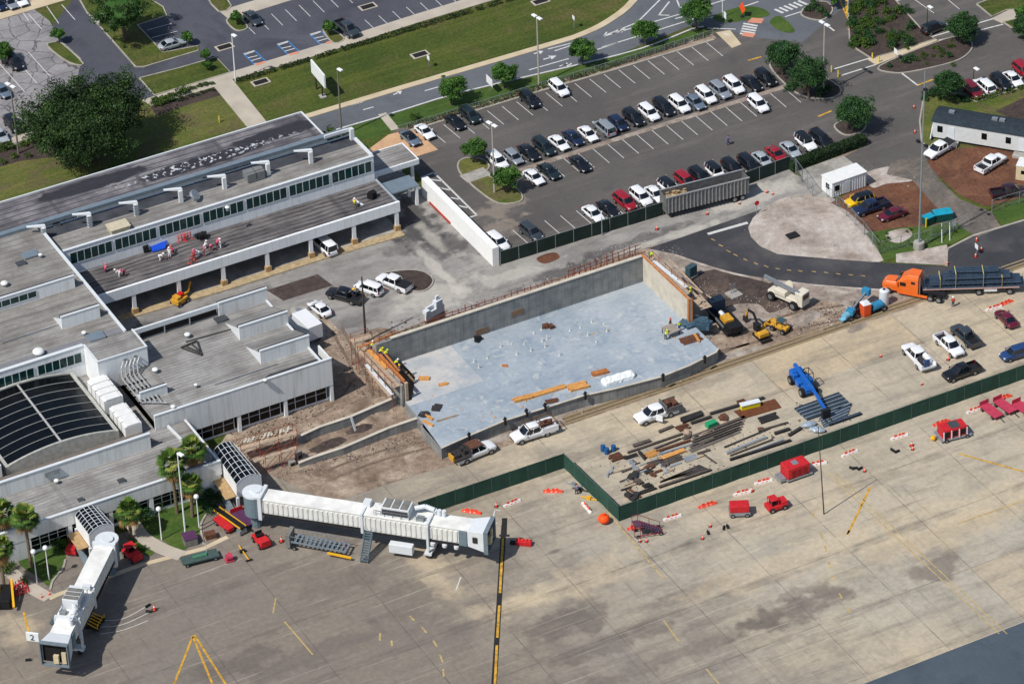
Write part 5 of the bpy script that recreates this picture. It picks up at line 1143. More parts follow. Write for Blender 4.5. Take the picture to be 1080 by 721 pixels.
b.bar((-.9, 0, 18.6), (.8, 0, 18.6), .08, .08); b.build('speaker_head', m_plastic, t)
pole((869, 542), 449, 'thin dark leaning pole in front of the green screen fence', m_poledk, 0, .1, 'single poles', 'pole', 'thin_pole').rotation_euler = (-.03, -.06, 0)
pole((195.9, 567), 477, 'slender white lamp pole rising among the palms', m_lampw, 1, .13)
pole((265, 67), 45, 'short pole cut by the walkway', m_polegrey, 0, .08, 'short poles') if 0 else None
pole((977.5, 32), 6, 'dark lamp post with red head beside the top-right tree', m_poledk, 1, .1)
pole((1026.5, 86), 71, 'dark lamp post behind the dark red car', m_poledk, 1, .1)
pole((762, 19), -10, 'slim white pole at the top grass island', m_lampw, 0, .09, 'short poles')
for k, (bx, by, ty, l) in enumerate(((39.1, 614, 583, 'left of the pair on the small lawn'), (51.8, 610.5, 579, 'right of the pair on the small lawn'), (170.5, 569, 538, 'on the curved lawn nearer the second jet bridge'), (210, 555.5, 525, 'on the curved lawn below the palms'))):
    t = pole((bx, by), ty, 'white globe lamp post, '+l, m_lampw, 0, .1, 'globe lamps on the lawns', 'lamp post', 'globe_lamp')
    h = max(v.co.z for v in t.children[0].data.vertices); b = MB(); b.ball((0, 0, h+.25), .38, 10); b.build('globe', m_lampw, t, smooth=True)
# billboard
g = G(337, 98); t = thing('billboard', (g.x, g.y, 0), head(337, 98, 14, 17), 'blank white billboard on a post in the long lawn', 'billboard')
b = MB(); b.box(-2.9, 2.9, -.12, .12, 2.4, 4.8); b.build('panel', m_lampw, t); b = MB(); b.box(1.2, 1.5, -.1, .1, 0, 2.4); b.build('post', m_poledk, t); b = MB(); b.box(-1.5, -1.2, -.1, .1, 0, 2.4); b.build('post', m_poledk, t); b = MB(); b.box(.8, 2, -.5, .5, .0, .18); b.build('footing', m_pad, t)
def sign(px, py, h, w_, hh, label, mat=None, nm='road_sign', hd=(10, 10), grp='small signs on posts'):
    g = G(px, py); t = thing(nm, (g.x, g.y, 0), head(px, py, *hd), label, 'sign', grp)
    b = MB(); b.cyl((0, 0, 0), (0, 0, h), .05, n=6); b.build('post', m_post, t); b = MB(); b.box(-w_/2, w_/2, -.09, -.05, h-hh, h); b.build('sign_panel', mat or m_lampw, t)
sign(452.5, 71.5, 2.3, .9, .8, 'small white sign near the lawn drain inlet'); sign(517, 97, 2.8, 2.2, 1.4, 'white road sign seen edge-on beside the second street tree')
sign(605.5, 30, 2.4, .8, .7, 'small pale sign on the lawn near the kerb ramp'); sign(640, 86, 2, .6, .5, 'tiny sign by the lone white SUV') if 0 else None
sign(945, 63, 2, 1.2, .9, 'white box sign beside the bed walkway'); sign(765, 25, 2.2, .9, 1.2, 'white cabinet sign on the top grass island')
sign(1030, 268, 1.8, .9, .8, 'small white sign on the dark asphalt between cones')
g = G(798, 226); t = thing('stop_sign', (g.x, g.y, 0), head(798, 226, 10, -3), 'red octagonal stop sign at the edge of the sand island', 'sign')
b = MB(); b.cyl((0, 0, 0), (0, 0, 2.3), .05, n=6); b.build('post', m_post, t); b = MB(); b.cyl((0, -.06, 2.1), (0, -.1, 2.1), .42, n=8); b.build('sign_panel', M('sign_red', (190, 30, 30), .5, var=0), t)
for k, (x, y) in enumerate(((803, 18.5),)):
    g = G(783, 18); t = thing('orange_sign', (g.x, g.y, 0), head(783, 18, 10, 8), 'orange diamond work sign on the top grass island', 'sign'); b = MB(); b.hexa([(-.9, -.05, 1.7), (0, -.05, .6), (.9, -.05, 1.7), (0, -.05, 2.8)], [(-.9, .02, 1.7), (0, .02, .6), (.9, .02, 1.7), (0, .02, 2.8)]); b.build('sign_panel', M('sign_orange', (240, 84, 40), .5, var=0), t); b = MB(); b.box(-.05, .05, .03, .1, 0, 1.2); b.box(-.4, .4, -.3, .3, 0, .08); b.build('stand', m_plastic, t)
m_hyd = M('hydrant_yellow', (220, 190, 40), .5, var=0)
for k, (x, y, l) in enumerate(((231.5, 129, 'on the left lawn'), (920, 62.5, 'by the bed walkway'), (877, 76, 'near the crossing by the dark trees'), (884, 81, 'at the other crossing stripe end'), (927, 66, 'at the end of the walkway'))):
    g = G(x, y); t = thing('bollard', (g.x, g.y, 0), 0, 'yellow bollard '+l, 'bollard', 'yellow bollards'); t.scale = (.7, .7, .8); b = MB(); b.cyl((0, 0, 0), (0, 0, 1.3), .17, n=8); b.ball((0, 0, 1.3), .18); b.build('body', m_hyd, t); b = MB(); b.cyl((0, 0, .8), (0, 0, .95), .18, n=8); b.build('band', m_lampw, t)
# ================================================ CONSTRUCTION SITE
def person(px, py, z, rz, label, shirt, pants, hat=None, pose='stand', grp=None, cast=(176, 120, 90)):
    g = G(px, py, z); t = thing('person', (g.x, g.y, z), rz, label, 'person', grp)
    if pose == 'walk': J = dict(hip=(0, 0, .93), kl=(.16, .1, .5), al=(.3, .1, .06), kr=(-.05, -.1, .5), ar=(-.36, -.1, .12), sh=(.03, 0, 1.42), el=(-.2, .26, 1.15), wl=(-.12, .26, .9), er=(.2, -.26, 1.15), wr=(.36, -.24, .98), hd=(.04, 0, 1.66))
    elif pose == 'bend': J = dict(hip=(-.1, 0, .9), kl=(.05, .12, .48), al=(-.05, .14, .05), kr=(.05, -.12, .48), ar=(-.05, -.14, .05), sh=(.35, 0, 1.15), el=(.42, .24, .9), wl=(.5, .2, .62), er=(.42, -.24, .9), wr=(.5, -.2, .62), hd=(.58, 0, 1.25))
    elif pose == 'kneel': J = dict(hip=(0, 0, .5), kl=(.4, .14, .45), al=(.35, .14, .05), kr=(.2, -.12, .12), ar=(-.25, -.12, .08), sh=(.22, 0, .98), el=(.4, .26, .75), wl=(.58, .2, .6), er=(.4, -.26, .75), wr=(.58, -.2, .6), hd=(.34, 0, 1.2))
    else: J = dict(hip=(0, 0, .93), kl=(.03, .12, .5), al=(0, .14, .06), kr=(.03, -.12, .5), ar=(0, -.14, .06), sh=(0, 0, 1.42), el=(.02, .28, 1.12), wl=(.2, .22, .98), er=(.02, -.28, 1.12), wr=(.12, -.26, .88), hd=(.03, 0, 1.66))
    J = {k: Vector(v) for k, v in J.items()}
    def limb(b, pts):
        rings = []
        for i, (p, r) in enumerate(pts):
            p = Vector(p); a = Vector(pts[max(i-1, 0)][0]); c = Vector(pts[min(i+1, len(pts)-1)][0]); d = (c-a).normalized()
            u = d.cross(Vector((1, 0, 0)) if abs(d.x) < .8 else Vector((0, 1, 0))).normalized(); v = d.cross(u); rings.append([p+(u*math.cos(2*math.pi*k/8))*r+(v*math.sin(2*math.pi*k/8))*r for k in range(8)])
        b.loft(rings)
    hip, sh, hdp = J['hip'], J['sh'], J['hd']; mid = (hip+sh)/2
    def skel(name, mat, vs, es, root, parent):
        me = bpy.data.meshes.new(name); me.from_pydata([v[0] for v in vs], es, []); me.materials.append(mat)
        o = bpy.data.objects.new(name, me); C.objects.link(o)
        o.modifiers.new('skin', 'SKIN'); sv = me.skin_vertices[0].data if me.skin_vertices else None
        if sv is None:
            bm = bmesh.new(); bm.from_mesh(me); bm.verts.layers.skin.verify(); bm.to_mesh(me); bm.free(); sv = me.skin_vertices[0].data
        for i, v in enumerate(vs): r = v[1]; sv[i].radius = (r, r) if not isinstance(r, tuple) else r; sv[i].use_root = (i == root)
        s_ = o.modifiers.new('sub', 'SUBSURF'); s_.levels = 1; s_.render_levels = 1
        o.parent = parent; return o
    shl, shr = sh+Vector((0, .19, -.02)), sh+Vector((0, -.19, -.02)); hl, hr = hip+Vector((0, .1, -.03)), hip+Vector((0, -.1, -.03))
    foot = Vector((.16, 0, -.02))
    vs = [(hip, .13), (mid, .12), (sh, .13), (sh+(hdp-sh)*.5, .06), (hdp, .1), (hdp+Vector((.0, 0, .09)), .085), (shl, .07), (J['el'], .05), (J['wl'], .04), (J['wl']+(J['wl']-J['el']).normalized()*.12, .035), (shr, .07), (J['er'], .05), (J['wr'], .04), (J['wr']+(J['wr']-J['er']).normalized()*.12, .035), (hl, .09), (J['kl'], .065), (J['al'], .05), (J['al']+foot, .045), (hr, .09), (J['kr'], .065), (J['ar'], .05), (J['ar']+foot, .045)]
    es = [(0, 1), (1, 2), (2, 3), (3, 4), (4, 5), (2, 6), (6, 7), (7, 8), (8, 9), (2, 10), (10, 11), (11, 12), (12, 13), (0, 14), (14, 15), (15, 16), (16, 17), (0, 18), (18, 19), (19, 20), (20, 21)]
    skel('body', M('skin', cast, .6, var=0), vs, es, 0, t)
    skel('shirt', M('cloth_%d_%d_%d' % shirt, shirt, .8, var=0), [(hip+(sh-hip)*.05, .16), (mid, .15), (sh, .16), (shl, .1), (J['el'], .075), (shr, .1), (J['er'], .075)], [(0, 1), (1, 2), (2, 3), (3, 4), (2, 5), (5, 6)], 0, t)
    skel('trousers', M('cloth_%d_%d_%d' % pants, pants, .8, var=0), [(hip, .155), (hl, .115), (J['kl'], .09), (J['al']+Vector((0, 0, .06)), .075), (hr, .115), (J['kr'], .09), (J['ar']+Vector((0, 0, .06)), .075)], [(0, 1), (1, 2), (2, 3), (0, 4), (4, 5), (5, 6)], 0, t)
    b = MB(); hc = hdp+Vector((0, 0, .1))
    if hat: b.ball(hc, .155, 8, .8); b.cyl(hc+Vector((.02, 0, -.03)), hc+Vector((.02, 0, -.01)), .19, n=10); b.build('hard_hat', M('hat_%d_%d_%d' % hat, hat, .4, var=0), t, smooth=True)
    else: b.ball(hc+Vector((-.02, 0, .01)), .115, 8, .9); b.build('hair', M('dark_hair', (40, 30, 26), .8, var=0), t, smooth=True)
    return t
HI = (196, 226, 30); JE = (50, 60, 84); WH = (236, 236, 236); GR = (90, 92, 96); TAN = (150, 130, 104)
person(768, 153, 0, head(768, 153, -10, 2), 'person in blue clothes walking alone across the parking lot', (44, 84, 150), (36, 60, 110), None, 'walk')
person(1005, 323.5, 0, 1.2, 'person in red shirt and white hard hat standing on the apron by the semi', (206, 46, 36), JE, WH)
person(688.5, 444, 0, head(688, 442, -10, -5), 'person in yellow-green vest at the open door of the white truck', HI, JE, WH)
person(372, 311, 1.3, 0, 'person in orange-yellow vest working in the bed of the black pickup', (236, 190, 30), JE, None, 'bend')
person(707, 346, ZS, 2.2, 'person with orange hard hat beside the work table on the slab', (110, 60, 50), GR, (235, 80, 30))
person(716.5, 349, ZS, 1.5, 'person in yellow-green vest and lilac hard hat on the slab', HI, (50, 70, 130), (180, 176, 214))
person(702, 358, ZS, .6, 'person in yellow-green vest bending at the near side of the work table', HI, GR, HI, 'bend')
person(608, 521, 0, 1.0, 'person in blue shirt bending over tools at the fence corner', (60, 104, 160), (70, 66, 60), None, 'bend')
ZW = 4.6
for x, y, l, ps, hc in ((391.5, 368, 'nearest the utility pole', 'kneel', WH), (400.5, 376, 'left of the middle pair', 'bend', HI), (405.5, 378, 'right of the middle pair', 'bend', HI), (416.5, 388, 'in white hard hat toward the slab', 'bend', WH)):
    person(x, y, ZW, head(x, y, 10, -4), 'worker in yellow-green vest on the left formwork, '+l, HI, (60, 66, 90), hc, ps, 'workers on the left formwork')
person(421.5, 395, ZW, 0, 'worker in yellow harness standing at the end of the left formwork', (70, 74, 70), (60, 56, 50), (230, 190, 40))
person(686, 273, 6.1, head(686, 270, 10, 10), 'worker in yellow-green vest at the top corner of the end wall', HI, (60, 66, 80), HI, 'bend')
person(728.5, 314, 6.1, 2, 'worker in yellow-green vest at the near end of the end wall', HI, JE, HI)
PK = (214, 80, 120)
roofw = [(111, 287, 0), (126, 292, 1), (131, 291, 0), (169, 275, 1), (179, 271, 1), (182.5, 267, 0), (205, 273, 0), (209, 271, 1), (215.5, 270, 0), (216, 262, 1), (222.5, 264, 0), (233, 262, 1), (229, 261, 0)]
rl = ['at the left end', 'left of the close pair', 'right of the close pair', 'left of the three by the blue tarp', 'middle of the three by the blue tarp', 'right of the three by the blue tarp', 'leftmost in the crowd', 'second in the crowd', 'third in the crowd', 'fourth in the crowd', 'fifth in the crowd', 'rightmost in the crowd', 'near the right end of the crowd']
for (x, y, k), l in zip(roofw, rl): person(x, y, 4.78, random.random()*6, ('worker in white coveralls' if k else 'worker in pink shirt')+' on the arcade roof, '+l, WH if k else PK, WH if k else (120, 50, 70), WH if k else (230, 110, 150), random.choice(['stand', 'bend', 'kneel']), 'workers on the arcade roof')
person(374, 219, 4.78, 1, 'worker in yellow on the right part of the arcade roof', (230, 220, 60), (120, 120, 60), WH, 'bend')
# things on arcade roof
g = G(167, 262, 4.8); b = MB(); z = 4.8
pts = [G(157, 257.5, 5.6), G(176, 253, 5.6), G(174.5, 262, 4.85), G(161, 266, 4.85)]
b.hexa([(p.x-g.x, p.y-g.y, p.z-4.8) for p in pts], [(p.x-g.x, p.y-g.y, p.z-4.8+.08) for p in pts]); o = b.build('blue_tarp', M('blue_tarp', (24, 78, 200), .5, var=.15, vs=3)); o.location = g; tag(o, 'bright blue tarp slung on the arcade roof', 'tarp')
def scatter(name, cat, lab, pts, z, mat, sz=(.8, .6, .4), grp=None, rr=3.1):
    out = []
    for i, p in enumerate(pts):
        x, y = p[0], p[1]; g = G(x, y, z); b = MB()
        n = 3
        for k in range(n):
            u = random.uniform(-.4, .4)*sz[0]; v = random.uniform(-.4, .4)*sz[1]; b.m = Matrix.Rotation(random.random()*3, 4, 'Z') @ Matrix.Rotation(random.uniform(-.2, .2), 4, 'X')
            b.box(u-sz[0]*.35, u+sz[0]*.35, v-sz[1]*.35, v+sz[1]*.35, .02+k*.02, sz[2]*random.uniform(.5, 1)+k*.02)
        o = b.build(name, mat); o.location = g; tag(o, lab if isinstance(lab, str) else lab[i], cat, grp); out.append(o)
    return out
m_black = M('black_bag', (28, 28, 30), .6, var=.2, vs=3)
scatter('debris_bag', 'bag', ['black debris bag left of the blue tarp', 'black debris bag against the long hall wall', 'black debris bag on the right part of the arcade roof'], [(152, 265), (212, 250), (392, 209)], 4.8, m_black, (1.4, 1.2, 1.1))
for k, (x, y) in enumerate(((192, 254), (198, 252.5), (203, 276))):
    g = G(x, y, 4.8); t = thing('red_barrier', (g.x, g.y, 4.8), .2*k, 'red pipe guard frame on the arcade roof, '+('left of the upper pair', 'right of the upper pair', 'near the front edge')[k], 'barrier', 'red guard frames on the roof')
    b = MB()
    for a, c in (((-.6, 0, 0), (-.6, 0, 1.1)), ((.6, 0, 0), (.6, 0, 1.1)), ((-.6, 0, 1.1), (.6, 0, 1.1)), ((-.6, 0, .6), (.6, 0, .6)), ((0, 0, 0), (0, 0, 1.1)), ((-.6, -.5, 0), (-.6, .5, 0)), ((.6, -.5, 0), (.6, .5, 0))): b.cyl(a, c, .06, n=6)
    b.build('frame', M('barrier_red', (214, 60, 50), .5, var=0), t)
b = MB(); b.bar((-1.2, 0, .1), (1.2, .3, .1), .35, .08); o = b.build('white_plank', m_trim); p = G(377, 214, 4.8); o.location = (p.x, p.y, 4.8); o.rotation_euler = (0, 0, -1.5); tag(o, 'white plank beside the worker in yellow on the arcade roof', 'plank')
# timber, ply and steel on the slab
def board(px, py, hx, hy, L, w_, h, mat, label, cat='lumber', z=ZS, nm='lumber_stack', n=3, grp=None):
    g = G(px, py, z); t = thing(nm, (g.x, g.y, z), head(px, py, hx, hy), label, cat, grp)
    for k in range(n):
        b = MB(); o = random.uniform(-.15, .15); y0 = -w_/2+w_*k/n; b.box(-L/2+o, L/2+o, y0, y0+w_/n-.04, .01, h*random.uniform(.75, 1)); b.build('board', mat, t)
    return t
board(551, 421, 20, -5, 2.8, .9, .45, m_ply, 'short orange lumber stack at the left of the slab-front row'); board(578, 413, 20, -6, 5.2, .9, .3, m_ply, 'long orange lumber stack at the middle of the slab-front row')
board(609.5, 408, 20, -5, 2.9, 1.6, .45, m_ply, 'broad plywood stack beside the long lumber stack'); board(632, 394, 20, -5, 2.4, .9, .5, m_orb, 'red-tinted lumber stack behind the white wrapped bundle')
board(582, 423, 20, -4, 1.9, 1.0, .15, m_rust, 'dark rusty sheet pile near the slab front edge'); board(448, 399.5, 20, 0, 1.6, .8, .3, m_ply, 'small orange lumber pile by the pit corner'); board(467.5, 405.5, 20, -4, 1.3, .6, .25, m_ply, 'smallest orange lumber pile on the pale strip')
board(451, 439, 14, 9, 2.3, .5, .25, m_ply, 'angled orange plank by the scattered steel at the left slab corner'); board(452, 446.5, 16, 8, 2.0, .5, .2, m_ply, 'second angled orange plank nearer the slab edge'); board(472, 441, 20, -6, 3.2, .3, .2, m_wood, 'long thin timber near the front slab corner'); board(533, 386, 10, 0, .8, .5, .2, m_orb, 'tiny orange board alone in the middle of the slab')
board(728, 358, 20, -6, 3.2, 1.9, .12, m_rust, 'brown sheet stack near the right slab corner'); board(735, 357, 9, 14, 2.1, .35, .4, m_ply, 'single bright plank across the brown sheets')
# white wrapped bundle
g = G(652, 400, ZS); b = MB()
n = 14
rings = []
for i in range(n+1):
    x = -2.6+5.2*i/n; r = 1 if 0 < i < n else .5; rings.append([(x, (-.85+random.uniform(-.08, .08))*r, .02), (x, -.8*r, .4+random.random()*.12), (x, -.35, .62*r+.1+random.random()*.14), (x, .35, .66*r+.1+random.random()*.14), (x, .8*r, .4+random.random()*.12), (x, (.85+random.uniform(-.08, .08))*r, .02)])
b.loft(rings); o = b.build('wrapped_bundle', M('white_plastic', (232, 234, 232), .4, var=.08, vs=4)); o.location = g; o.rotation_euler = (0, 0, head(650, 400, 20, -6)); tag(o, 'white plastic-wrapped bundle on the slab front', 'bundle')
# work table & tool pile
g = G(707.5, 352, ZS); t = thing('work_table', (g.x, g.y, ZS), .1, 'grey-topped work table between the workers on the slab', 'table'); b = MB(); b.box(-1, 1, -1.1, 1.1, .85, .95); b.build('top', M('grey_board', (150, 140, 130), .8), t)
for x in (-.9, .8):
    for y in (-1, .9): b = MB(); b.box(x, x+.1, y, y+.1, 0, .85); b.build('leg', m_steel, t)
scatter('debris_heap', 'scrap', ['blue-grey heap of forms at the end wall corner', 'dark heap of forms behind the blue-grey heap'], [(725, 347), (736, 346)], ZS-.6, M('blue_scrap', (70, 96, 112), .6, var=.4, vs=2), (2.4, 1.8, 1.6))
# pipe stubs
stub = M('stub_pipe', (216, 216, 210), .5); k = 0
for x, y in ((463.5, 364), (467, 363), (571, 348), (540, 363), (553, 363), (560, 370), (572, 360), (577, 358), (575, 366), (500, 382), (505, 388), (514, 378), (624, 340), (637, 342), (620, 354), (563, 352), (590, 375), (640, 350), (601, 349), (612, 346), (629, 361), (545, 374), (528, 366)):
    g = G(x, y, ZS); b = MB(); h_ = random.uniform(.3, 1.1); b.cyl((0, 0, 0), (0, 0, h_*.8), .07, n=7); b.box(-.13, .13, -.13, .13, 0, .08); o = b.build('pipe_stub', stub); o.location = g; tag(o, 'white pipe stub poking out of the slab', 'pipe', 'white pipe stubs in the slab')
g = G(577, 345, ZS); scatter('tool_heap', 'tools', 'small orange and black tool heap in the middle of the slab', [(578, 345)], ZS, m_rust, (1.2, .9, .8)); scatter('tool_heap', 'tools', 'black compressor near the pale strip on the slab', [(503, 359)], ZS, m_black, (1.0, .7, .8)); scatter('steel_scrap', 'scrap', ['tangled grey steel ring at the left slab corner', 'small dark scrap at the left slab edge'], [(463, 430), (446, 435.5)], ZS, m_steel, (1.6, 1.4, .25))
# brackets on slab edge
for k, (x, y) in enumerate(((494.5, 461), (532.5, 445), (555, 436), (574.5, 430), (617, 418), (699, 399), (743, 380))):
    g = G(x, y, ZS); b = MB(); b.box(-.12, .12, -.3, .05, -.4, .9); b.box(-.3, .3, -.12, .05, .5, .65); o = b.build('form_bracket', m_iron); o.location = g; tag(o, 'dark steel form bracket on the slab front edge', 'bracket', 'dark brackets along the slab front edge')
# rebar / guard rails behind the back wall
m_rebar = M('rusty_rebar', (150, 78, 56), .8, var=.3, vs=4)
def guard(pts, z, h, label, n_, nm='guard_rail'):
    P = [G(x, y, z) for x, y in pts]; t = thing(nm, P[0], 0, label, 'railing'); b = MB()
    for p, q in zip(P, P[1:]):
        p = p-P[0]; q = q-P[0]
        for zz in (h*.5, h*.95): b.bar(p+Vector((0, 0, zz)), q+Vector((0, 0, zz)), .07, .09)
    b.build('rail', m_rebar, t); tot = sum((q-p).length for p, q in zip(P, P[1:])); k = 0
    for p, q in zip(P, P[1:]):
        m_ = max(1, int((q-p).length/tot*n_))
        for i in range(m_): a = p-P[0]+(q-p)*(i/m_); c_ = MB(); c_.bar(a, a+Vector((random.uniform(-.1, .1), 0, h*random.uniform(.9, 1.5))), .09, .09); c_.build('post', m_rebar, t)
    return t
guard([(400, 365), (470, 338), (560, 310), (640, 285), (681, 272)], 5.4, 1.2, 'rusty guard rail along the top of the back wall', 42)
guard([(600, 295), (640, 280), (676, 266)], 4.4, 1.6, 'second rusty rail behind the right part of the back wall', 14)
# earth bank behind wall + rubble
bank = [(392, 366), (470, 336), (560, 306), (640, 280), (678, 265)]
P = [G(x, y, 4.9) for x, y in bank]; b = MB()
for p, q in zip(P, P[1:]): b.hexa([(p.x, 1.75, 0), (q.x, 1.75, 0), (q.x, 5.2, 0), (p.x, 5.2, 0)], [(p.x, 1.75, 5.6), (q.x, 1.75, 5.6), (q.x, 3.2, 5.3), (p.x, 3.2, 5.3)])
tag(b.build('backfill', m_dirt_pink), kind='structure')
for k, (x, y, s) in enumerate(((461, 333, 1), (455, 338, .8), (466, 330, .6))):
    pass
g = G(461, 335, 4); t = thing('white_scaffold', (g.x, g.y+1, 0), .3, 'white stepped formwork block behind the back wall', 'formwork')
b = MB(); b.box(-1.9, 1.9, -.3, 0, 3.9, 5.0); b.box(-1.2, 1.9, .2, .5, 4.2, 5.6); b.box(.2, 1.5, -.4, .4, 5.0, 6.2); b.box(-1.9, -1.1, -.4, .4, 4.9, 5.5); b.box(.5, 1.1, -.1, .2, 6.2, 6.9); b.build('panel', m_trim, t); b = MB(); b.box(-1.9, 1.9, -.3, .5, 0, 3.9); b.build('base', m_dirt_pink, t)
# left formwork & scaffold planks
def plank(px, py, qx, qy, z, w_, mat, label, grp, nm='scaffold_plank', z2=None):
    a = G(px, py, z); c = G(qx, qy, z if z2 is None else z2); b = MB(); b.bar((0, 0, 0), c-a, w_, .1); o = b.build(nm, mat); o.location = a; return tag(o, label, 'plank', grp)
pl = 'planks on the left formwork'
for k, (a, l) in enumerate(((((380, 368), (414, 403)), 'pale outer plank'), (((384, 366), (424, 402)), 'pale plank'), (((389, 368), (409, 388)), 'orange deck plank'), (((386, 384), (414, 416)), 'lowest white plank'), (((388, 390), (411, 418)), 'weathered lowest plank'))):
    plank(*a[0], *a[1], (4.4, 4.5, 4.55, 3.2, 3.0)[k], (.45, .4, 1.0, .5, .35)[k], (m_wood, m_wood, m_ply, m_trim, m_wood)[k], l+' of the left formwork', pl)
plank(396, 361, 421, 391, 5.6, .3, m_orb, 'orange top board beside the workers', pl); plank(378, 366, 415, 352, 5.6, .35, m_orb, 'orange board along the rear of the left formwork', pl)
def scaffold(name, pts, z0, z1, label, pitch=1.8, w_=1.4, m=None):
    P = [G(x, y, z1) for x, y in pts]; a, c = P; d = (c-a); L = d.length; rz = math.atan2(d.y, d.x); t = thing(name, (a.x, a.y, 0), rz, label, 'scaffold'); n = max(1, int(L/pitch)); m = m or m_rebar
    for k in range(n+1):
        for y in (-w_/2, w_/2): b = MB(); b.cyl((L*k/n, y, z0), (L*k/n, y, z1+1), .05, n=5); b.build('post', m, t)
    b = MB()
    for k in range(n):
        for y in (-w_/2, w_/2): b.bar((L*k/n, y, z0+.2), (L*(k+1)/n, y, z1-.2), .05, .05); b.bar((L*k/n, y, z1+.9), (L*(k+1)/n, y, z1+.9), .05, .05)
    for k in range(n+1): b.bar((L*k/n, -w_/2, z1-.1), (L*k/n, w_/2, z1-.1), .06, .06)
    b.build('brace', m, t); b = MB(); b.box(-.2, L+.2, -w_/2, w_/2, z1-.05, z1+.03); b.build('deck', m_wood, t); return t
scaffold('scaffold', [(382, 369), (418, 407)], 0, 4.3, 'rusty scaffold carrying the left formwork planks')
scaffold('scaffold', [(372, 360), (390, 354)], 0, 4.6, 'short scaffold tower left of the utility pole')
t = scaffold('scaffold', [(252, 472), (311, 455)], 0, 2.2, 'low scaffold deck with bricks in front of the concourse windows', 2.2, 1.6)
scaffold('scaffold', [(262, 488), (312, 472)], 0, 2.4, 'outer scaffold walkway beside the low concrete wall', 2.4, .7)
m_brick = M('pale_block', (206, 198, 182), .85, var=.15, vs=4)
for k in range(9):
    x = 254+k*6.2; y = 468.5-k*1.75; g = G(x, y, 2.25); b = MB(); b.m = Matrix.Rotation(.05*k, 4, 'Z')
    for i in range(3):
        for j in range(2): b.box(-.55+i*.38, -.2+i*.38, -.3+j*.3, -.03+j*.3, 0, .3+.22*((i+j+k) % 2))
    o = b.build('block_stack', m_brick if k % 3 else m_wood); o.location = g; tag(o, 'stack of pale blocks on the low scaffold deck', 'block stack', 'block stacks on the scaffold deck')
scaffold('scaffold', [(684, 272), (724, 310)], 0, 5.6, 'scaffold behind the end wall')
for k, (a, l, m) in enumerate(((((706, 274), (741, 309)), 'long bare timber behind the end wall', m_wood), (((702, 277), (744, 322)), 'long grey timber behind the end wall', m_wood), (((689, 275), (724, 303)), 'white litter plank behind the end wall', m_trim), (((733, 312), (745, 325)), 'broad plywood panel at the near end of the end wall', m_wood), (((734, 332), (744, 338)), 'loose white plank below the plywood panel', m_trim), (((712, 292), (750, 314)), 'second bare timber behind the end wall', m_wood))):
    plank(*a[0], *a[1], (4.6, 4.2, 5.6, 4.0, 1.5, 3.8)[k], (.3, .35, .6, 1.8, .5, .25)[k], m, l, 'planks behind the end wall')
p = G(729, 287, 1); t = thing('trash_chute', (p.x, p.y, 0), .3, 'dark portable generator at the corner by the new road', 'generator'); b = MB(); b.box(-.8, .8, -.5, .5, .5, 2.2); b.build('body', M('dark_teal', (60, 84, 92), .5, var=.2), t, bevel=.05); b = MB(); b.box(-.9, .9, -.6, .6, .2, .5); b.build('base', m_pad, t)
g = G(774, 311); t = thing('concrete_block', (g.x, g.y, .02), .1, 'square concrete pad with pipes standing in the dark soil', 'footing'); b = MB(); b.box(-1, 1, -1, 1, 0, .25); b.build('pad', m_pad, t)
for x in (-.3, .1, .4): b = MB(); b.cyl((x, .3, .25), (x, .3, 1.8), .06, n=6); b.build('pipe', m_galv, t)
# dirt mounds for relief
def mound(px, py, rx, ry, h, mat, label, seed):
    rnd = random.Random(seed); g = G(px, py); b = MB(); N, K = 16, 6; idx = []
    ph = [rnd.uniform(.75, 1.25) for _ in range(N)]
    rings = []
    for i in range(K+1):
        f = i/K; rings.append([(rx*(1-f)*ph[k]*math.cos(2*math.pi*k/N), ry*(1-f)*ph[k]*math.sin(2*math.pi*k/N), .02+h*math.sin(f*math.pi/2)**1.3*rnd.uniform(.85, 1.1)) for k in range(N)])
    rings[-1] = [(p[0]*0+.1*math.cos(k), .1*math.sin(k), h) for k, p in enumerate(rings[-1])]
    b.loft(rings, caps=False); o = b.build('dirt_mound', mat, smooth=True); o.location = g; o.rotation_euler = (0, 0, rnd.uniform(-.2, .2)); tag(o, label, 'dirt mound', 'dirt mounds on the site')
for k, a in enumerate(((360, 400, 3.5, 1.6, .8, m_dirt, 'brown mound between the concourse corner and formwork'), (375, 428, 4.5, 1.3, .7, m_dirt, 'long brown mound above the first low wall'), (395, 440, 3.2, 1.2, .6, m_dirt, 'brown mound between the two low walls'), (425, 433, 2.2, 1.6, .7, m_dirt, 'brown mound against the left slab edge'), (345, 470, 3, 1, .5, m_mud, 'dark wet mound between the low walls'), (380, 452, 2, .9, .5, m_mud, 'small dark mound at the leaning board'), (835, 212, 2.5, 1.2, .5, m_sand, 'pale mound at the top of the sand island'), (880, 262, 4, 1.2, .4, m_sand, 'flat pale mound on the sand island by the new road'), (760, 342, 2.4, 1.2, .5, m_dirt, 'mound beside the black machine'), (850, 335, 3.2, 1.6, .6, m_dirt_pink, 'mound right of the white rig'), (460, 455, 2, .8, .4, m_dirt, 'low mound at the front slab corner'), (905, 345, 2, .7, .3, m_dirt_pink, 'low mound by the drain'), (800, 305, 3, .9, .35, m_mud, 'dark low mound along the new road'))): mound(*a, 30+k)
for k, (x, y) in enumerate(((308, 490), (315, 482))):
    g = G(x, y); t = thing('concrete_block', (g.x, g.y, 0), .4*k, ('lying', 'upright')[k]+' small concrete block at the end of the low wall', 'block'); b = MB(); b.box(-.5, .5, -.35, .35, 0, .7+.3*k); b.build('body', m_pad, t, bevel=.04); b = MB(); b.box(-.3, .3, -.37, -.35, .1, .5); b.build('recess', m_iron, t)
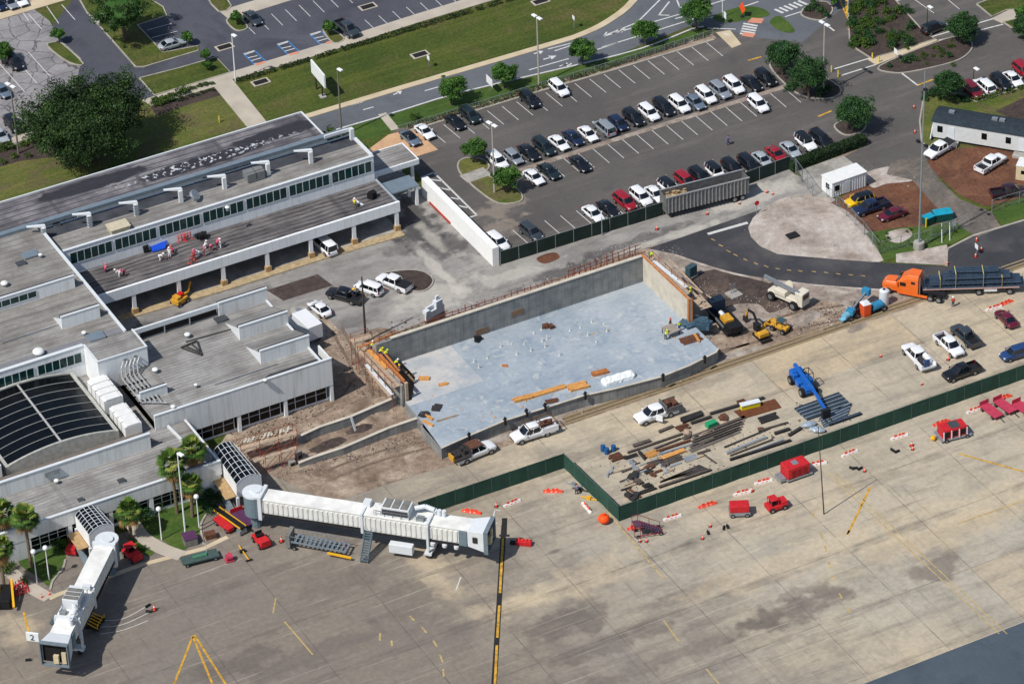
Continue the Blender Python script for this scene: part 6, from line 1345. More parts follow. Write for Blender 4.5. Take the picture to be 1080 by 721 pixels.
plank(370.5, 440, 375, 454, 2.2, .35, m_trim, 'pale board leaning from the low wall', 'loose boards', z2=.2)
g = G(381, 425); b = MB(); b.box(-.9, .9, -.6, .6, .02, .06); o = b.build('pink_cloth', M('pink_sheet', (206, 130, 116), .8, var=.2, vs=3)); o.location = g; tag(o, 'flat pink sheet lying on the dirt by the low wall', 'sheet')
g = G(315, 327); t = thing('ground_cover', (*G(315, 327)[:2], 0), 0, 'round white concrete cover beside the white sedan', 'manhole'); b = MB(); b.cyl((0, 0, .02), (0, 0, .12), 1.3, n=20); b.build('ring', m_pad, t); b = MB(); b.cyl((0, 0, .12), (0, 0, .14), .5, n=14); b.build('cover', m_galv, t)
g = G(325, 338); b = MB(); b.box(-1.6, 1.6, -1.2, 1.2, .02, .2); o = b.build('square_footing', m_pad); o.location = g; tag(o, 'square concrete frame with a brown middle by the box truck', 'footing'); b = MB(); b.box(-1, 1, -.7, .7, .2, .22); b.build('infill', m_rust, o)
g = G(190, 319.5); t = thing('compact_lift', (g.x, g.y, 0), .4, 'yellow compact lift with folded arms under the arcade front', 'lift')
b = MB(); b.box(-1.2, 1.0, -.8, .8, .35, 1.1); b.box(-1.0, -.2, -.6, .6, 1.1, 1.6); b.build('chassis', M('machine_yellow', (206, 154, 52), .5, var=.15), t, bevel=.05); b = MB(); b.bar((.6, 0, 1.0), (2.2, .3, .8), .3, .3); b.bar((2.2, .3, .8), (2.9, .4, 2.2), .25, .25); b.build('arm', M('machine_yellow', (206, 154, 52)), t); b = MB(); b.box(-.1, .6, -.4, .4, 1.1, 1.7); b.build('engine', M('sign_red', (190, 30, 30)), t); wheels(t, (-.9, .8), .8, .35)
# ---- yard of steel beams, pipes and boards on the apron
m_beam = M('weathered_beam', (92, 84, 78), .8, .1, var=.4, vs=2); m_beamdk = M('dark_beam', (60, 58, 58), .7, .2, var=.3, vs=2); m_alum = M('bright_pipe', (206, 210, 212), .3, .6, var=.1); m_bluelt = M('pale_blue_grey_beam', (128, 142, 154), .5, .2, var=.25, vs=2); m_bluest = M('blue_grey_beam', (74, 86, 98), .5, .3, var=.25, vs=2); m_brown = M('brown_sheet', (104, 62, 40), .85, var=.3, vs=2)
def beam(a, c, w_, h, mat, label, grp, nm='steel_beam', cat='steel beam', z=.02):
    p = G(*a); q = G(*c); d = q-p; b = MB()
    if nm == 'pipe': b.cyl((0, 0, w_/2), (d.x, d.y, w_/2), w_/2, n=8)
    else:
        u = d.normalized(); L = d.length; b.m = Matrix.Rotation(math.atan2(d.y, d.x), 4, 'Z')
        if h > .14: b.box(0, L, -w_/2, w_/2, 0, h*.15); b.box(0, L, -w_*.12, w_*.12, h*.15, h*.85); b.box(0, L, -w_/2, w_/2, h*.85, h)
        else: b.box(0, L, -w_/2, w_/2, 0, h)
    o = b.build(nm, mat); o.location = (p.x, p.y, z); return tag(o, label, cat, grp)
gA = 'loose steel in the laydown yard'
rb = random.Random(9)
for k in range(34):
    x = 640+rb.random()*112; y = 512-(x-640)*.42+rb.uniform(-14, 14); l = rb.uniform(4, 17); sg = rb.choice((-.38, -.38, -.38, .7, -.3)); beam((x, y), (x+l, y+l*sg), rb.uniform(.12, .4), .16, rb.choice((m_beam, m_beamdk, m_rust, m_wood, m_alum)), 'short loose steel or timber piece in the left half of the laydown yard', 'loose short pieces in the yard')
L1 = [((662, 478), (720, 458), .35, m_beam, 'longest dark beam of the left half'), ((668, 471), (686, 465), .6, m_beam, 'broad dark slab across the longest beam'), ((690, 474), (718, 463), .25, m_beam, 'thin rusty beam'), ((692, 477), (728, 465), .4, m_rust, 'brown beam'), ((694, 480), (730, 469), .25, m_alum, 'pale thin beam'), ((698, 484), (722, 475), .8, m_ply, 'plywood strip'), ((695, 456), (710, 450), .5, m_beam, 'short board above the beams'),
      ((749, 437), (806, 420), .5, m_beamdk, 'long dark beam behind the yellow bins'), ((729, 447), (750, 440), .5, m_beamdk, 'dark beam at the left end of the long dark one')]
for a, c, w_, m, l in L1: beam(a, c, w_, .25, m, l+' in the laydown yard', gA)
for k in range(7): beam((696+k*1.6, 509-k*.6-0), (738+k*1.7, 491-k*-.8), .2, .2, (m_beam, m_beamdk)[k % 2], 'grey beam in the near fan of parallel beams by the green fence', 'fan of beams by the green fence')
beam((695, 514.5), (750, 496), .4, .3, m_beam, 'separate long beam nearest the green fence', gA)
for k in range(6): beam((728+k*.8, 470-k*3.1+6), (780+k*1.2, 449-k*3.0+6), .75, .12, m_beam if k % 2 else m_drive, 'weathered long board of the flat grey deck pile', 'flat grey deck pile')
L2 = [((764, 472), (812, 452), .3, .12, m_beamdk, 'thin dark beam at the top of the pipe group'), ((766, 479), (808, 462), .45, .45, m_alum, 'bright silver pipe'), ((770, 481), (815, 464), .25, .2, m_beam, 'dull beam below the silver pipe'), ((776, 483), (826, 464), .2, .2, m_alum, 'thin pale bar'), ((770, 485.5), (834, 465), .4, .3, m_beamdk, 'long black beam nearest the fence'), ((800, 455), (831, 446), .3, .2, m_beam, 'short brown beam at the upper end'), ((817, 458), (833, 453), .5, .3, m_beamdk, 'stubby black beam'), ((832, 460), (845, 452), .5, .3, m_beamdk, 'tilted black beam beside the silver wrap')]
for a, c, w_, h, m, l in L2: beam(a, c, w_, h, m, l+' in the laydown yard', 'pipe and beam group by the green fence', 'pipe' if m is m_alum and w_ > .4 else 'steel_beam', 'pipe' if w_ == .45 else 'steel beam')
for k in range(9): beam((838+k*1.6, 432+k*1.4), (885+k*1.6, 415+k*1.6), .22, .26, (m_bluest, m_bluelt)[k % 2], 'blue-grey beam in the upper stack under the blue lift', 'upper stack of blue-grey beams')
for k in range(9): beam((864+k*.6, 442+k*1.1), (898-k*.6, 426+k*1.8), .2, .26, (m_bluelt, m_bluest)[k % 2], 'blue-grey beam in the lower stack under the blue lift', 'lower stack of blue-grey beams')
beam((874, 449), (908, 437), .45, .4, m_bluest, 'single blue-grey beam nearest the fence below the blue lift', gA)
sheetp = [(774, 434), (817, 421), (824, 430), (783, 442)]
P = W(sheetp); g = P[0]; b = MB(); b.prism([((p-g).x, (p-g).y) for p in P], .02, .14); o = b.build('brown_sheet_stack', m_brown); o.location = g; tag(o, 'rectangular rust-brown sheet stack under the yellow bin', 'sheet stack')
g = G(791.5, 430); t = thing('storage_bin', (g.x, g.y, .14), head(791, 430, 20, -5), 'white and yellow long bin on the brown sheet stack', 'bin'); b = MB(); b.box(-1.5, 1.4, -.35, .35, 0, .7); b.build('body', M('bright_yellow', (228, 208, 30), .5, var=.05), t); b = MB(); b.box(-1.55, 1.45, -.42, .55, .7, .82); b.build('lid', m_trim, t)
def bundle(px, py, L, w_, h, n, mat, label, hx=20, hy=-7, cat='bundle', nm='steel_bundle'):
    if len(label.split()) < 5: label += ' in the laydown yard'
    g = G(px, py); t = thing(nm, (g.x, g.y, .02), head(px, py, hx, hy), label, cat, gA)
    for k in range(n): b = MB(); y = -w_/2+w_*(k+.5)/n; b.bar((-L/2+random.uniform(-.2, .2), y, h/2), (L/2+random.uniform(-.2, .2), y+random.uniform(-.08, .08), h/2*random.uniform(.8, 1.4)), w_/n*.7, h*.8); b.build('bar', mat, t)
bundle(810, 441.5, 2.9, 1.5, .3, 5, m_beamdk, 'short dark bundle below the brown sheets'); bundle(730, 441, 3.4, 1.2, .5, 4, m_beamdk, 'dark bundle left of the green box'); bundle(782, 424, 1.4, .8, .3, 3, m_rust, 'rusty square bundle'); bundle(665, 482, 2, .6, .3, 3, m_beamdk, 'small black bundle at the far left of the yard'); bundle(677, 481, 1.8, .4, .4, 2, m_beamdk, 'tilted black beam pair', 10, 12); bundle(688, 479, 1.8, 1.3, .2, 4, m_ply, 'tan board stack at the left of the yard'); bundle(711, 485, 2.6, 1.2, .2, 4, m_beam, 'dark grating stack'); bundle(728, 484, 2.0, 1.2, .25, 5, m_alum, 'pale channel bundle'); bundle(682, 513, 1.2, .7, .4, 3, m_beamdk, 'small dark bundle near the fence'); bundle(683, 518, 2.6, .6, .3, 3, m_beamdk, 'longer dark bundle nearest the fence corner'); bundle(668, 491, .7, 2.6, .25, 6, m_alum, 'comb of short pale bars'); bundle(650, 482.5, 1.9, 1.6, .3, 4, m_rust, 'brown bundle behind the blue drums'); bundle(720, 451.5, 1.6, 1.3, .3, 4, m_rust, 'rusty stack by the leaning bars'); bundle(643, 498, .4, 3, .2, 3, m_alum, 'pale pair of long thin pipes at the far left', 20, 4); bundle(690, 488.5, 2, 1, .25, 4, m_beam, 'grey grate with rusty edge')
g = G(750, 449); b = MB(); b.box(-.8, .8, -.45, .45, 0, .7); o = b.build('green_box', M('bright_green', (40, 150, 100), .5, var=.1)); o.location = g; o.rotation_euler = (0, 0, .1); tag(o, 'bright green box in the laydown yard', 'box')
sc_m = (m_rust, m_beamdk, m_beam, m_wood)
sl_ = ['rusty scrap heap with round parts left of the fan of beams', 'dark heap of clamps near the fence corner', 'jumble of grey fittings near the fence corner', 'rusty scrap behind the dark bundle', 'pale litter heap beside the green box', 'brown scrap beside the tan boards', 'black angle piece near the fan of beams', 'tiny black scrap near the fan of beams', 'rusty valve heap in the laydown yard', 'grey tangled heap at the fence corner', 'scrap beside the longest beam', 'dark scrap by the yellow bin', 'brown crate scrap by the pipes']
for k, (x, y, s) in enumerate(((684, 492, 1.1), (670, 502, 1.6), (673, 507, 1.3), (724, 457, 1.3), (762, 441, 1.2), (685, 499, 1), (702, 491, .9), (708, 496, .6), (687, 502, .8), (667, 524, 1.5), (724, 462, 1.2), (786, 431, .7), (803, 453, .8))): scatter('scrap_heap', 'scrap', sl_[k], [(x, y)], .02, sc_m[k % 4], (s, s*.8, s*.4), 'scrap heaps in the laydown yard')
for k, (x, y) in enumerate(((636, 475), (640, 478), (647, 475))):
    g = G(x, y); b = MB(); b.cyl((0, 0, 0), (0, 0, .9), .36, n=12); b.cyl((0, 0, .9), (0, 0, .95), .3, n=12); o = b.build('drum', M('blue_drum', (40, 90, 140), .4, var=.1)); o.location = g; tag(o, 'blue drum at the left end of the yard, '+('leftmost', 'middle', 'rightmost')[k]+' of three', 'drum', 'blue drums')
for k, (x, y) in enumerate(((853, 449.5), (862, 455))):
    g = G(x, y); b = MB(); rr = []
    for i in range(8): f = i/7; r = .65*math.sin(math.pi*(.12+.76*f)); rr.append([(-1.1+2.2*f, r*math.cos(2*math.pi*j/9)*random.uniform(.8, 1.1), max(.02, .35+r*.7*math.sin(2*math.pi*j/9)*random.uniform(.8, 1.1))) for j in range(9)])
    b.loft(rr); o = b.build('wrapped_bag', M('silver_wrap', (170, 184, 196), .3, .3, var=.15, vs=4)); o.location = g; o.rotation_euler = (0, 0, -.2-.5*k); tag(o, 'crumpled silver wrap '+('left', 'right')[k]+' of two beside the beam stacks', 'wrap', 'silver wraps')
# ---- machines
m_blue = M('lift_blue', (30, 96, 178), .35, var=.06, coat=.3); m_yel = M('machine_yellow', (206, 154, 52))
def wheelsat(t, pts, r, w_=.4):
    for x, y in pts: b = MB(); b.cyl((x, y-w_/2, r), (x, y+w_/2, r), r, n=14); o = b.build('wheel', m_tyre, t); b = MB(); s = 1 if y > 0 else -1; b.cyl((x, y+s*w_/2, r), (x, y+s*(w_/2+.03), r), r*.55, n=10); b.build('rim', m_rim, o)
a = G(843, 405); c = G(857, 421); rz = math.atan2(c.y-a.y, c.x-a.x)
t = thing('telehandler', (a.x, a.y, 0), rz, 'bright blue telescopic lift reaching over the blue-grey beams', 'telehandler')
b = MB(); b.box(-1.3, 3.6, -.75, .75, .7, 1.4); b.box(-1.5, .2, -1.0, -.2, .9, 1.9); b.box(-1.4, -.4, -.9, .9, 1.2, 2.1); b.build('chassis', m_blue, t, bevel=.08)
b = MB(); b.box(.6, 2.2, .35, 1.15, 1.2, 2.0); b.box(.9, 2.0, -1.2, -.5, 1.0, 1.7); b.build('engine_cover', m_blue, t, bevel=.06)
b = MB(); b.bar((-1.6, 0, 2.5), (4.6, -.2, 2.1), .5, .5); o = b.build('boom', m_blue, t, bevel=.04); b = MB(); b.bar((4.6, -.2, 2.1), (9.2, -.5, 1.4), .38, .38); b.build('inner_boom', m_blue, o)
b = MB(); b.box(9.0, 9.6, -1.1, .1, .3, 1.7); b.build('fork_head', m_plastic, t)
b = MB()
for y in (-1.0, -.2): b.box(9.6, 10.6, y, y+.15, .3, .4)
b.build('forks', m_iron, t)
b = MB()
for p, q in (((.5, .4, 1.9), (.5, .4, 2.9)), ((2.0, .4, 1.9), (2.0, .4, 2.9)), ((.5, 1.2, 1.9), (.5, 1.2, 2.9)), ((2.0, 1.2, 1.9), (2.0, 1.2, 2.9)), ((.5, .4, 2.9), (2, .4, 2.9)), ((.5, 1.2, 2.9), (2, 1.2, 2.9)), ((.5, .4, 2.9), (.5, 1.2, 2.9)), ((2, .4, 2.9), (2, 1.2, 2.9))): b.cyl(p, q, .06, n=6)
b.build('roll_cage', m_iron, t)
wheelsat(t, [(-.6, -1.05), (2.9, -1.05), (-.6, 1.05), (2.9, 1.05)], .68, .5)
# excavator
g = G(802, 355); rz = head(806, 356, -12, -11); t = thing('excavator', (g.x, g.y, .02), rz, 'yellow mini excavator with raised boom by the drain', 'excavator'); t.scale = (.88,)*3
b = MB(); b.cyl((0, 0, .55), (0, 0, 1.4), 1.0, 1.0, 14); b.box(-1.3, .2, -.95, .95, .6, 1.35); b.build('body', m_yel, t, bevel=.06)
for s in (-1, 1): b = MB(); b.box(-1.2, 1.2, s*.75-.2, s*.75+.2, .0, .5); b.build('track', m_tyre, t, bevel=.12)
b = MB(); b.box(-.3, .8, .1, .95, 1.35, 2.6); b.build('cab', m_plastic, t); b = MB(); b.box(-.4, .9, 0, 1.0, 2.6, 2.7); b.build('cab_roof', m_plastic, t)
b = MB(); b.bar((.6, -.2, 1.2), (2.6, -.2, 3.2), .3, .4); b.bar((2.6, -.2, 3.2), (4.2, -.2, 2.9), .28, .35); b.build('boom', m_plastic, t); b = MB(); b.bar((4.2, -.2, 2.95), (5.0, -.2, 1.2), .25, .3); b.build('arm', m_yel, t); b = MB(); b.hexa([(4.6, -.55, .3), (5.4, -.55, .3), (5.4, .2, .3), (4.6, .2, .3)], [(4.9, -.55, 1.3), (5.3, -.55, 1.3), (5.3, .2, 1.3), (4.9, .2, 1.3)]); b.build('bucket', m_steel, t)
b = MB(); b.box(-2.2, -1.6, -1.0, 1.0, .1, .45); b.build('blade', m_iron, t)
# backhoe / loader
g = G(823, 348.5); t = thing('loader', (g.x, g.y, .02), head(823, 348, -14, -6), 'yellow wheel loader with dark green canopy beside the excavator', 'loader'); t.scale = (.85,)*3
b = MB(); b.box(-1.6, 1.6, -.6, .6, .6, 1.25); b.box(.5, 1.8, -.5, .5, 1.25, 1.7); b.build('body', m_yel, t, bevel=.08); b = MB(); b.bar((.8, -.7, 1.1), (2.6, -.7, .8), .16, .25); b.bar((.8, .7, 1.1), (2.6, .7, .8), .16, .25); b.build('lift_arm', m_yel, t); b = MB(); b.hexa([(2.5, -1, .2), (3.3, -1, .15), (3.3, 1, .15), (2.5, 1, .2)], [(2.5, -1, 1), (2.7, -1, 1), (2.7, 1, 1), (2.5, 1, 1)]); b.build('bucket', m_yel, t)
b = MB(); b.box(-.9, .5, -.65, .65, 2.2, 2.35); b.build('canopy', M('dark_teal', (60, 84, 92), .5, var=.2), t)
for x in (-.8, .4):
    for y in (-.6, .6): b = MB(); b.cyl((x, y, 1.2), (x, y, 2.2), .05, n=6); b.build('canopy_post', m_iron, t)
wheelsat(t, [(-1.1, -.85), (1.1, -.85), (-1.1, .85), (1.1, .85)], .5, .35)
# drill rig (white)
g = G(829, 318); t = thing('drill_rig', (g.x, g.y, .02), head(829, 318, -18, -8), 'white wheeled rig crane with folded boom on the dark soil', 'crane')
m_bone = M('bone_white', (214, 206, 188), .5, var=.1)
b = MB(); b.box(-2.6, 2.8, -.9, .9, .8, 1.5); b.box(-.6, 1.4, -1.1, 1.1, 1.5, 2.3); b.build('chassis', m_bone, t, bevel=.08)
b = MB(); b.box(-3.6, -2.2, -1.1, .8, .7, 3.0); b.build('cab', m_bone, t, bevel=.1); b = MB(); b.box(-3.0, -2.4, -1.14, -1.1, 1.9, 2.7); b.box(-3.64, -3.6, -.8, .5, 1.9, 2.7); b.build('cab_window', m_carglass, t)
b = MB(); b.bar((-2.8, .4, 2.8), (3.8, .4, 3.2), .4, .5); b.build('boom', m_galv, t); b = MB(); b.cyl((.4, -1.2, 2.0), (.4, -1.5, 2.0), .8, n=14); b.build('drum', m_bone, t); b = MB(); b.cyl((3.8, .4, 3.2), (5.4, .4, .3), .03, n=5); b.cyl((3.8, .4, 3.2), (4.2, 1.4, .3), .03, n=5); b.build('cable', m_iron, t)
wheelsat(t, [(-2.2, -1.1), (2.0, -1.1), (-2.2, 1.1), (2.0, 1.1)], .72, .5)
# black flatbed truck w/ machine at wall corner
g = G(765, 343); t = thing('loader_truck', (g.x, g.y, .02), head(765, 343, 16, 18), 'dark open-bodied crawler machine with yellow engine by the end wall', 'machine')
b = MB(); b.box(-3.6, 3.2, -1.2, 1.2, .6, 1.1); b.box(-3.6, 3.2, -1.25, -1.0, 1.1, 1.5); b.box(-3.6, 3.2, 1.0, 1.25, 1.1, 1.5); b.build('chassis', m_black, t); b = MB(); b.box(2.0, 3.6, -1.1, 1.1, .8, 1.9); b.build('counterweight', m_black, t, bevel=.08)
b = MB(); b.box(-3.7, -2.2, -1.1, 1.1, 1.1, 3.0); b.build('cab', M('navy_black', (30, 44, 60), .5), t); b = MB(); b.box(-.4, 1.5, -.7, .7, 1.1, 1.8); b.build('engine', m_yel, t); b = MB(); b.cyl((-1.2, -.2, 1.6), (-.2, -.2, 1.6), .4, n=12); b.build('tank', m_trim, t)
for s in (-1, 1): b = MB(); b.box(-3.2, 3.0, s*1.0-.22, s*1.0+.22, 0, .6); b.build('track', m_tyre, t, bevel=.15)
b = MB(); b.box(-3.4, 2.0, -1.35, -1.27, 1.1, 1.45); b.build('side_rail', m_galv, t)
# boom lift folded beyond the drain
g = G(903, 330); t = thing('boom_lift', (g.x, g.y, .02), head(903, 330, 12, -12), 'folded blue-and-black boom lift behind the orange portable toilet', 'boom lift')
b = MB(); b.box(-1.6, 1.6, -.6, .6, .5, 1.1); b.build('chassis', m_plastic, t); b = MB(); b.bar((-1.6, 0, 1.3), (2.8, 0, 2.0), .3, .35); b.build('boom', m_galv, t); b = MB(); b.box(2.6, 3.4, -.6, .6, 1.6, 2.6); b.build('basket', M('teal_blue', (50, 130, 170), .5), t); b = MB(); b.box(-2.2, -1.2, -.6, .6, .9, 1.7); b.build('counterweight', M('teal_blue', (50, 130, 170), .5), t, bevel=.08); wheelsat(t, [(-1.2, -.8), (1.2, -.8), (-1.2, .8), (1.2, .8)], .45, .3)
g = G(894, 337); t = thing('air_compressor', (g.x, g.y, .02), .2, 'small pale blue compressor on wheels left of the orange toilet', 'compressor'); b = MB(); b.cyl((-.8, 0, .9), (.8, 0, .9), .5, n=12); b.box(-1.4, 1.4, -.4, .4, .4, .6); b.build('body', M('pale_blue', (120, 176, 200), .4), t); b = MB(); b.bar((1.4, 0, .5), (2.6, 0, .4), .1, .1); b.build('drawbar', m_iron, t); wheelsat(t, [(0, -.7), (0, .7)], .4, .25)
g = G(912.5, 332); t = thing('portable_toilet', (g.x, g.y, .02), head(912, 332, 20, -6), 'orange portable toilet with white roof beside the drain', 'portable toilet')
b = MB(); b.box(-.65, .65, -.65, .65, .1, 2.1); b.build('body', M('toilet_orange', (220, 92, 52), .45, var=.05), t, bevel=.05); b = MB(); b.loft([[(-.68, -.68, 2.1), (.68, -.68, 2.1), (.68, .68, 2.1), (-.68, .68, 2.1)], [(-.4, -.4, 2.38), (.4, -.4, 2.38), (.4, .4, 2.38), (-.4, .4, 2.38)]]); b.build('roof', m_trim, t); b = MB(); b.box(-.42, .42, -.69, -.66, .2, 1.95); b.build('door', M('door_orange', (214, 74, 32), .5), t)
g = G(924, 328); t = thing('spool_trailer', (g.x, g.y, .02), .1, 'blue tank trailer between the orange toilet and white tank', 'tank trailer'); b = MB(); b.cyl((-.9, 0, 1.0), (.9, 0, 1.0), .65, n=14); b.build('tank', M('teal_blue', (50, 130, 170)), t); b = MB(); b.box(-1.3, 1.4, -.5, .5, .3, .42); b.build('frame', m_iron, t); wheelsat(t, [(.9, -.75), (.9, .75)], .45, .25)
g = G(932, 321); t = thing('water_tank', (g.x, g.y, .02), 0, 'white upright cylindrical tank beside the blue tank trailer', 'tank'); b = MB(); b.cyl((0, 0, 0), (0, 0, 2.5), .72, n=20); b.cyl((0, 0, 2.5), (0, 0, 2.68), .72, .3, n=20); b.build('body', m_trim, t, smooth=False); b = MB(); b.cyl((0, 0, 2.68), (0, 0, 2.76), .22, n=10); b.build('lid', m_iron, t)
for x, y, l in ((979, 236, 'small teal bin with yellow post'), ):
    g = G(x, y); t = thing('waste_bin', (g.x, g.y, .04), .1, l+' beside the chain-link fence', 'bin'); b = MB(); b.box(-.8, .8, -.6, .6, .1, 1.3); b.build('body', M('dark_teal2', (26, 76, 74), .5), t); b = MB(); b.box(-.85, .85, -.65, .65, 1.3, 1.45); b.build('lid', M('teal_lid', (30, 150, 176), .4), t); b = MB(); b.box(-1.0, -.85, -.7, -.5, 0, 1.6); b.build('post', m_hyd, t)
g = G(994, 231); t = thing('waste_bin', (g.x, g.y, .04), head(994, 231, 20, -3), 'large dark green bin with turquoise lid by the propped gate', 'bin'); b = MB(); b.box(-1.4, 1.4, -.8, .8, .1, 1.3); b.build('body', M('dark_teal2', (26, 76, 74)), t); b = MB(); b.loft([[(-1.45, -.85, 1.3), (1.45, -.85, 1.3), (1.45, .85, 1.3), (-1.45, .85, 1.3)], [(-1.3, -.5, 1.55), (1.3, -.5, 1.55), (1.3, .6, 1.55), (-1.3, .6, 1.55)]]); b.build('lid', M('teal_lid', (30, 150, 176)), t)
g = G(836, 249); b = MB(); b.box(-.9, .9, -.7, .7, 0, .25); o = b.build('drain_box', m_iron); o.location = g; tag(o, 'black square drain box in the sand island', 'drain')

def rubble(name, polys, n, mat, smin, smax, seed, zf=.02):
    rnd = random.Random(seed); b = MB()
    for _ in range(n):
        x0_, y0_, x1_, y1_ = rnd.choice(polys); f = rnd.random(); g = G(x0_+(x1_-x0_)*f+rnd.gauss(0, 7), y0_+(y1_-y0_)*f+rnd.gauss(0, 4.5), zf); s = rnd.uniform(smin, smax)*(1.7 if rnd.random() < .08 else 1)
        b.m = Matrix.Translation(g) @ Matrix.Rotation(rnd.random()*6, 4, 'Z') @ Matrix.Rotation(rnd.uniform(-.5, .5), 4, 'X'); w_ = s*rnd.uniform(.5, 1.2); b.hexa([(-s, -w_, -.05), (s, -w_*.8, -.05), (s*.8, w_, -.05), (-s*.9, w_, -.05)], [(-s*.5, -w_*.5, s*.7), (s*.6, -w_*.4, s*.6), (s*.4, w_*.5, s*.8), (-s*.6, w_*.4, s*.5)])
    tag(b.build(name, mat), 'loose '+('stones' if 'stone' in name else 'clods and scraps')+' scattered over the site', 'rubble', kind='stuff')
site = [(350, 345, 395, 440), (300, 500, 440, 460), (300, 460, 420, 430), (380, 362, 560, 305), (560, 305, 675, 265), (730, 300, 840, 330), (740, 360, 880, 340), (860, 325, 900, 335), (480, 468, 740, 392), (350, 480, 460, 470), (250, 460, 340, 430), (790, 240, 900, 260), (820, 225, 900, 240)]
rubble('site_stones', site, 1400, m_sand, .04, .11, 5); rubble('dark_clods', site[:9]+site[10:11], 1300, m_mud, .05, .13, 6)
rubble('pale_stones', [(600, 285, 690, 250), (700, 262, 740, 285), (860, 200, 905, 240), (915, 182, 960, 190), (940, 248, 998, 262)], 350, m_pad, .04, .1, 7)
rubble('yard_stones', [(640, 490, 750, 470), (660, 515, 760, 490), (770, 470, 880, 440), (840, 430, 900, 440)], 350, m_beam, .05, .13, 8)
rubble('slab_scraps', [(440, 420, 520, 440), (540, 370, 640, 345), (500, 440, 600, 415), (690, 350, 745, 362)], 60, m_ply, .04, .1, 9, ZS+.06)
# ================================================ JET BRIDGES AND GROUND EQUIPMENT
def mat_corr():
    n = NT('ribbed_white_panel'); x, y, z = n.sep()
    col = n.mix(n.rng(n.noise(.9, 5), .45, .75, 0, .5), rgb(222, 222, 216), rgb(186, 182, 172)); return n.done(col, .5)
m_corr = mat_corr(); m_jroof = M('dusty_white_roof', (230, 229, 222), .6, var=.18, vs=.6); m_grime = M('grimy_grey', (120, 118, 112), .7, var=.25); m_bluegl = M('grey_blue_panel', (110, 128, 136), .5, var=.1); m_gold = M('hazard_yellow', (226, 170, 30), .5, var=.05)
def tunnel(t, x0, x1, w_, z0, z1, nm='tunnel', pitch=.72):
    b = MB(); b.box(x0, x1, -w_, w_, z0, z1); o = b.build(nm, m_corr, t)
    b = MB(); b2 = MB(); n = int((x1-x0)/pitch)
    for k in range(n):
        xa = x0+.15+k*pitch
        for s in (-1, 1): (b, b2)[s > 0].hexa([(xa, s*w_, z0+.25), (xa+.42, s*w_, z0+.25), (xa+.34, s*(w_+.13), z0+.25), (xa+.08, s*(w_+.13), z0+.25)][::s], [(xa, s*w_, z1-.3), (xa+.42, s*w_, z1-.3), (xa+.34, s*(w_+.13), z1-.3), (xa+.08, s*(w_+.13), z1-.3)][::s])
    b.build('rib', m_corr, o); b2.build('rib', m_corr, o)
    b = MB(); b.box(x0, x1, -w_-.1, w_+.1, z0-.22, z0); b.build('floor_beam', m_iron, o); b = MB(); b.box(x0-.02, x1+.02, -w_-.08, w_+.08, z1, z1+.1); b.build('roof', m_jroof, o); return o
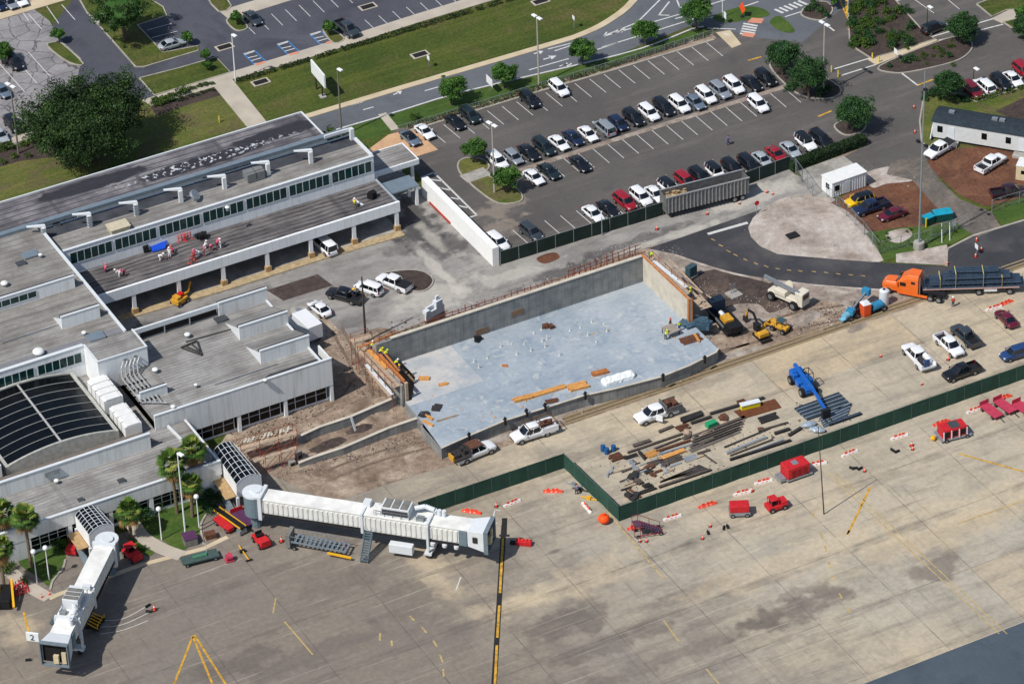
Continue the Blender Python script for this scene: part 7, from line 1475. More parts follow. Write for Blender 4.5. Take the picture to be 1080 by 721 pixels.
def jet_bridge(rx, ry, cx, cy, label, num=None, hv=0, flip=1):
    a = G(rx, ry, 5.2); c = G(cx, cy, 5.0); d = c-a; rz = math.atan2(d.y, d.x); L = math.hypot(d.x, d.y)
    t = thing('jet_bridge', (a.x, a.y, 0), rz, label, 'jet bridge')
    z0, z1 = 3.2, 5.7
    b = MB(); b.cyl((0, 0, 2.3), (0, 0, 5.6), 1.5, n=20); b.cyl((0, 0, 0), (0, 0, 2.3), .75, n=12); o = b.build('rotunda', m_bluegl, t); b = MB(); b.cyl((0, 0, 5.6), (0, 0, 5.9), 1.62, n=20); b.cyl((.3, .2, 5.9), (.3, .2, 6.2), .8, n=16); b.build('roof', m_trim, o)
    tunnel(t, 1.2, L*.52, 1.25, z0+.15, z1-.15); tunnel(t, L*.48, L*.76, 1.5, z0, z1+.05); tunnel(t, L*.74, L-2.2, 1.35, z0+.1, z1-.1)
    b = MB()
    for x in (L*.48, L*.76): b.box(x-.18, x+.18, -1.75, 1.75, z0-.4, z1+.35)
    b.build('collar', m_trim, t)
    b = MB(); b.box(1.0, 1.5, -1.6, 1.6, 2.3, 6.1); b.build('collar', m_trim, t)
    # cab
    b = MB(); x1 = L
    b.hexa([(x1-2.4, -1.5, z0-.1), (x1, -1.9, z0-.4), (x1, 1.9, z0-.4), (x1-2.4, 1.5, z0-.1)], [(x1-2.4, -1.5, z1), (x1, -1.9, z1+.4), (x1, 1.9, z1+.4), (x1-2.4, 1.5, z1)]); b.build('cab', m_trim, t, bevel=.05)
    b = MB(); b.box(x1, x1+.6, -1.95, -1.8, z0-.6, z1+.4); b.box(x1, x1+.6, 1.8, 1.95, z0-.6, z1+.4); b.box(x1, x1+.6, -1.95, 1.95, z1+.35, z1+.5); b.box(x1, x1+.6, -1.95, 1.95, z0-.7, z0-.58); b.build('bellows', M('grey_canvas', (112, 124, 132), .8, var=.15), t)
    b = MB(); b.box(x1+.06, x1+.5, -.2, .5, z0-.3, z0+1.0); b.box(x1+.06, x1+.3, .9, 1.5, z0-.3, z0+1.5); b.build('operator_console', M('cream_panel', (206, 192, 156)), t)
    b = MB(); b.box(x1-.02, x1+.05, -1.7, 1.7, z0-.3, z1+.2); b.build('doorway', m_dark, t)
    b = MB(); b.box(x1-3.6, x1-2.5, -1.62, 1.62, z0-.05, z1-.2); b.build('rotating_curtain', m_bluegl, t)
    b = MB(); b.box(x1-1.6, x1-.9, -1.84, -1.72, z0+.9, z0+1.8); b.build('window', m_carglass, t)
    # drive column, wheels
    xw = L*.76
    for s in (-1, 1): b = MB(); b.bar((xw, s*1.7, z1), (xw, s*1.7, 1.2), .3, .3); b.build('lift_column', m_trim, t)
    b = MB(); b.box(xw-.5, xw+.5, -1.9, 1.9, .8, 1.2); b.build('axle', m_trim, t); wheelsat(t, [(xw, -1.3), (xw, 1.3)], .6, .4)
    b = MB(); b.box(L*.6, L*.7, -2.6, -1.6, .9, 2.3); b.build('power_unit', m_trim, t, bevel=.06)
    # air unit on roof
    b = MB(); b.box(L*.56, L*.68, -1.2, 1.0, z1+.2, z1+1.7); b.build('air_unit', m_trim, t, bevel=.06); b = MB(); b.box(L*.565, L*.675, -1.24, -1.2, z1+.5, z1+1.4); b.build('grille', m_fan, t)
    b = MB(); pts = [(L*.69, .5, z1+1.0), (L*.73, 1.0, z1+1.2), (L*.77, .9, z1+.9), (L*.775, 1.2, z1+.2)]
    for p, q in zip(pts, pts[1:]): b.cyl(p, q, .35, n=10)
    b.build('duct', m_trim, t)
    b = MB(); b.cyl((L*.79, .9, z1), (L*.79, .9, z1+1.0), .3, n=10); b.cyl((L*.81, .9, z1), (L*.81, .9, z1+1.0), .3, n=10); b.build('duct', m_trim, t)
    b = MB()
    for k in range(5): x = L*.54+k*L*.035; b.cyl((x, -1.3, z1), (x, -1.3, z1+1.0), .04, n=5)
    b.bar((L*.54, -1.3, z1+1), (L*.68, -1.3, z1+1), .05, .05); b.build('hand_rail', m_galv, t)
    b = MB()
    for k in range(3): x = L*.565+k*L*.037; b.box(x+.1, x+L*.033, -1.1, .9, z1+1.7, z1+1.78)
    b.build('fan_panel', m_grime, t); b = MB(); b.box(L*.47, L*.5, .2, 1.3, z1, z1+.9); b.build('control_box', m_trim, t); b = MB(); b.box(L*.71, L*.74, -1.2, -.4, z1, z1+.7); b.build('control_box', m_galv, t)
    b = MB()
    for y in (-1.2, 1.2):
        b.bar((L*.53, y, z1+1.0), (L*.74, y, z1+1.0), .05, .05); b.bar((L*.53, y, z1+.6), (L*.74, y, z1+.6), .04, .04)
        for k in range(8): x = L*.53+k*L*.03; b.bar((x, y, z1), (x, y, z1+1.0), .05, .05)
    b.build('roof_rail', m_galv, t); b = MB(); b.cyl((1.6, -1.32, 3.1), (L-3, -1.45, 3.0), .09, n=6); b.cyl((1.6, 1.32, 3.1), (L*.5, 1.4, 3.0), .09, n=6); b.build('cable_run', m_iron, t)
    for k in range(3): b = MB(); x = L*(.78+k*.05); b.cyl((x, -1.5, 2.9), (x, -1.5, 2.5), .35, n=10); b.build('hose_basket', m_trim, t)
    # service stairs
    b = MB(); s = flip; n_ = 12
    for k in range(n_): f = k/n_; b.box(L*.5-.2+0, L*.5+.9, s*(-1.8-f*2.8), s*(-2.1-f*2.8), 3.2-f*3.1, 3.28-f*3.1)
    for x in (L*.5-.2, L*.5+.9): b.bar((x, s*-1.8, 3.2), (x, s*-4.6, .15), .07, .35); b.bar((x, s*-1.8, 4.2), (x, s*-4.6, 1.15), .05, .05)
    b.build('service_stairs', M('stair_grey', (92, 108, 116), .6, .2), t)
    if num:
        b = MB(); b.box(L-1.2, L-.9, -4.2, -2.5, z1-.6, z1+.7); sp = b.build('sign_panel', m_lampw, t)
        fc = bpy.data.curves.new('numeral', 'FONT'); fc.body = num; fc.size = 1.3; fc.align_x = 'CENTER'; fc.extrude = .01
        fo = bpy.data.objects.new('numeral_tmp', fc); C.objects.link(fo); dg = bpy.context.evaluated_depsgraph_get(); me = bpy.data.meshes.new_from_object(fo.evaluated_get(dg)); bpy.data.objects.remove(fo)
        no = bpy.data.objects.new('numeral', me); C.objects.link(no); me.materials.clear(); me.materials.append(M('sign_blue', (30, 40, 90), .5, var=0)); no.parent = sp; no.location = (L-.86, -3.35, z1-.4); no.rotation_euler = (math.pi/2, 0, math.pi/2)
    return t
jb1 = jet_bridge(268, 522, 514, 560, 'long white jet bridge reaching right across the apron')
jb2 = jet_bridge(113, 572, 58, 684, 'white jet bridge with number 2 sign pointing down the picture', '2')
def vestibule(cs, label, zt=4.6):
    # cs: back-left, back-right, front-right, front-left in photo px at eave height
    P = [G(x, y, zt) for x, y in cs]; bl, br, fr, fl = P
    t = thing('glass_vestibule', (bl.x, bl.y, 0), 0, label, 'vestibule', 'glass-roofed vestibules'); o = bl.copy(); o.z = 0; P = [p-o for p in P]; bl, br, fr, fl = P
    wd = (br-bl).length; n = 10; K = 7; b = MB(); f_ = MB()
    def pt(u, v):
        a = bl+(fl-bl)*v; c = br+(fr-br)*v; p = a+(c-a)*u; p.z = zt+.85*(1-(2*u-1)**2)**.8 if 0 < u < 1 else zt; return p
    g_ = []
    for i in range(n):
        b.face([pt(i/n, 0), pt((i+1)/n, 0), pt((i+1)/n, 1), pt(i/n, 1)])
    b.build('glass_roof', m_glassdk, t)
    for j in range(K+1):
        for i in range(n): f_.bar(pt(i/n, j/K)+Vector((0, 0, .05)), pt((i+1)/n, j/K)+Vector((0, 0, .03)), .06, .05)
    for i in range(0, n+1, 2): f_.bar(pt(i/n, 0)+Vector((0, 0, .06)), pt(i/n, 1)+Vector((0, 0, .03)), .07, .05)
    f_.build('glazing_bar', m_trim, t)
    b = MB(); b.hexa([(p.x, p.y, 2.4) for p in (bl, br, fr, fl)], [(p.x, p.y, zt-.02) for p in (bl, br, fr, fl)])
    for v in (0, 1):
        for i in range(n):
            p, q = pt(i/n, v), pt((i+1)/n, v); b.face([(p.x, p.y, zt-.03), (q.x, q.y, zt-.03), q, p])
    b.build('wall', m_wall2, t)
    for p in (fl, fr, bl, br): b = MB(); b.box(p.x-.2, p.x+.2, p.y-.2, p.y+.2, 0, 2.4); b.build('leg', m_trim, t)
    b = MB(); b.hexa([(fl.x-1.6, fl.y+.5, 2.2), (fl.x, fl.y+.5, 2.2), (bl.x, bl.y-.5, 2.2), (bl.x-1.6, bl.y-.5, 2.2)], [(fl.x-1.6, fl.y+.5, 2.3), (fl.x, fl.y+.5, 2.3), (bl.x, bl.y-.5, 2.3), (bl.x-1.6, bl.y-.5, 2.3)]); b.build('side_platform', m_brownbase, t)
    b = MB(); b.bar((fl.x-.8, fl.y-.2, 0), (fl.x-.8, bl.y-.5, 2.2), .9, .12); b.build('stairs', m_metalroof, t)
vestibule([(225.5, 475.5), (246.4, 467.8), (275.5, 501.7), (249.3, 511)], 'glass-roofed vestibule where the long jet bridge starts')
vestibule([(79, 543.6), (102.4, 535), (120, 554), (93.7, 564)], 'glass-roofed vestibule above the jet bridge with the number 2 sign')
m_red = M('equipment_red', (194, 38, 44), .5, var=.2, vs=2); m_pink = M('faded_red_deck', (184, 60, 84), .7, var=.2, vs=2); m_purple = M('purple_deck', (84, 50, 84), .7, var=.2)
# red ground power units etc.
def gse(nm, px, py, hx, hy, label, cat, grp=None):
    g = G(px, py); return thing(nm, (g.x, g.y, .0), head(px, py, hx, hy), label, cat, grp)
def wt(t, pts, r=.35, w_=.22): wheelsat(t, pts, r, w_)
t = gse('power_unit', 839, 501, 20, -7, 'large red ground unit with white panels just below the green fence', 'ground unit')
b = MB(); b.box(-1.9, 1.7, -1.1, 1.1, .5, 2.3); b.build('body', m_red, t, bevel=.15); b = MB(); b.box(-2.0, 2.1, -1.2, 1.2, .3, .5); b.build('frame', m_galv, t); b = MB(); b.box(-.6, .2, -.5, .5, 2.3, 2.36); b.build('roof_grille', m_galv, t); b = MB(); b.box(-2.9, -2.0, -.8, .8, .3, .8); b.build('drawbar_deck', m_galv, t)
b = MB()
for x in (-1.2, -.3, .6): b.box(x, x+.6, -1.16, -1.1, .8, 1.8)
b.build('louvre', M('deep_red', (140, 18, 26), .6), t); wt(t, [(-1.3, -1.0), (1.3, -1.0), (-1.3, 1.0), (1.3, 1.0)])
t = gse('power_unit', 780, 542, 20, -1, 'small boxy red ground unit with grey base left of the red tug', 'ground unit')
b = MB(); b.box(-1.4, 1.3, -.8, .8, .8, 1.9); b.build('body', m_red, t, bevel=.12); b = MB(); b.box(-1.5, 1.4, -.9, .9, .35, .8); b.build('frame', m_galv, t); wt(t, [(-1, -.8), (1, -.8), (-1, .8), (1, .8)])
def tug(px, py, hx, hy, label):
    t = gse('baggage_tug', px, py, hx, hy, label, 'tug', 'red tugs'); b = MB(); b.box(-1.5, 1.5, -.8, .8, .35, 1.0); b.box(.4, 1.5, -.7, .7, 1.0, 1.35); b.build('body', m_red, t, bevel=.08); b = MB(); b.box(-1.1, .1, -.7, .7, 1.9, 2.02); b.build('roof', m_red, t, bevel=.03)
    for x in (-1.05, .05):
        for y in (-.65, .65): b = MB(); b.cyl((x, y, 1.0), (x, y, 1.9), .05, n=6); b.build('roof_post', m_red, t)
    b = MB(); b.box(-.8, -.2, -.5, .5, 1.0, 1.3); b.box(-.9, -.75, -.5, .5, 1.3, 1.7); b.build('seat', m_black, t); wt(t, [(-.95, -.8), (.95, -.8), (-.95, .8), (.95, .8)], .4); return t
tug(818.5, 536, 20, -6, 'red tug with canopy right of the small red ground unit'); t = tug(276, 573, 12, 14, 'red open tug between the two jet bridges'); [bpy.data.objects.remove(c) for c in list(t.children) if c.name.startswith('roof')]
tug(79, 580, -3, 5, 'dark red tug parked under the jet bridge with number 2') ; tug(140, 588, 14, 12, 'red and black tug right of the jet bridge with number 2')
def cart(px, py, hx, hy, label, deck, L=3.6, w_=1.6, side=None):
    t = gse('baggage_cart', px, py, hx, hy, label, 'cart', 'baggage carts'); b = MB(); b.box(-L/2, L/2, -w_/2, w_/2, .5, .65); b.build('deck', deck, t); b = MB(); b.bar((L/2, 0, .45), (L/2+1.1, 0, .3), .1, .1); b.build('drawbar', m_iron, t)
    b = MB(); b.box(-L/2, -L/2+.1, -w_/2, w_/2, .65, 1.3); b.build('end_board', side or deck, t); wt(t, [(-L/2+.6, -w_/2), (L/2-.6, -w_/2), (-L/2+.6, w_/2), (L/2-.6, w_/2)], .28, .15); return t
cart(1045.5, 436, 14, 11, 'faded red flat cart left of the pair at the right edge', m_pink); cart(1060, 431, 14, 10, 'faded red flat cart right of the pair at the right edge', m_pink); cart(1080, 434, 14, 10, 'red cart cut off at the right edge', m_pink)
cart(256, 550, 12, 14, 'purple-decked red cart below the long jet bridge rotunda', m_purple, 3.8, 1.9, m_red)
t = gse('container_dolly', 1005, 459, 20, -5, 'red-topped dolly with grey roof panel and silver frame', 'dolly'); b = MB(); b.box(-2.4, 2.4, -1.3, 1.3, .3, .5); b.build('frame', m_galv, t); b = MB(); b.loft([[(x, -1.1, .55), (x, -1.0, 1.9), (x, 1.0, 1.9), (x, 1.1, .55)] for x in (-2.0, 1.7)]); b.build('body', m_red, t); b = MB(); b.box(-.7, .8, -.8, .8, 1.9, 1.95); b.build('roof_panel', m_fan, t)
b = MB()
for x in (-1.7, -.5, .7): b.box(x, x+.7, -1.1, -1.02, .7, 1.6)
b.build('opening', m_dark, t); b = MB()
for x in (-2, -.8, .4, 1.6): b.bar((x, -1.25, .5), (x, -1.15, 1.8), .12, .12)
b.build('rail', m_trim, t); b = MB(); b.ball((-3.1, 0, .4), .4, 8); b.build('wheel', m_gold, t); b = MB(); b.bar((-2.4, 0, .4), (-3.1, 0, .4), .1, .1); b.build('drawbar', m_iron, t); wt(t, [(-1.6, -1.3), (1.6, -1.3), (-1.6, 1.3), (1.6, 1.3)], .3)
def belt_loader(px, py, hx, hy, label):
    t = gse('belt_loader', px, py, hx, hy, label, 'belt loader'); b = MB(); b.box(-1.8, 1.8, -1.3, -.2, .4, 1.0); b.build('body', m_red, t, bevel=.08); b = MB(); b.bar((-3.2, .3, .9), (3.2, .3, 1.3), .9, .2); b.build('belt', m_black, t)
    b = MB()
    for y in (-.2, .8): b.bar((-3.2, y, 1.0), (3.2, y, 1.42), .1, .2)
    b.build('side_rail', m_gold, t); b = MB(); b.box(2.4, 3.2, -.3, .9, .3, .9); b.build('bumper', m_galv, t); wt(t, [(-1.2, -1.2), (1.2, -1.2), (-1.2, .7), (1.2, .7)], .36)
belt_loader(241, 554, 14, 11, 'red belt loader with black belt beside the purple-decked cart')
t = gse('boarding_ramp', 338, 579, 20, 3, 'long grey towable boarding ramp below the long jet bridge', 'boarding ramp')
b = MB()
for y in (-.9, .9): b.bar((-4.2, y, 1.3), (4.0, y, .9), .1, .25); b.bar((-4.2, y, 2.2), (4.0, y, 1.8), .06, .06)
for k in range(13): x = -4.0+k*.66; b.bar((x, -.9, 1.3-k*.03), (x, -.9, 2.2-k*.03), .05, .05); b.bar((x, .9, 1.3-k*.03), (x, .9, 2.2-k*.03), .05, .05); b.bar((x, -.9, 1.3-k*.03), (x, .9, 1.3-k*.03), .3, .05)
b.build('ramp', m_metalroof, t); b = MB(); b.box(-4.6, -4.0, -1.1, 1.1, .3, 2.4); b.build('platform', m_grime, t); b = MB(); b.bar((1.5, -1.4, .7), (5.0, -1.6, .6), .3, .2); b.build('tow_bar', m_gold, t); wt(t, [(2.2, -1.0), (2.2, 1.0), (-3.4, -1), (-3.4, 1)], .32)
t = gse('flat_cart', 211, 591, 20, -5, 'long dark green flat cart with hoses near the curved lawn', 'cart'); b = MB(); b.box(-2.6, 2.6, -.9, .9, .55, .75); b.build('deck', M('green_grey_deck', (70, 88, 84), .7, var=.3, vs=3), t); b = MB(); b.cyl((-1, 0, .8), (1, 0, .85), .3, n=8); b.build('hose_roll', M('hose_green', (70, 120, 96), .6), t); b = MB(); b.cyl((1.2, .7, .75), (1.1, .7, 2.2), .05); b.build('post', m_trim, t); wt(t, [(-2, -.8), (2, -.8), (-2, .8), (2, .8)], .3)
t = gse('utility_cabinet', 200.5, 572, 20, -5, 'grey utility cabinet with slatted top at the lawn corner', 'cabinet'); b = MB(); b.box(-.9, .9, -.9, .9, 0, 1.2); b.build('body', m_grime, t, bevel=.05); b = MB(); b.box(-.95, .95, -.95, .95, 1.2, 1.3); b.build('lid', m_purple, t)
t = gse('wooden_crate', 222, 567, 20, -5, 'small red-brown wooden crate on the paved strip', 'crate'); b = MB(); b.box(-.75, .75, -.55, .55, .15, .9); b.build('body', m_rust, t); b = MB(); b.box(-.8, .8, -.6, .6, 0, .12); b.build('pallet', m_wood, t)
t = gse('hose_cart', 242, 591, 20, -5, 'pink-red hose cart in front of the belt loader', 'cart'); b = MB(); b.cyl((-.4, 0, .7), (.4, 0, .7), .5, n=12); b.build('reel', m_pink, t); b = MB(); b.box(-.6, .6, -.5, .5, .1, .25); b.bar((0, 0, .7), (0, .2, 1.5), .1, .1); b.build('frame', m_pink, t)
t = gse('tow_bar', 258, 585, 10, 14, 'yellow tow bar with black ends beside the red open tug', 'tow bar'); b = MB(); b.cyl((-2, 0, .3), (1.6, 0, .3), .09, n=6); b.build('bar', m_gold, t); b = MB(); b.bar((1.6, -.5, .25), (1.6, .5, .25), .15, .15); b.box(-.9, -.5, -.4, .4, .05, .4); b.build('hitch', m_iron, t)
t = gse('equipment_cart', 100.5, 659, 6, -10, 'yellow-framed equipment cart under the cab of the bridge with number 2', 'cart'); b = MB(); b.box(-1.3, 1.3, -.9, .9, .35, .5); b.build('deck', m_iron, t); b = MB()
for k in range(5): b.bar((-1.2+k*.6, -.8, .5), (-1.0+k*.55, .8, 1.1), .12, .12)
for y in (-.9, .9): b.bar((-1.3, y, 1.1), (1.3, y, 1.1), .08, .08)
for x in (-1.3, 1.3):
    for y in (-.9, .9): b.bar((x, y, .5), (x, y, 1.1), .08, .08)
b.build('frame', m_gold, t); wt(t, [(-1, -.9), (1, -.9), (-1, .9), (1, .9)], .25, .15)
t = gse('work_lift', 3, 633, 4, -20, 'black and yellow folded lift at the left edge near the red netting', 'lift'); b = MB(); b.box(-2.2, 1.6, -1.3, 1.3, .3, 1.6); b.build('chassis', m_black, t, bevel=.08); b = MB(); b.bar((-2.6, -1.9, .8), (1.6, -1.2, 2.4), .3, .35); b.bar((-2.4, .2, .8), (.8, .4, 2.0), .25, .3); b.build('boom', m_gold, t); wt(t, [(-1.4, -1.3), (1.2, -1.3), (-1.4, 1.3), (1.2, 1.3)], .5)
g = G(18, 623); b = MB()
for k in range(7): b.bar((-1.4+k*.45, -1.2, .05), (-.9+k*.4, 1.2, .7+.2*(k % 3)), .12, .12); b.bar((-1.5, -1.1+k*.35, .15+.1*(k % 2)), (1.5, -1.1+k*.35, .35+.12*(k % 3)), .06, .06)
o = b.build('red_netting', M('netting_red', (190, 50, 56), .8, var=.2)); o.location = g; tag(o, 'crumpled red safety netting beside the yellow lift', 'netting')
t = gse('boarding_stairs', 686, 562, 20, -3, 'dark red wheeled stairs with handrails at the fence corner', 'stairs'); b = MB()
for k in range(9): b.box(-1.6+k*.34, -1.26+k*.34, -.7, .7, 1.9-k*.2, 1.98-k*.2)
b.box(-2.4, -1.6, -.8, .8, 1.9, 2.0); b.build('steps', M('purple_grey', (86, 66, 84), .6), t); b = MB()
for y in (-.8, .8):
    b.bar((-2.4, y, 2.9), (-1.6, y, 2.9), .06, .06); b.bar((-1.6, y, 2.9), (1.5, y, 1.1), .06, .06); b.bar((-2.4, y, .4), (1.7, y, .4), .1, .12)
    for x, z0_, z1_ in ((-2.4, .3, 2.9), (-1.6, .3, 2.9), (0, .4, 1.9), (1.5, .3, 1.1)): b.bar((x, y, z0_), (x, y, z1_), .07, .07)
b.build('frame', M('dark_red_frame', (140, 40, 56), .5), t); wt(t, [(-1.9, -.8), (-1.9, .8), (1.3, -.8), (1.3, .8)], .28, .15)
g = G(637, 551); t = thing('orange_buoy', (g.x, g.y, 0), 0, 'bright orange round bladder near the green fence corner', 'bladder'); b = MB(); b.ball((0, 0, .72), .85, 12, .8); b.build('body', M('bright_orange', (248, 84, 24), .6, var=.1), t, smooth=True); b = MB(); b.cyl((0, 0, 1.35), (0, 0, 1.6), .2, n=8); b.build('valve', M('bright_orange', (248, 84, 24)), t)
# barricades and cones
m_bo = M('barricade_orange', (236, 78, 52), .5, var=.08); m_bw = M('barricade_white', (232, 226, 220), .5, var=.08)
mb0 = None
def barricade(px, py, hx, hy, orange, label):
    global mb0
    t = gse('low_barricade', px, py, hx, hy, label, 'barricade', 'low orange and white barricades')
    t.scale = (.9, .85, .72); b = MB(); b.loft([[(x, -.28, 0), (x, -.14, .4), (x, .14, .4), (x, .28, 0)] for x in (-1.5, 1.5)]); b.build('body', m_bo if orange else m_bw, t)
    for x in (-.7, .1, .7): b = MB(); b.box(x-.22, x+.22, -.05, .05, .4, .85); b.build('flag', m_bo, t)
    b = MB()
    for x in (-1.1, -.2, .5): b.box(x-.12, x+.12, -.235, -.2, .1, .3)
    b.build('stripe', m_bw if orange else m_bo, t)
bl = [(497.5, 540, 20, 3, 1, 'orange low barricade right of the jet bridge cab'), (540, 531, 20, -8, 0, 'white low barricade near the start of the green fence'), (583, 518.5, 20, 0, 1, 'orange low barricade below the fence corner bend'), (619, 536, 12, 14, 0, 'white low barricade lying along the slanting fence'), (671, 556, 18, -5, 1, 'orange low barricade behind the wheeled stairs'), (709, 546, 20, -6, 0, 'white low barricade right of the wheeled stairs'), (746, 533, 20, -6, 1, 'orange low barricade above the three small cones'), (783, 520, 20, -5, 0, 'white low barricade left of the lone cone by the fence'), (805, 508.5, 20, -5, 0, 'white low barricade left of the large red unit'), (862, 489.5, 20, -4, 0, 'white low barricade right of the large red unit'), (896, 478.5, 20, -8, 0, 'white low barricade by the thin pole'), (948.5, 461, 20, -6, 0, 'white low barricade left of the silver-framed dolly'), (993, 446.5, 20, -6, 1, 'orange low barricade behind the silver-framed dolly'), (1028, 433, 20, -7, 0, 'white low barricade left of the faded red carts'), (1058, 420, 20, -6, 1, 'orange low barricade behind the faded red carts'), (1060, 320.5, 20, -8, 1, 'orange low barricade near the maroon sedan'), (1048, 325.5, 20, -6, 0, 'white low barricade near the maroon sedan')]
for a in bl: barricade(*a)
t = gse('barricade_cluster', 552.5, 574, 20, 2, 'red barricade cluster right of the yellow lead-in line', 'barricade'); b = MB(); b.box(-1.1, 1.1, -.4, .4, 0, .7); b.build('body', m_red, t, bevel=.06); b = MB()
for x in (-.8, -.3, .2, .7): b.box(x, x+.2, -.05, .05, .7, 1.0)
b.build('flag', m_bo, t); b = MB(); b.box(-1.9, -1.2, -.3, .3, 0, .35); b.build('weight', m_black, t)
cone0 = None
def cone(px, py, label, s=1.0, z=0, grp='traffic cones'):
    global cone0
    g = G(px, py, z)
    if cone0 is None:
        cone0 = thing('traffic_cone', g, 0, label, 'cone', grp); b = MB(); b.cyl((0, 0, .05), (0, 0, .85), .2, .04, 10); b.build('body', m_bo, cone0); b = MB(); b.box(-.28, .28, -.28, .28, 0, .05); b.build('base', m_black, cone0); b = MB(); b.cyl((0, 0, .45), (0, 0, .6), .135, .1, 10); b.build('band', m_bw, cone0); t = cone0
    else: t = copy_tree(cone0)
    place(t, g, random.random(), label, grp, s*.8)
for x, y, l, s in ((793, 518, 'cone right of the white barricade by the fence', 1.2), (749, 555, 'upper cone of the three near the black chocks', 1), (741, 568, 'lower cone of the three near the black chocks', 1), (912, 497, 'cone beside the pair of dark chocks below the fence', 1), (961.5, 470, 'taller cone left of the silver-framed dolly', 1.3), (962.5, 474, 'shorter cone left of the silver-framed dolly', 1), (523.5, 534, 'cone between two barricades by the jet bridge', 1.2), (675, 571, 'left cone below the wheeled stairs', 1), (682, 571, 'right cone below the wheeled stairs', 1), (1000, 379.5, 'cone behind the wheels of the white pickup', 1.2), (972.5, 405.5, 'cone lying alone on the apron inside the fence', .8), (929, 376, 'cone left of the white work truck', .8), (1030, 254, 'cone at the gravel drive edge', 1.2), (1035, 264, 'cone right of the small white sign', 1.2), (1029, 271, 'cone in front of the small white sign', 1.2), (999, 279, 'cone behind the trailer load', 1.1), (297, 571, 'cone left of the grey boarding ramp', 1.4), (364, 576, 'cone right of the grey boarding ramp', 1.4), (163, 643, 'red cone at the end of the white arcs', 1.5), (44, 630, 'cone at the lawn corner left of the bridge with number 2', 1), (52, 627, 'cone on the kerb left of the bridge with number 2', 1), (809, 203, 'cone right of the dump trailer wheels', 1), (815, 205, 'small cone farther right of the dump trailer', .8), (746, 226, 'cone below the dump trailer', 1.1), (693, 242, 'orange cone left of the dump trailer', 1.2), (780, 215, 'cone below the rear wheels of the dump trailer', .9), (964, 114, 'cone at the left end of the office trailer', 1), (965, 140, 'cone at the office trailer ramp', 1)):
    cone(x, y, l, s)
def chock(px, py, l):
    g = G(px, py); b = MB(); b.hexa([(-.4, -.2, 0), (.4, -.2, 0), (.4, .2, 0), (-.4, .2, 0)], [(-.4, -.05, .32), (.4, -.05, .32), (.4, .05, .32), (-.4, .05, .32)]); o = b.build('wheel_chock', m_black); o.location = g; o.rotation_euler = (0, 0, random.random()*3); tag(o, l, 'chock', 'wheel chocks')
for a in ((747, 562, 'black chock between the three small cones'), (763.5, 557, 'left black chock of the pair right of the cones'), (767.5, 555.5, 'right black chock of the pair right of the cones'), (898.5, 494, 'left dark chock below the white barricade'), (901.5, 494, 'second dark chock below the white barricade'), (907, 494.5, 'third brown chock below the white barricade'), (941.5, 475, 'left chock of the pair near the taller cone'), (946, 476.5, 'right chock of the pair near the taller cone'), (156, 639, 'upper dark chock by the white arcs'), (157, 645, 'lower dark chock by the white arcs'), (543.5, 573, 'dark chock left of the red barricade cluster'), (30, 696, 'dark chock at the end of the short yellow line')): chock(*a)
for k, (x, y) in enumerate(((605, 511.5), (612, 517), (621, 526))):
    g = G(x, y); b = MB(); b.cyl((-1.2, 0, .15), (1.2, 0, .15), .1, n=6); b.box(-.3, .3, -.25, .25, 0, .4); o = b.build('tool_pile', (m_galv, m_steel, m_gold)[k]); o.location = g; o.rotation_euler = (0, 0, -.9); tag(o, ('grey', 'dark', 'yellow')[k]+' tool bundle on the ground along the slanting fence', 'tools')
# ================================================ VEGETATION
def leafmats(nm, cols):
    out = []
    for i, c in enumerate(cols):
        n = NT('%s_leaf_%s' % (nm, ('dark', 'mid', 'light')[i])); f = n.rng(n.noise(1.1, 4), .3, .7, .78, 1.2); n.done(n.mix(1, rgb(*c), n.comb(f, f, f), 'MULTIPLY'), .65, spec=.25)
        n.b.inputs['Transmission Weight'].default_value = 0
        out.append(n.m)
    return out
LF_OAK = leafmats('oak', ((32, 52, 24), (48, 72, 34), (70, 96, 48))); LF_ST = leafmats('street_tree', ((48, 82, 30), (68, 106, 42), (92, 128, 56))); LF_DK = leafmats('dark_tree', ((34, 62, 32), (48, 82, 42), (68, 102, 54))); LF_BU = leafmats('bush', ((50, 72, 26), (70, 94, 34), (92, 116, 44))); LF_HE = leafmats('hedge', ((26, 44, 26), (38, 58, 32), (52, 74, 40)))
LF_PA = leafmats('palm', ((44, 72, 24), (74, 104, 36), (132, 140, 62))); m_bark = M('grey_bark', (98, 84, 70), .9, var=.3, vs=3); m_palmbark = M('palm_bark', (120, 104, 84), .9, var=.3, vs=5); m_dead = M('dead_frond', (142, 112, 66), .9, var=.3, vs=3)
def leaf(b, p, s, rnd, up=.5):
    d = Vector((rnd.gauss(0, 1), rnd.gauss(0, 1), rnd.gauss(0, .6)+up)).normalized(); u = d.cross(Vector((rnd.random()-.5, rnd.random()-.5, rnd.random()-.5))).normalized(); v = d.cross(u); s2 = s*rnd.uniform(.5, .9)
    b.face([p-u*s-v*s2*.2, p-v*s2, p+u*s, p+v*s2])
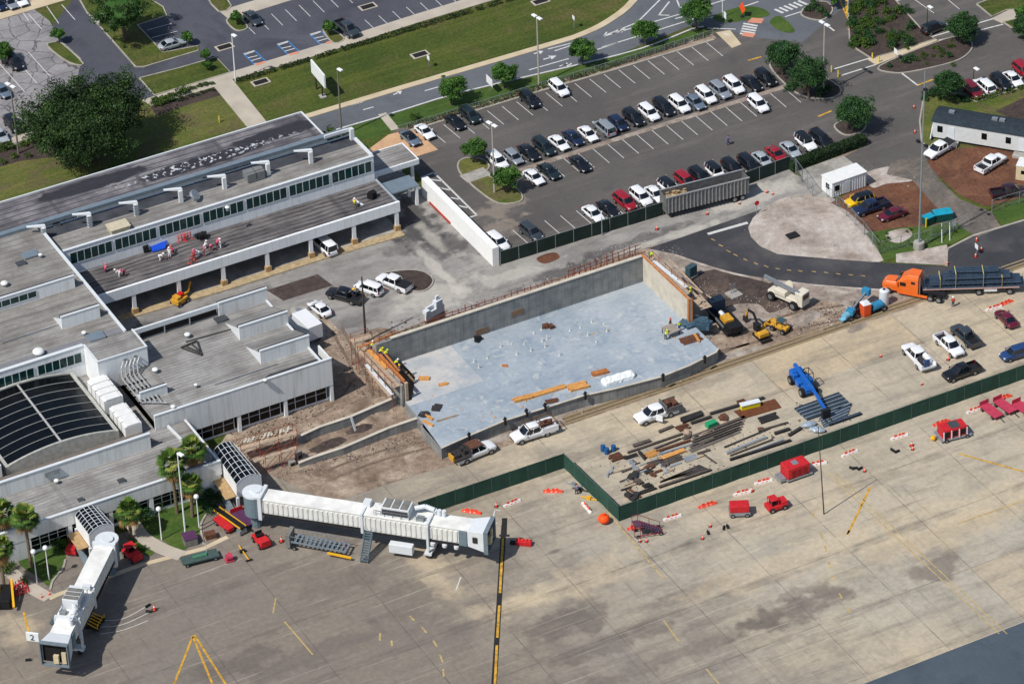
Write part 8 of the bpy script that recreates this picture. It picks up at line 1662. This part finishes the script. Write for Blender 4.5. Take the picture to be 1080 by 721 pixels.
def crown(rx, ry, rz, n_clump, n_leaf, ls, seed, cr=.32, core=True):
    "clumps of leaves spread through an uneven ellipsoid"
    rnd = random.Random(seed); b = MB(); lob = [(Vector((rnd.gauss(0, 1), rnd.gauss(0, 1), abs(rnd.gauss(0, .8)))).normalized(), rnd.uniform(.72, 1.22)) for _ in range(11)]
    if core:
        co = Vector((0, 0, -rz*.02)); b.ball(co, 1, 12); 
        for i, v in enumerate(b.v): q = Vector(v); b.v[i] = (v[0]*rx*.6*rnd.uniform(.8, 1.1), v[1]*ry*.6*rnd.uniform(.8, 1.1), v[2]*rz*.58)
    for c in range(n_clump):
        d = Vector((rnd.gauss(0, 1), rnd.gauss(0, 1), rnd.gauss(0, .9))).normalized()
        if d.z < -.55: d.z *= -.3; d.normalize()
        k = max(lob, key=lambda q: q[0].dot(d))[1]; r = (rnd.random()**.38)*k*(.82 if rnd.random() < .85 else .96)
        ctr = Vector((d.x*rx*r, d.y*ry*r, d.z*rz*r)); cs = cr*min(rx, ry)*rnd.uniform(.5, 1.05); b.cur = rnd.choices((0, 1, 2), (.35, .45, .2))[0]
        for i in range(n_leaf):
            e = Vector((rnd.gauss(0, 1), rnd.gauss(0, 1), rnd.gauss(0, 1))).normalized()*cs*(rnd.random()**.4); e.z *= .6; leaf(b, ctr+e, ls*rnd.uniform(.6, 1.2), rnd)
    return b
def trunk(b, h, r, limbs, spread, seed, zc):
    rnd = random.Random(seed); p = Vector((0, 0, 0)); q = Vector((rnd.uniform(-.15, .15), rnd.uniform(-.15, .15), h)); b.cyl(p, q, r, r*.7, 8)
    for k in range(limbs):
        a = 2*math.pi*k/limbs+rnd.random()*.6; e = Vector((math.cos(a)*spread, math.sin(a)*spread, h+zc*rnd.uniform(.5, 1))); m = q+(e-q)*.5+Vector((0, 0, .2*zc)); b.cyl(q-Vector((0, 0, r)), m, r*.5, r*.3, 6); b.cyl(m, e, r*.3, r*.1, 5)
CR = {}
def tree(base, rad, hz, label, mats, grp='street trees', nm='leafy_tree', cat='tree', kind=0, trunk_h=None, fl=1.0, sq=1.0):
    "rad: crown radius in metres, hz: crown centre height"
    g = G(*base); t = thing(nm, (g.x, g.y, 0), random.random()*6, label, cat, grp)
    b = crown(rad*1.08, rad*1.08, rad*.9*sq, int(150*fl), 60, .13, 11+int(base[0]), .3); 
    for i, v in enumerate(b.v): b.v[i] = (v[0], v[1], v[2]+hz)
    b.build('crown', mats, t); b = MB(); trunk(b, max(.8, hz-rad*.75), .09*rad**.7+.03, 5, rad*.55, int(base[0]), rad*.7); b.build('trunk', m_bark, t); return t
for x, y, r, hz, l in ((476, 111, 2.3, 3.2, 'leftmost street tree on the verge above the parked black cars'), (531, 93.5, 2.1, 3.0, 'second street tree from left on the verge beside the white road sign'), (614, 69, 2.1, 3.0, 'street tree on the verge right of the tall light pole'), (681, 48, 2.1, 3.0, 'street tree on the verge by the road hatching'), (735, 31, 2.5, 3.6, 'rightmost street tree near the end of the verge'), (502, 172, 2.0, 2.9, 'street tree on the upper small lot island'), (535, 203, 2.0, 2.9, 'street tree on the lower small lot island')):
    tree((x, y), r, hz, l, LF_ST)
for x, y, r, hz, l in ((825, 80, 3.2, 4.3, 'left of the two joined dark trees at the lot end'), (853, 104, 3.3, 4.6, 'right of the two joined dark trees at the lot end'), (899, 139, 3.2, 3.8, 'round dark tree on its own island by the junction'), (1013, 46, 2.7, 3.0, 'dark tree at the end of the planting bed'), (1000, 106, 2.7, 3.2, 'dark tree behind the office trailer'), (1083, 40, 2.4, 2.6, 'dark tree cut off at the top right edge')):
    tree((x, y), r, hz, l, LF_DK, 'dark lot trees', fl=1.5)
# big oak
g = G(97, 168); t = thing('live_oak', (g.x, g.y, 0), .4, 'huge dark green oak at the upper left beside the cracked lot', 'tree')
b = crown(12.2, 9.4, 6.8, 780, 100, .17, 5, .2)
for i, v in enumerate(b.v): b.v[i] = (v[0], v[1], v[2]+7.3)
b.build('crown', LF_OAK, t); b = MB(); trunk(b, 3.2, .75, 8, 6.0, 4, 4.5); b.build('trunk', m_bark, t)
g = G(132, 43); t = thing('live_oak', (g.x, g.y, 0), 1, 'airy oak at the top of the planted island, cut by the top edge', 'tree')
b = crown(7.2, 5.8, 3.6, 170, 60, .17, 6, .17)
for i, v in enumerate(b.v): b.v[i] = (v[0], v[1], v[2]+6.2)
b.build('crown', LF_ST[:1]+LF_OAK[1:], t); b = MB(); trunk(b, 3.4, .4, 7, 4.0, 9, 3.0); b.build('trunk', m_bark, t)
tree((3, 68), 1.9, 2.6, 'small tree at the left edge beside the black car', LF_ST, 'young trees'); 
for x, y, r, l in ((250, 27, 1.1, 'sapling on the island by the dark grey sedan'), (217, 66, 1.0, 'sapling at the corner of the lawn below the far lot'), (347, 38, 1.2, 'sapling on the island by the dark grey pickup'), (62, 46, 1.2, 'sapling on the small island of the cracked lot'), (198, 48, 1.1, 'sapling beside the lone silver sedan'), (878, 8, 1.4, 'sapling at the top island near the junction'), (1078, 22, 1.2, 'sapling at the top right walkway'), (219, 75, .8, 'tiny sapling beside the walkway below the far lot')):
    tree((x, y), r, r*1.5, l, LF_ST, 'young trees', fl=.4)
# shrubs
shr = {}
def shrub(px, py, r, label, mats=LF_BU, grp='shrubs', z=.1, nm='shrub', cat='shrub'):
    key = (mats[0].name, random.randint(0, 3)); g = G(px, py, z)
    if key not in shr:
        b = crown(1, 1, .8, 24, 26, .1, key[1]+3, .5, False)
        for i, v in enumerate(b.v): b.v[i] = (v[0], v[1], max(0, v[2]+.55))
        o = b.build(nm, mats); shr[key] = o
    else: o = shr[key].copy(); C.objects.link(o)
    place(o, g, random.random()*6, label, grp, r); o['category'] = cat; o.name = nm; return o
random.seed(21)
def hedge_row(a, c, n, r, mats, label, z=.1, h=1.0):
    P = W([a, c]); d = P[1]-P[0]; L = Vector((d.x, d.y)).length; rnd = random.Random(int(a[0])); b = MB()
    t = thing('hedge', (P[0].x, P[0].y, z), math.atan2(d.y, d.x), label, 'hedge')
    for k in range(int(L*70)):
        x = rnd.random()*L; i = int(x/ .8); q = random.Random(i*7+int(a[0])); w_ = r*q.uniform(.7, 1.1); hh = h*q.uniform(.75, 1.1); f = (x/.8-i-.5); w_ *= 1-.5*f*f*2; hh *= 1-.4*f*f*2
        if q.random() < .06: continue
        th = rnd.random()*math.pi; b.cur = rnd.choices((0, 1, 2), (.35, .42, .23))[0]; leaf(b, Vector((x, math.cos(th)*w_*rnd.uniform(.6, 1), max(.05, math.sin(th)*hh*rnd.uniform(.6, 1)))), .13, rnd)
    b.build('foliage', mats, t); b = MB()
    for k in range(int(L/2)): b.cyl((k*2+1, 0, 0), (k*2+1, 0, h*.6), .05, n=5)
    b.build('stem', m_bark, t); return t
hedge_row((249, 87.5), (542, -.5), 74, .5, LF_HE, 'thin dark hedge along the far walkway', .1, .9)
for (a, c, l) in (((427, 136.5), (515, 110.5), 'low green hedge above the lot, leftmost stretch below the first street tree'), ((517, 110), (628, 76), 'low green hedge above the lot, middle stretch at the tall light pole'), ((630, 75.5), (748, 36.5), 'low green hedge above the lot, rightmost stretch')): hedge_row(a, c, 0, .6, LF_BU, l, .03, .95)
# clipped hedge right of the screen fence
P = W([(833, 180), (912, 151)]); d = (P[1]-P[0]); L = d.length; b = MB(); rnd = random.Random(3)
t = thing('clipped_hedge', P[0], math.atan2(d.y, d.x), 'thick clipped dark hedge at the right end of the parking row', 'hedge')
for k in range(7000):
    b.cur = rnd.choices((0, 1, 2), (.4, .4, .2))[0]; x = rnd.random()*L; y = rnd.uniform(-.8, .8); z = rnd.uniform(.05, 1.6)
    if rnd.random() < .7: z = 1.55+rnd.uniform(-.12, .1) if rnd.random() < .5 else z; y = -.8 if z < 1.4 and rnd.random() < .6 else y
    leaf(b, Vector((x, y+rnd.uniform(-.06, .06), z)), .12, rnd)
b.box(.1, L-.1, -.7, .7, 0, 1.45); b.build('foliage', LF_HE, t)
for k in range(7): b = MB(); b.cyl((L*(k+.5)/7, 0, 0), (L*(k+.5)/7, 0, 1), .06, n=6); b.build('stem', m_bark, t)
# shrubs in beds
for k in range(20): x = 162+k*3.3; y = 106-k*1.0; shrub(x, y+random.uniform(0, 2), random.uniform(.35, .6), 'small round shrub in the bed along the walkway right of the oak', LF_BU, 'bed shrubs by the oak')
for k in range(26): shrub(166+k*2.4+random.random(), 112.5-k*.62-random.random()*3, random.uniform(.2, .32), 'tiny reddish bed plant right of the oak', LF_HE, 'bed shrubs by the oak')
sheet('garden_bed', [(158, 112), (232, 92), (238, 99), (200, 110), (165, 122)], .0, m_bedmulch); sheet('garden_bed', [(-30, 172), (0, 160), (48, 147), (75, 152), (85, 160), (60, 165), (20, 170), (-30, 185)], .0, m_bedmulch)
for x, y, r in ((192, 100, 1.3), (163, 111, .9), (168, 110, .9), (174, 108, 1), (180, 106, .9), (35, 151, 1.4), (2, 158, 1.1), (10, 156, 1.0), (25, 154, .8), (15, 166, .7), (3, 172, .7), (30, 165, .6), (45, 160, .7), (60, 160, .6)): shrub(x, y, r, 'rounded green shrub in the beds by the big oak', LF_BU, 'bed shrubs by the oak')
for k in range(60): shrub(898+(random.random()**1.6)*62, 4+random.random()*48, random.uniform(.5, 1.3), 'green shrub in the large planting bed at top right', LF_DK if k % 2 else LF_BU, 'shrubs in the large planting bed')
for k in range(24): shrub(940+random.random()*70, 70-random.random()*6-(k*.9), random.uniform(.3, .55), 'small plant in the curved planting bed', LF_BU, 'plants in the curved planting bed')
for x, y, r in ((955, 66, 1.0), (962, 64, 1), (1000, 60, .8), (938, 71, .6)): shrub(x, y, r, 'larger shrub in the curved planting bed', LF_DK, 'plants in the curved planting bed')
for x, y, r in ((852, 12, .9), (858, 8, 1.1), (866, 13, .9), (872, 18, .8)): shrub(x, y, r, 'shrub on the small round island at top right', LF_DK, 'shrubs on the round island')
for x, y, r in ((978, 102, 1.0), (984, 100, 1.2), (975, 106, .8), (1012, 106, 1.0), (1018, 108, .9), (992, 104, 1)): shrub(x, y, r, 'shrub behind the left end of the office trailer', LF_DK, 'shrubs behind the office trailer')
hedge_row((1028, 108), (1086, 92), 0, .6, LF_BU, 'low hedge in front of the right edge cars', .15, .9)
for x, y, r in ((832, 96, 1.0), (866, 100, 1.1), (838, 92, 1), (872, 96, 1)): shrub(x, y, r, 'shrub under the two joined dark trees', LF_DK, 'shrubs under the dark trees')
for x, y, r in ((68, 577, 1.0), (60, 576, 1.1), (74, 574, .9), (22, 584, 1.1), (28, 578, 1.0), (12, 600, .9), (5, 604, 1.1), (150, 545, 1.2), (158, 542, 1.2), (167, 538, 1), (215, 520, 1.4), (222, 526, 1.3), (222, 540, 1.3), (216, 534, 1.3), (206, 526, 1.2), (148, 580, .8), (27, 615, .8), (232, 528, 1)): shrub(x, y, r, 'leafy shrub on the lawns beside the terminal windows', LF_BU if r < 1.2 else LF_DK, 'shrubs on the terminal lawns')
for k in range(12): shrub(random.choice((895, 930, 940, 960, 1000))+random.uniform(-8, 8), 240+random.random()*24, random.uniform(.2, .4), 'low weed tuft on the green verge near the tall pole', LF_BU, 'weed tufts')
shrub(384, 163, 1.3, 'small dark tree-like bush beside the tan paving', LF_DK, 'shrubs by the entrance'); shrub(350, 146, 1.5, 'green bush at the end of the long canopy', LF_BU, 'shrubs by the entrance'); shrub(437, 127, 1.0, 'white-tinged bush by the path at the lot corner', LF_BU, 'shrubs by the entrance')
# palms
def palm(base, top, rad, label, seed):
    g = G(*base); h = 5.0; lo, hi = 1.0, 20.0
    for _ in range(40):
        h = (lo+hi)/2; v = g+Vector((0, 0, h))-CP; y = H0/2-FPX*v.dot(CU)/v.dot(CF)
        if y < top: hi = h
        else: lo = h
    rnd = random.Random(seed); t = thing('fan_palm', (g.x, g.y, 0), rnd.random()*6, label, 'palm tree', 'palms in front of the terminal')
    b = MB(); b.cyl((0, 0, 0), (.1, 0, h*.6), .28, .22, 9); b.cyl((.1, 0, h*.6), (.1, .05, h), .22, .26, 9); b.build('trunk', m_palmbark, t)
    b = MB(); d_ = MB()
    for k in range(84):
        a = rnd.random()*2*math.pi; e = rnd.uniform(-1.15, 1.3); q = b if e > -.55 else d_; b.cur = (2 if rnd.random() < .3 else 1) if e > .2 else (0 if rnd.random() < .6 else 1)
        st = rad*rnd.uniform(.4, .6); o = Vector((.1, .05, h)); dr = Vector((math.cos(a)*math.cos(e), math.sin(a)*math.cos(e), math.sin(e))); p = o+dr*st; side = dr.cross(Vector((0, 0, 1))).normalized(); up = side.cross(dr)
        q.bar(o, p, .05, .03)
        for f in range(11):
            t_ = (f/10-.5)*2.5; l = rad*rnd.uniform(.42, .55)*(1-.25*abs(t_)); dd = (dr*math.cos(t_)+side*math.sin(t_)); tip = p+dd*l-Vector((0, 0, l*.35*(1 if e < .8 else .4))); mid = p+dd*l*.6; w_ = .06*rad/1.5; n_ = dd.cross(up).normalized()*w_
            q.face([p-n_*.3, mid-n_, tip, mid+n_]); 
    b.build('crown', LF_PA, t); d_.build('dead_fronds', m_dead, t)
for k, (bx, by, ty, r, l) in enumerate(((187, 541, 488, 2.5, 'palm left of the slender white pole'), (207, 520, 474, 2.4, 'palm right of the slender white pole, farthest back'), (203, 545, 511, 2.0, 'shorter palm in front of the farthest back palm'), (33, 597, 545, 2.3, 'palm on the small lawn left of the second vestibule'), (6, 590, 541, 2.3, 'palm at the left edge behind the lowest palm'), (5, 624, 578, 2.3, 'lowest palm at the left picture edge'), (138, 567, 539, 2.3, 'palm right of the second vestibule'))): palm((bx, by), ty, r, l, 50+k)
# merge label check: unique names for shrubs done by groups
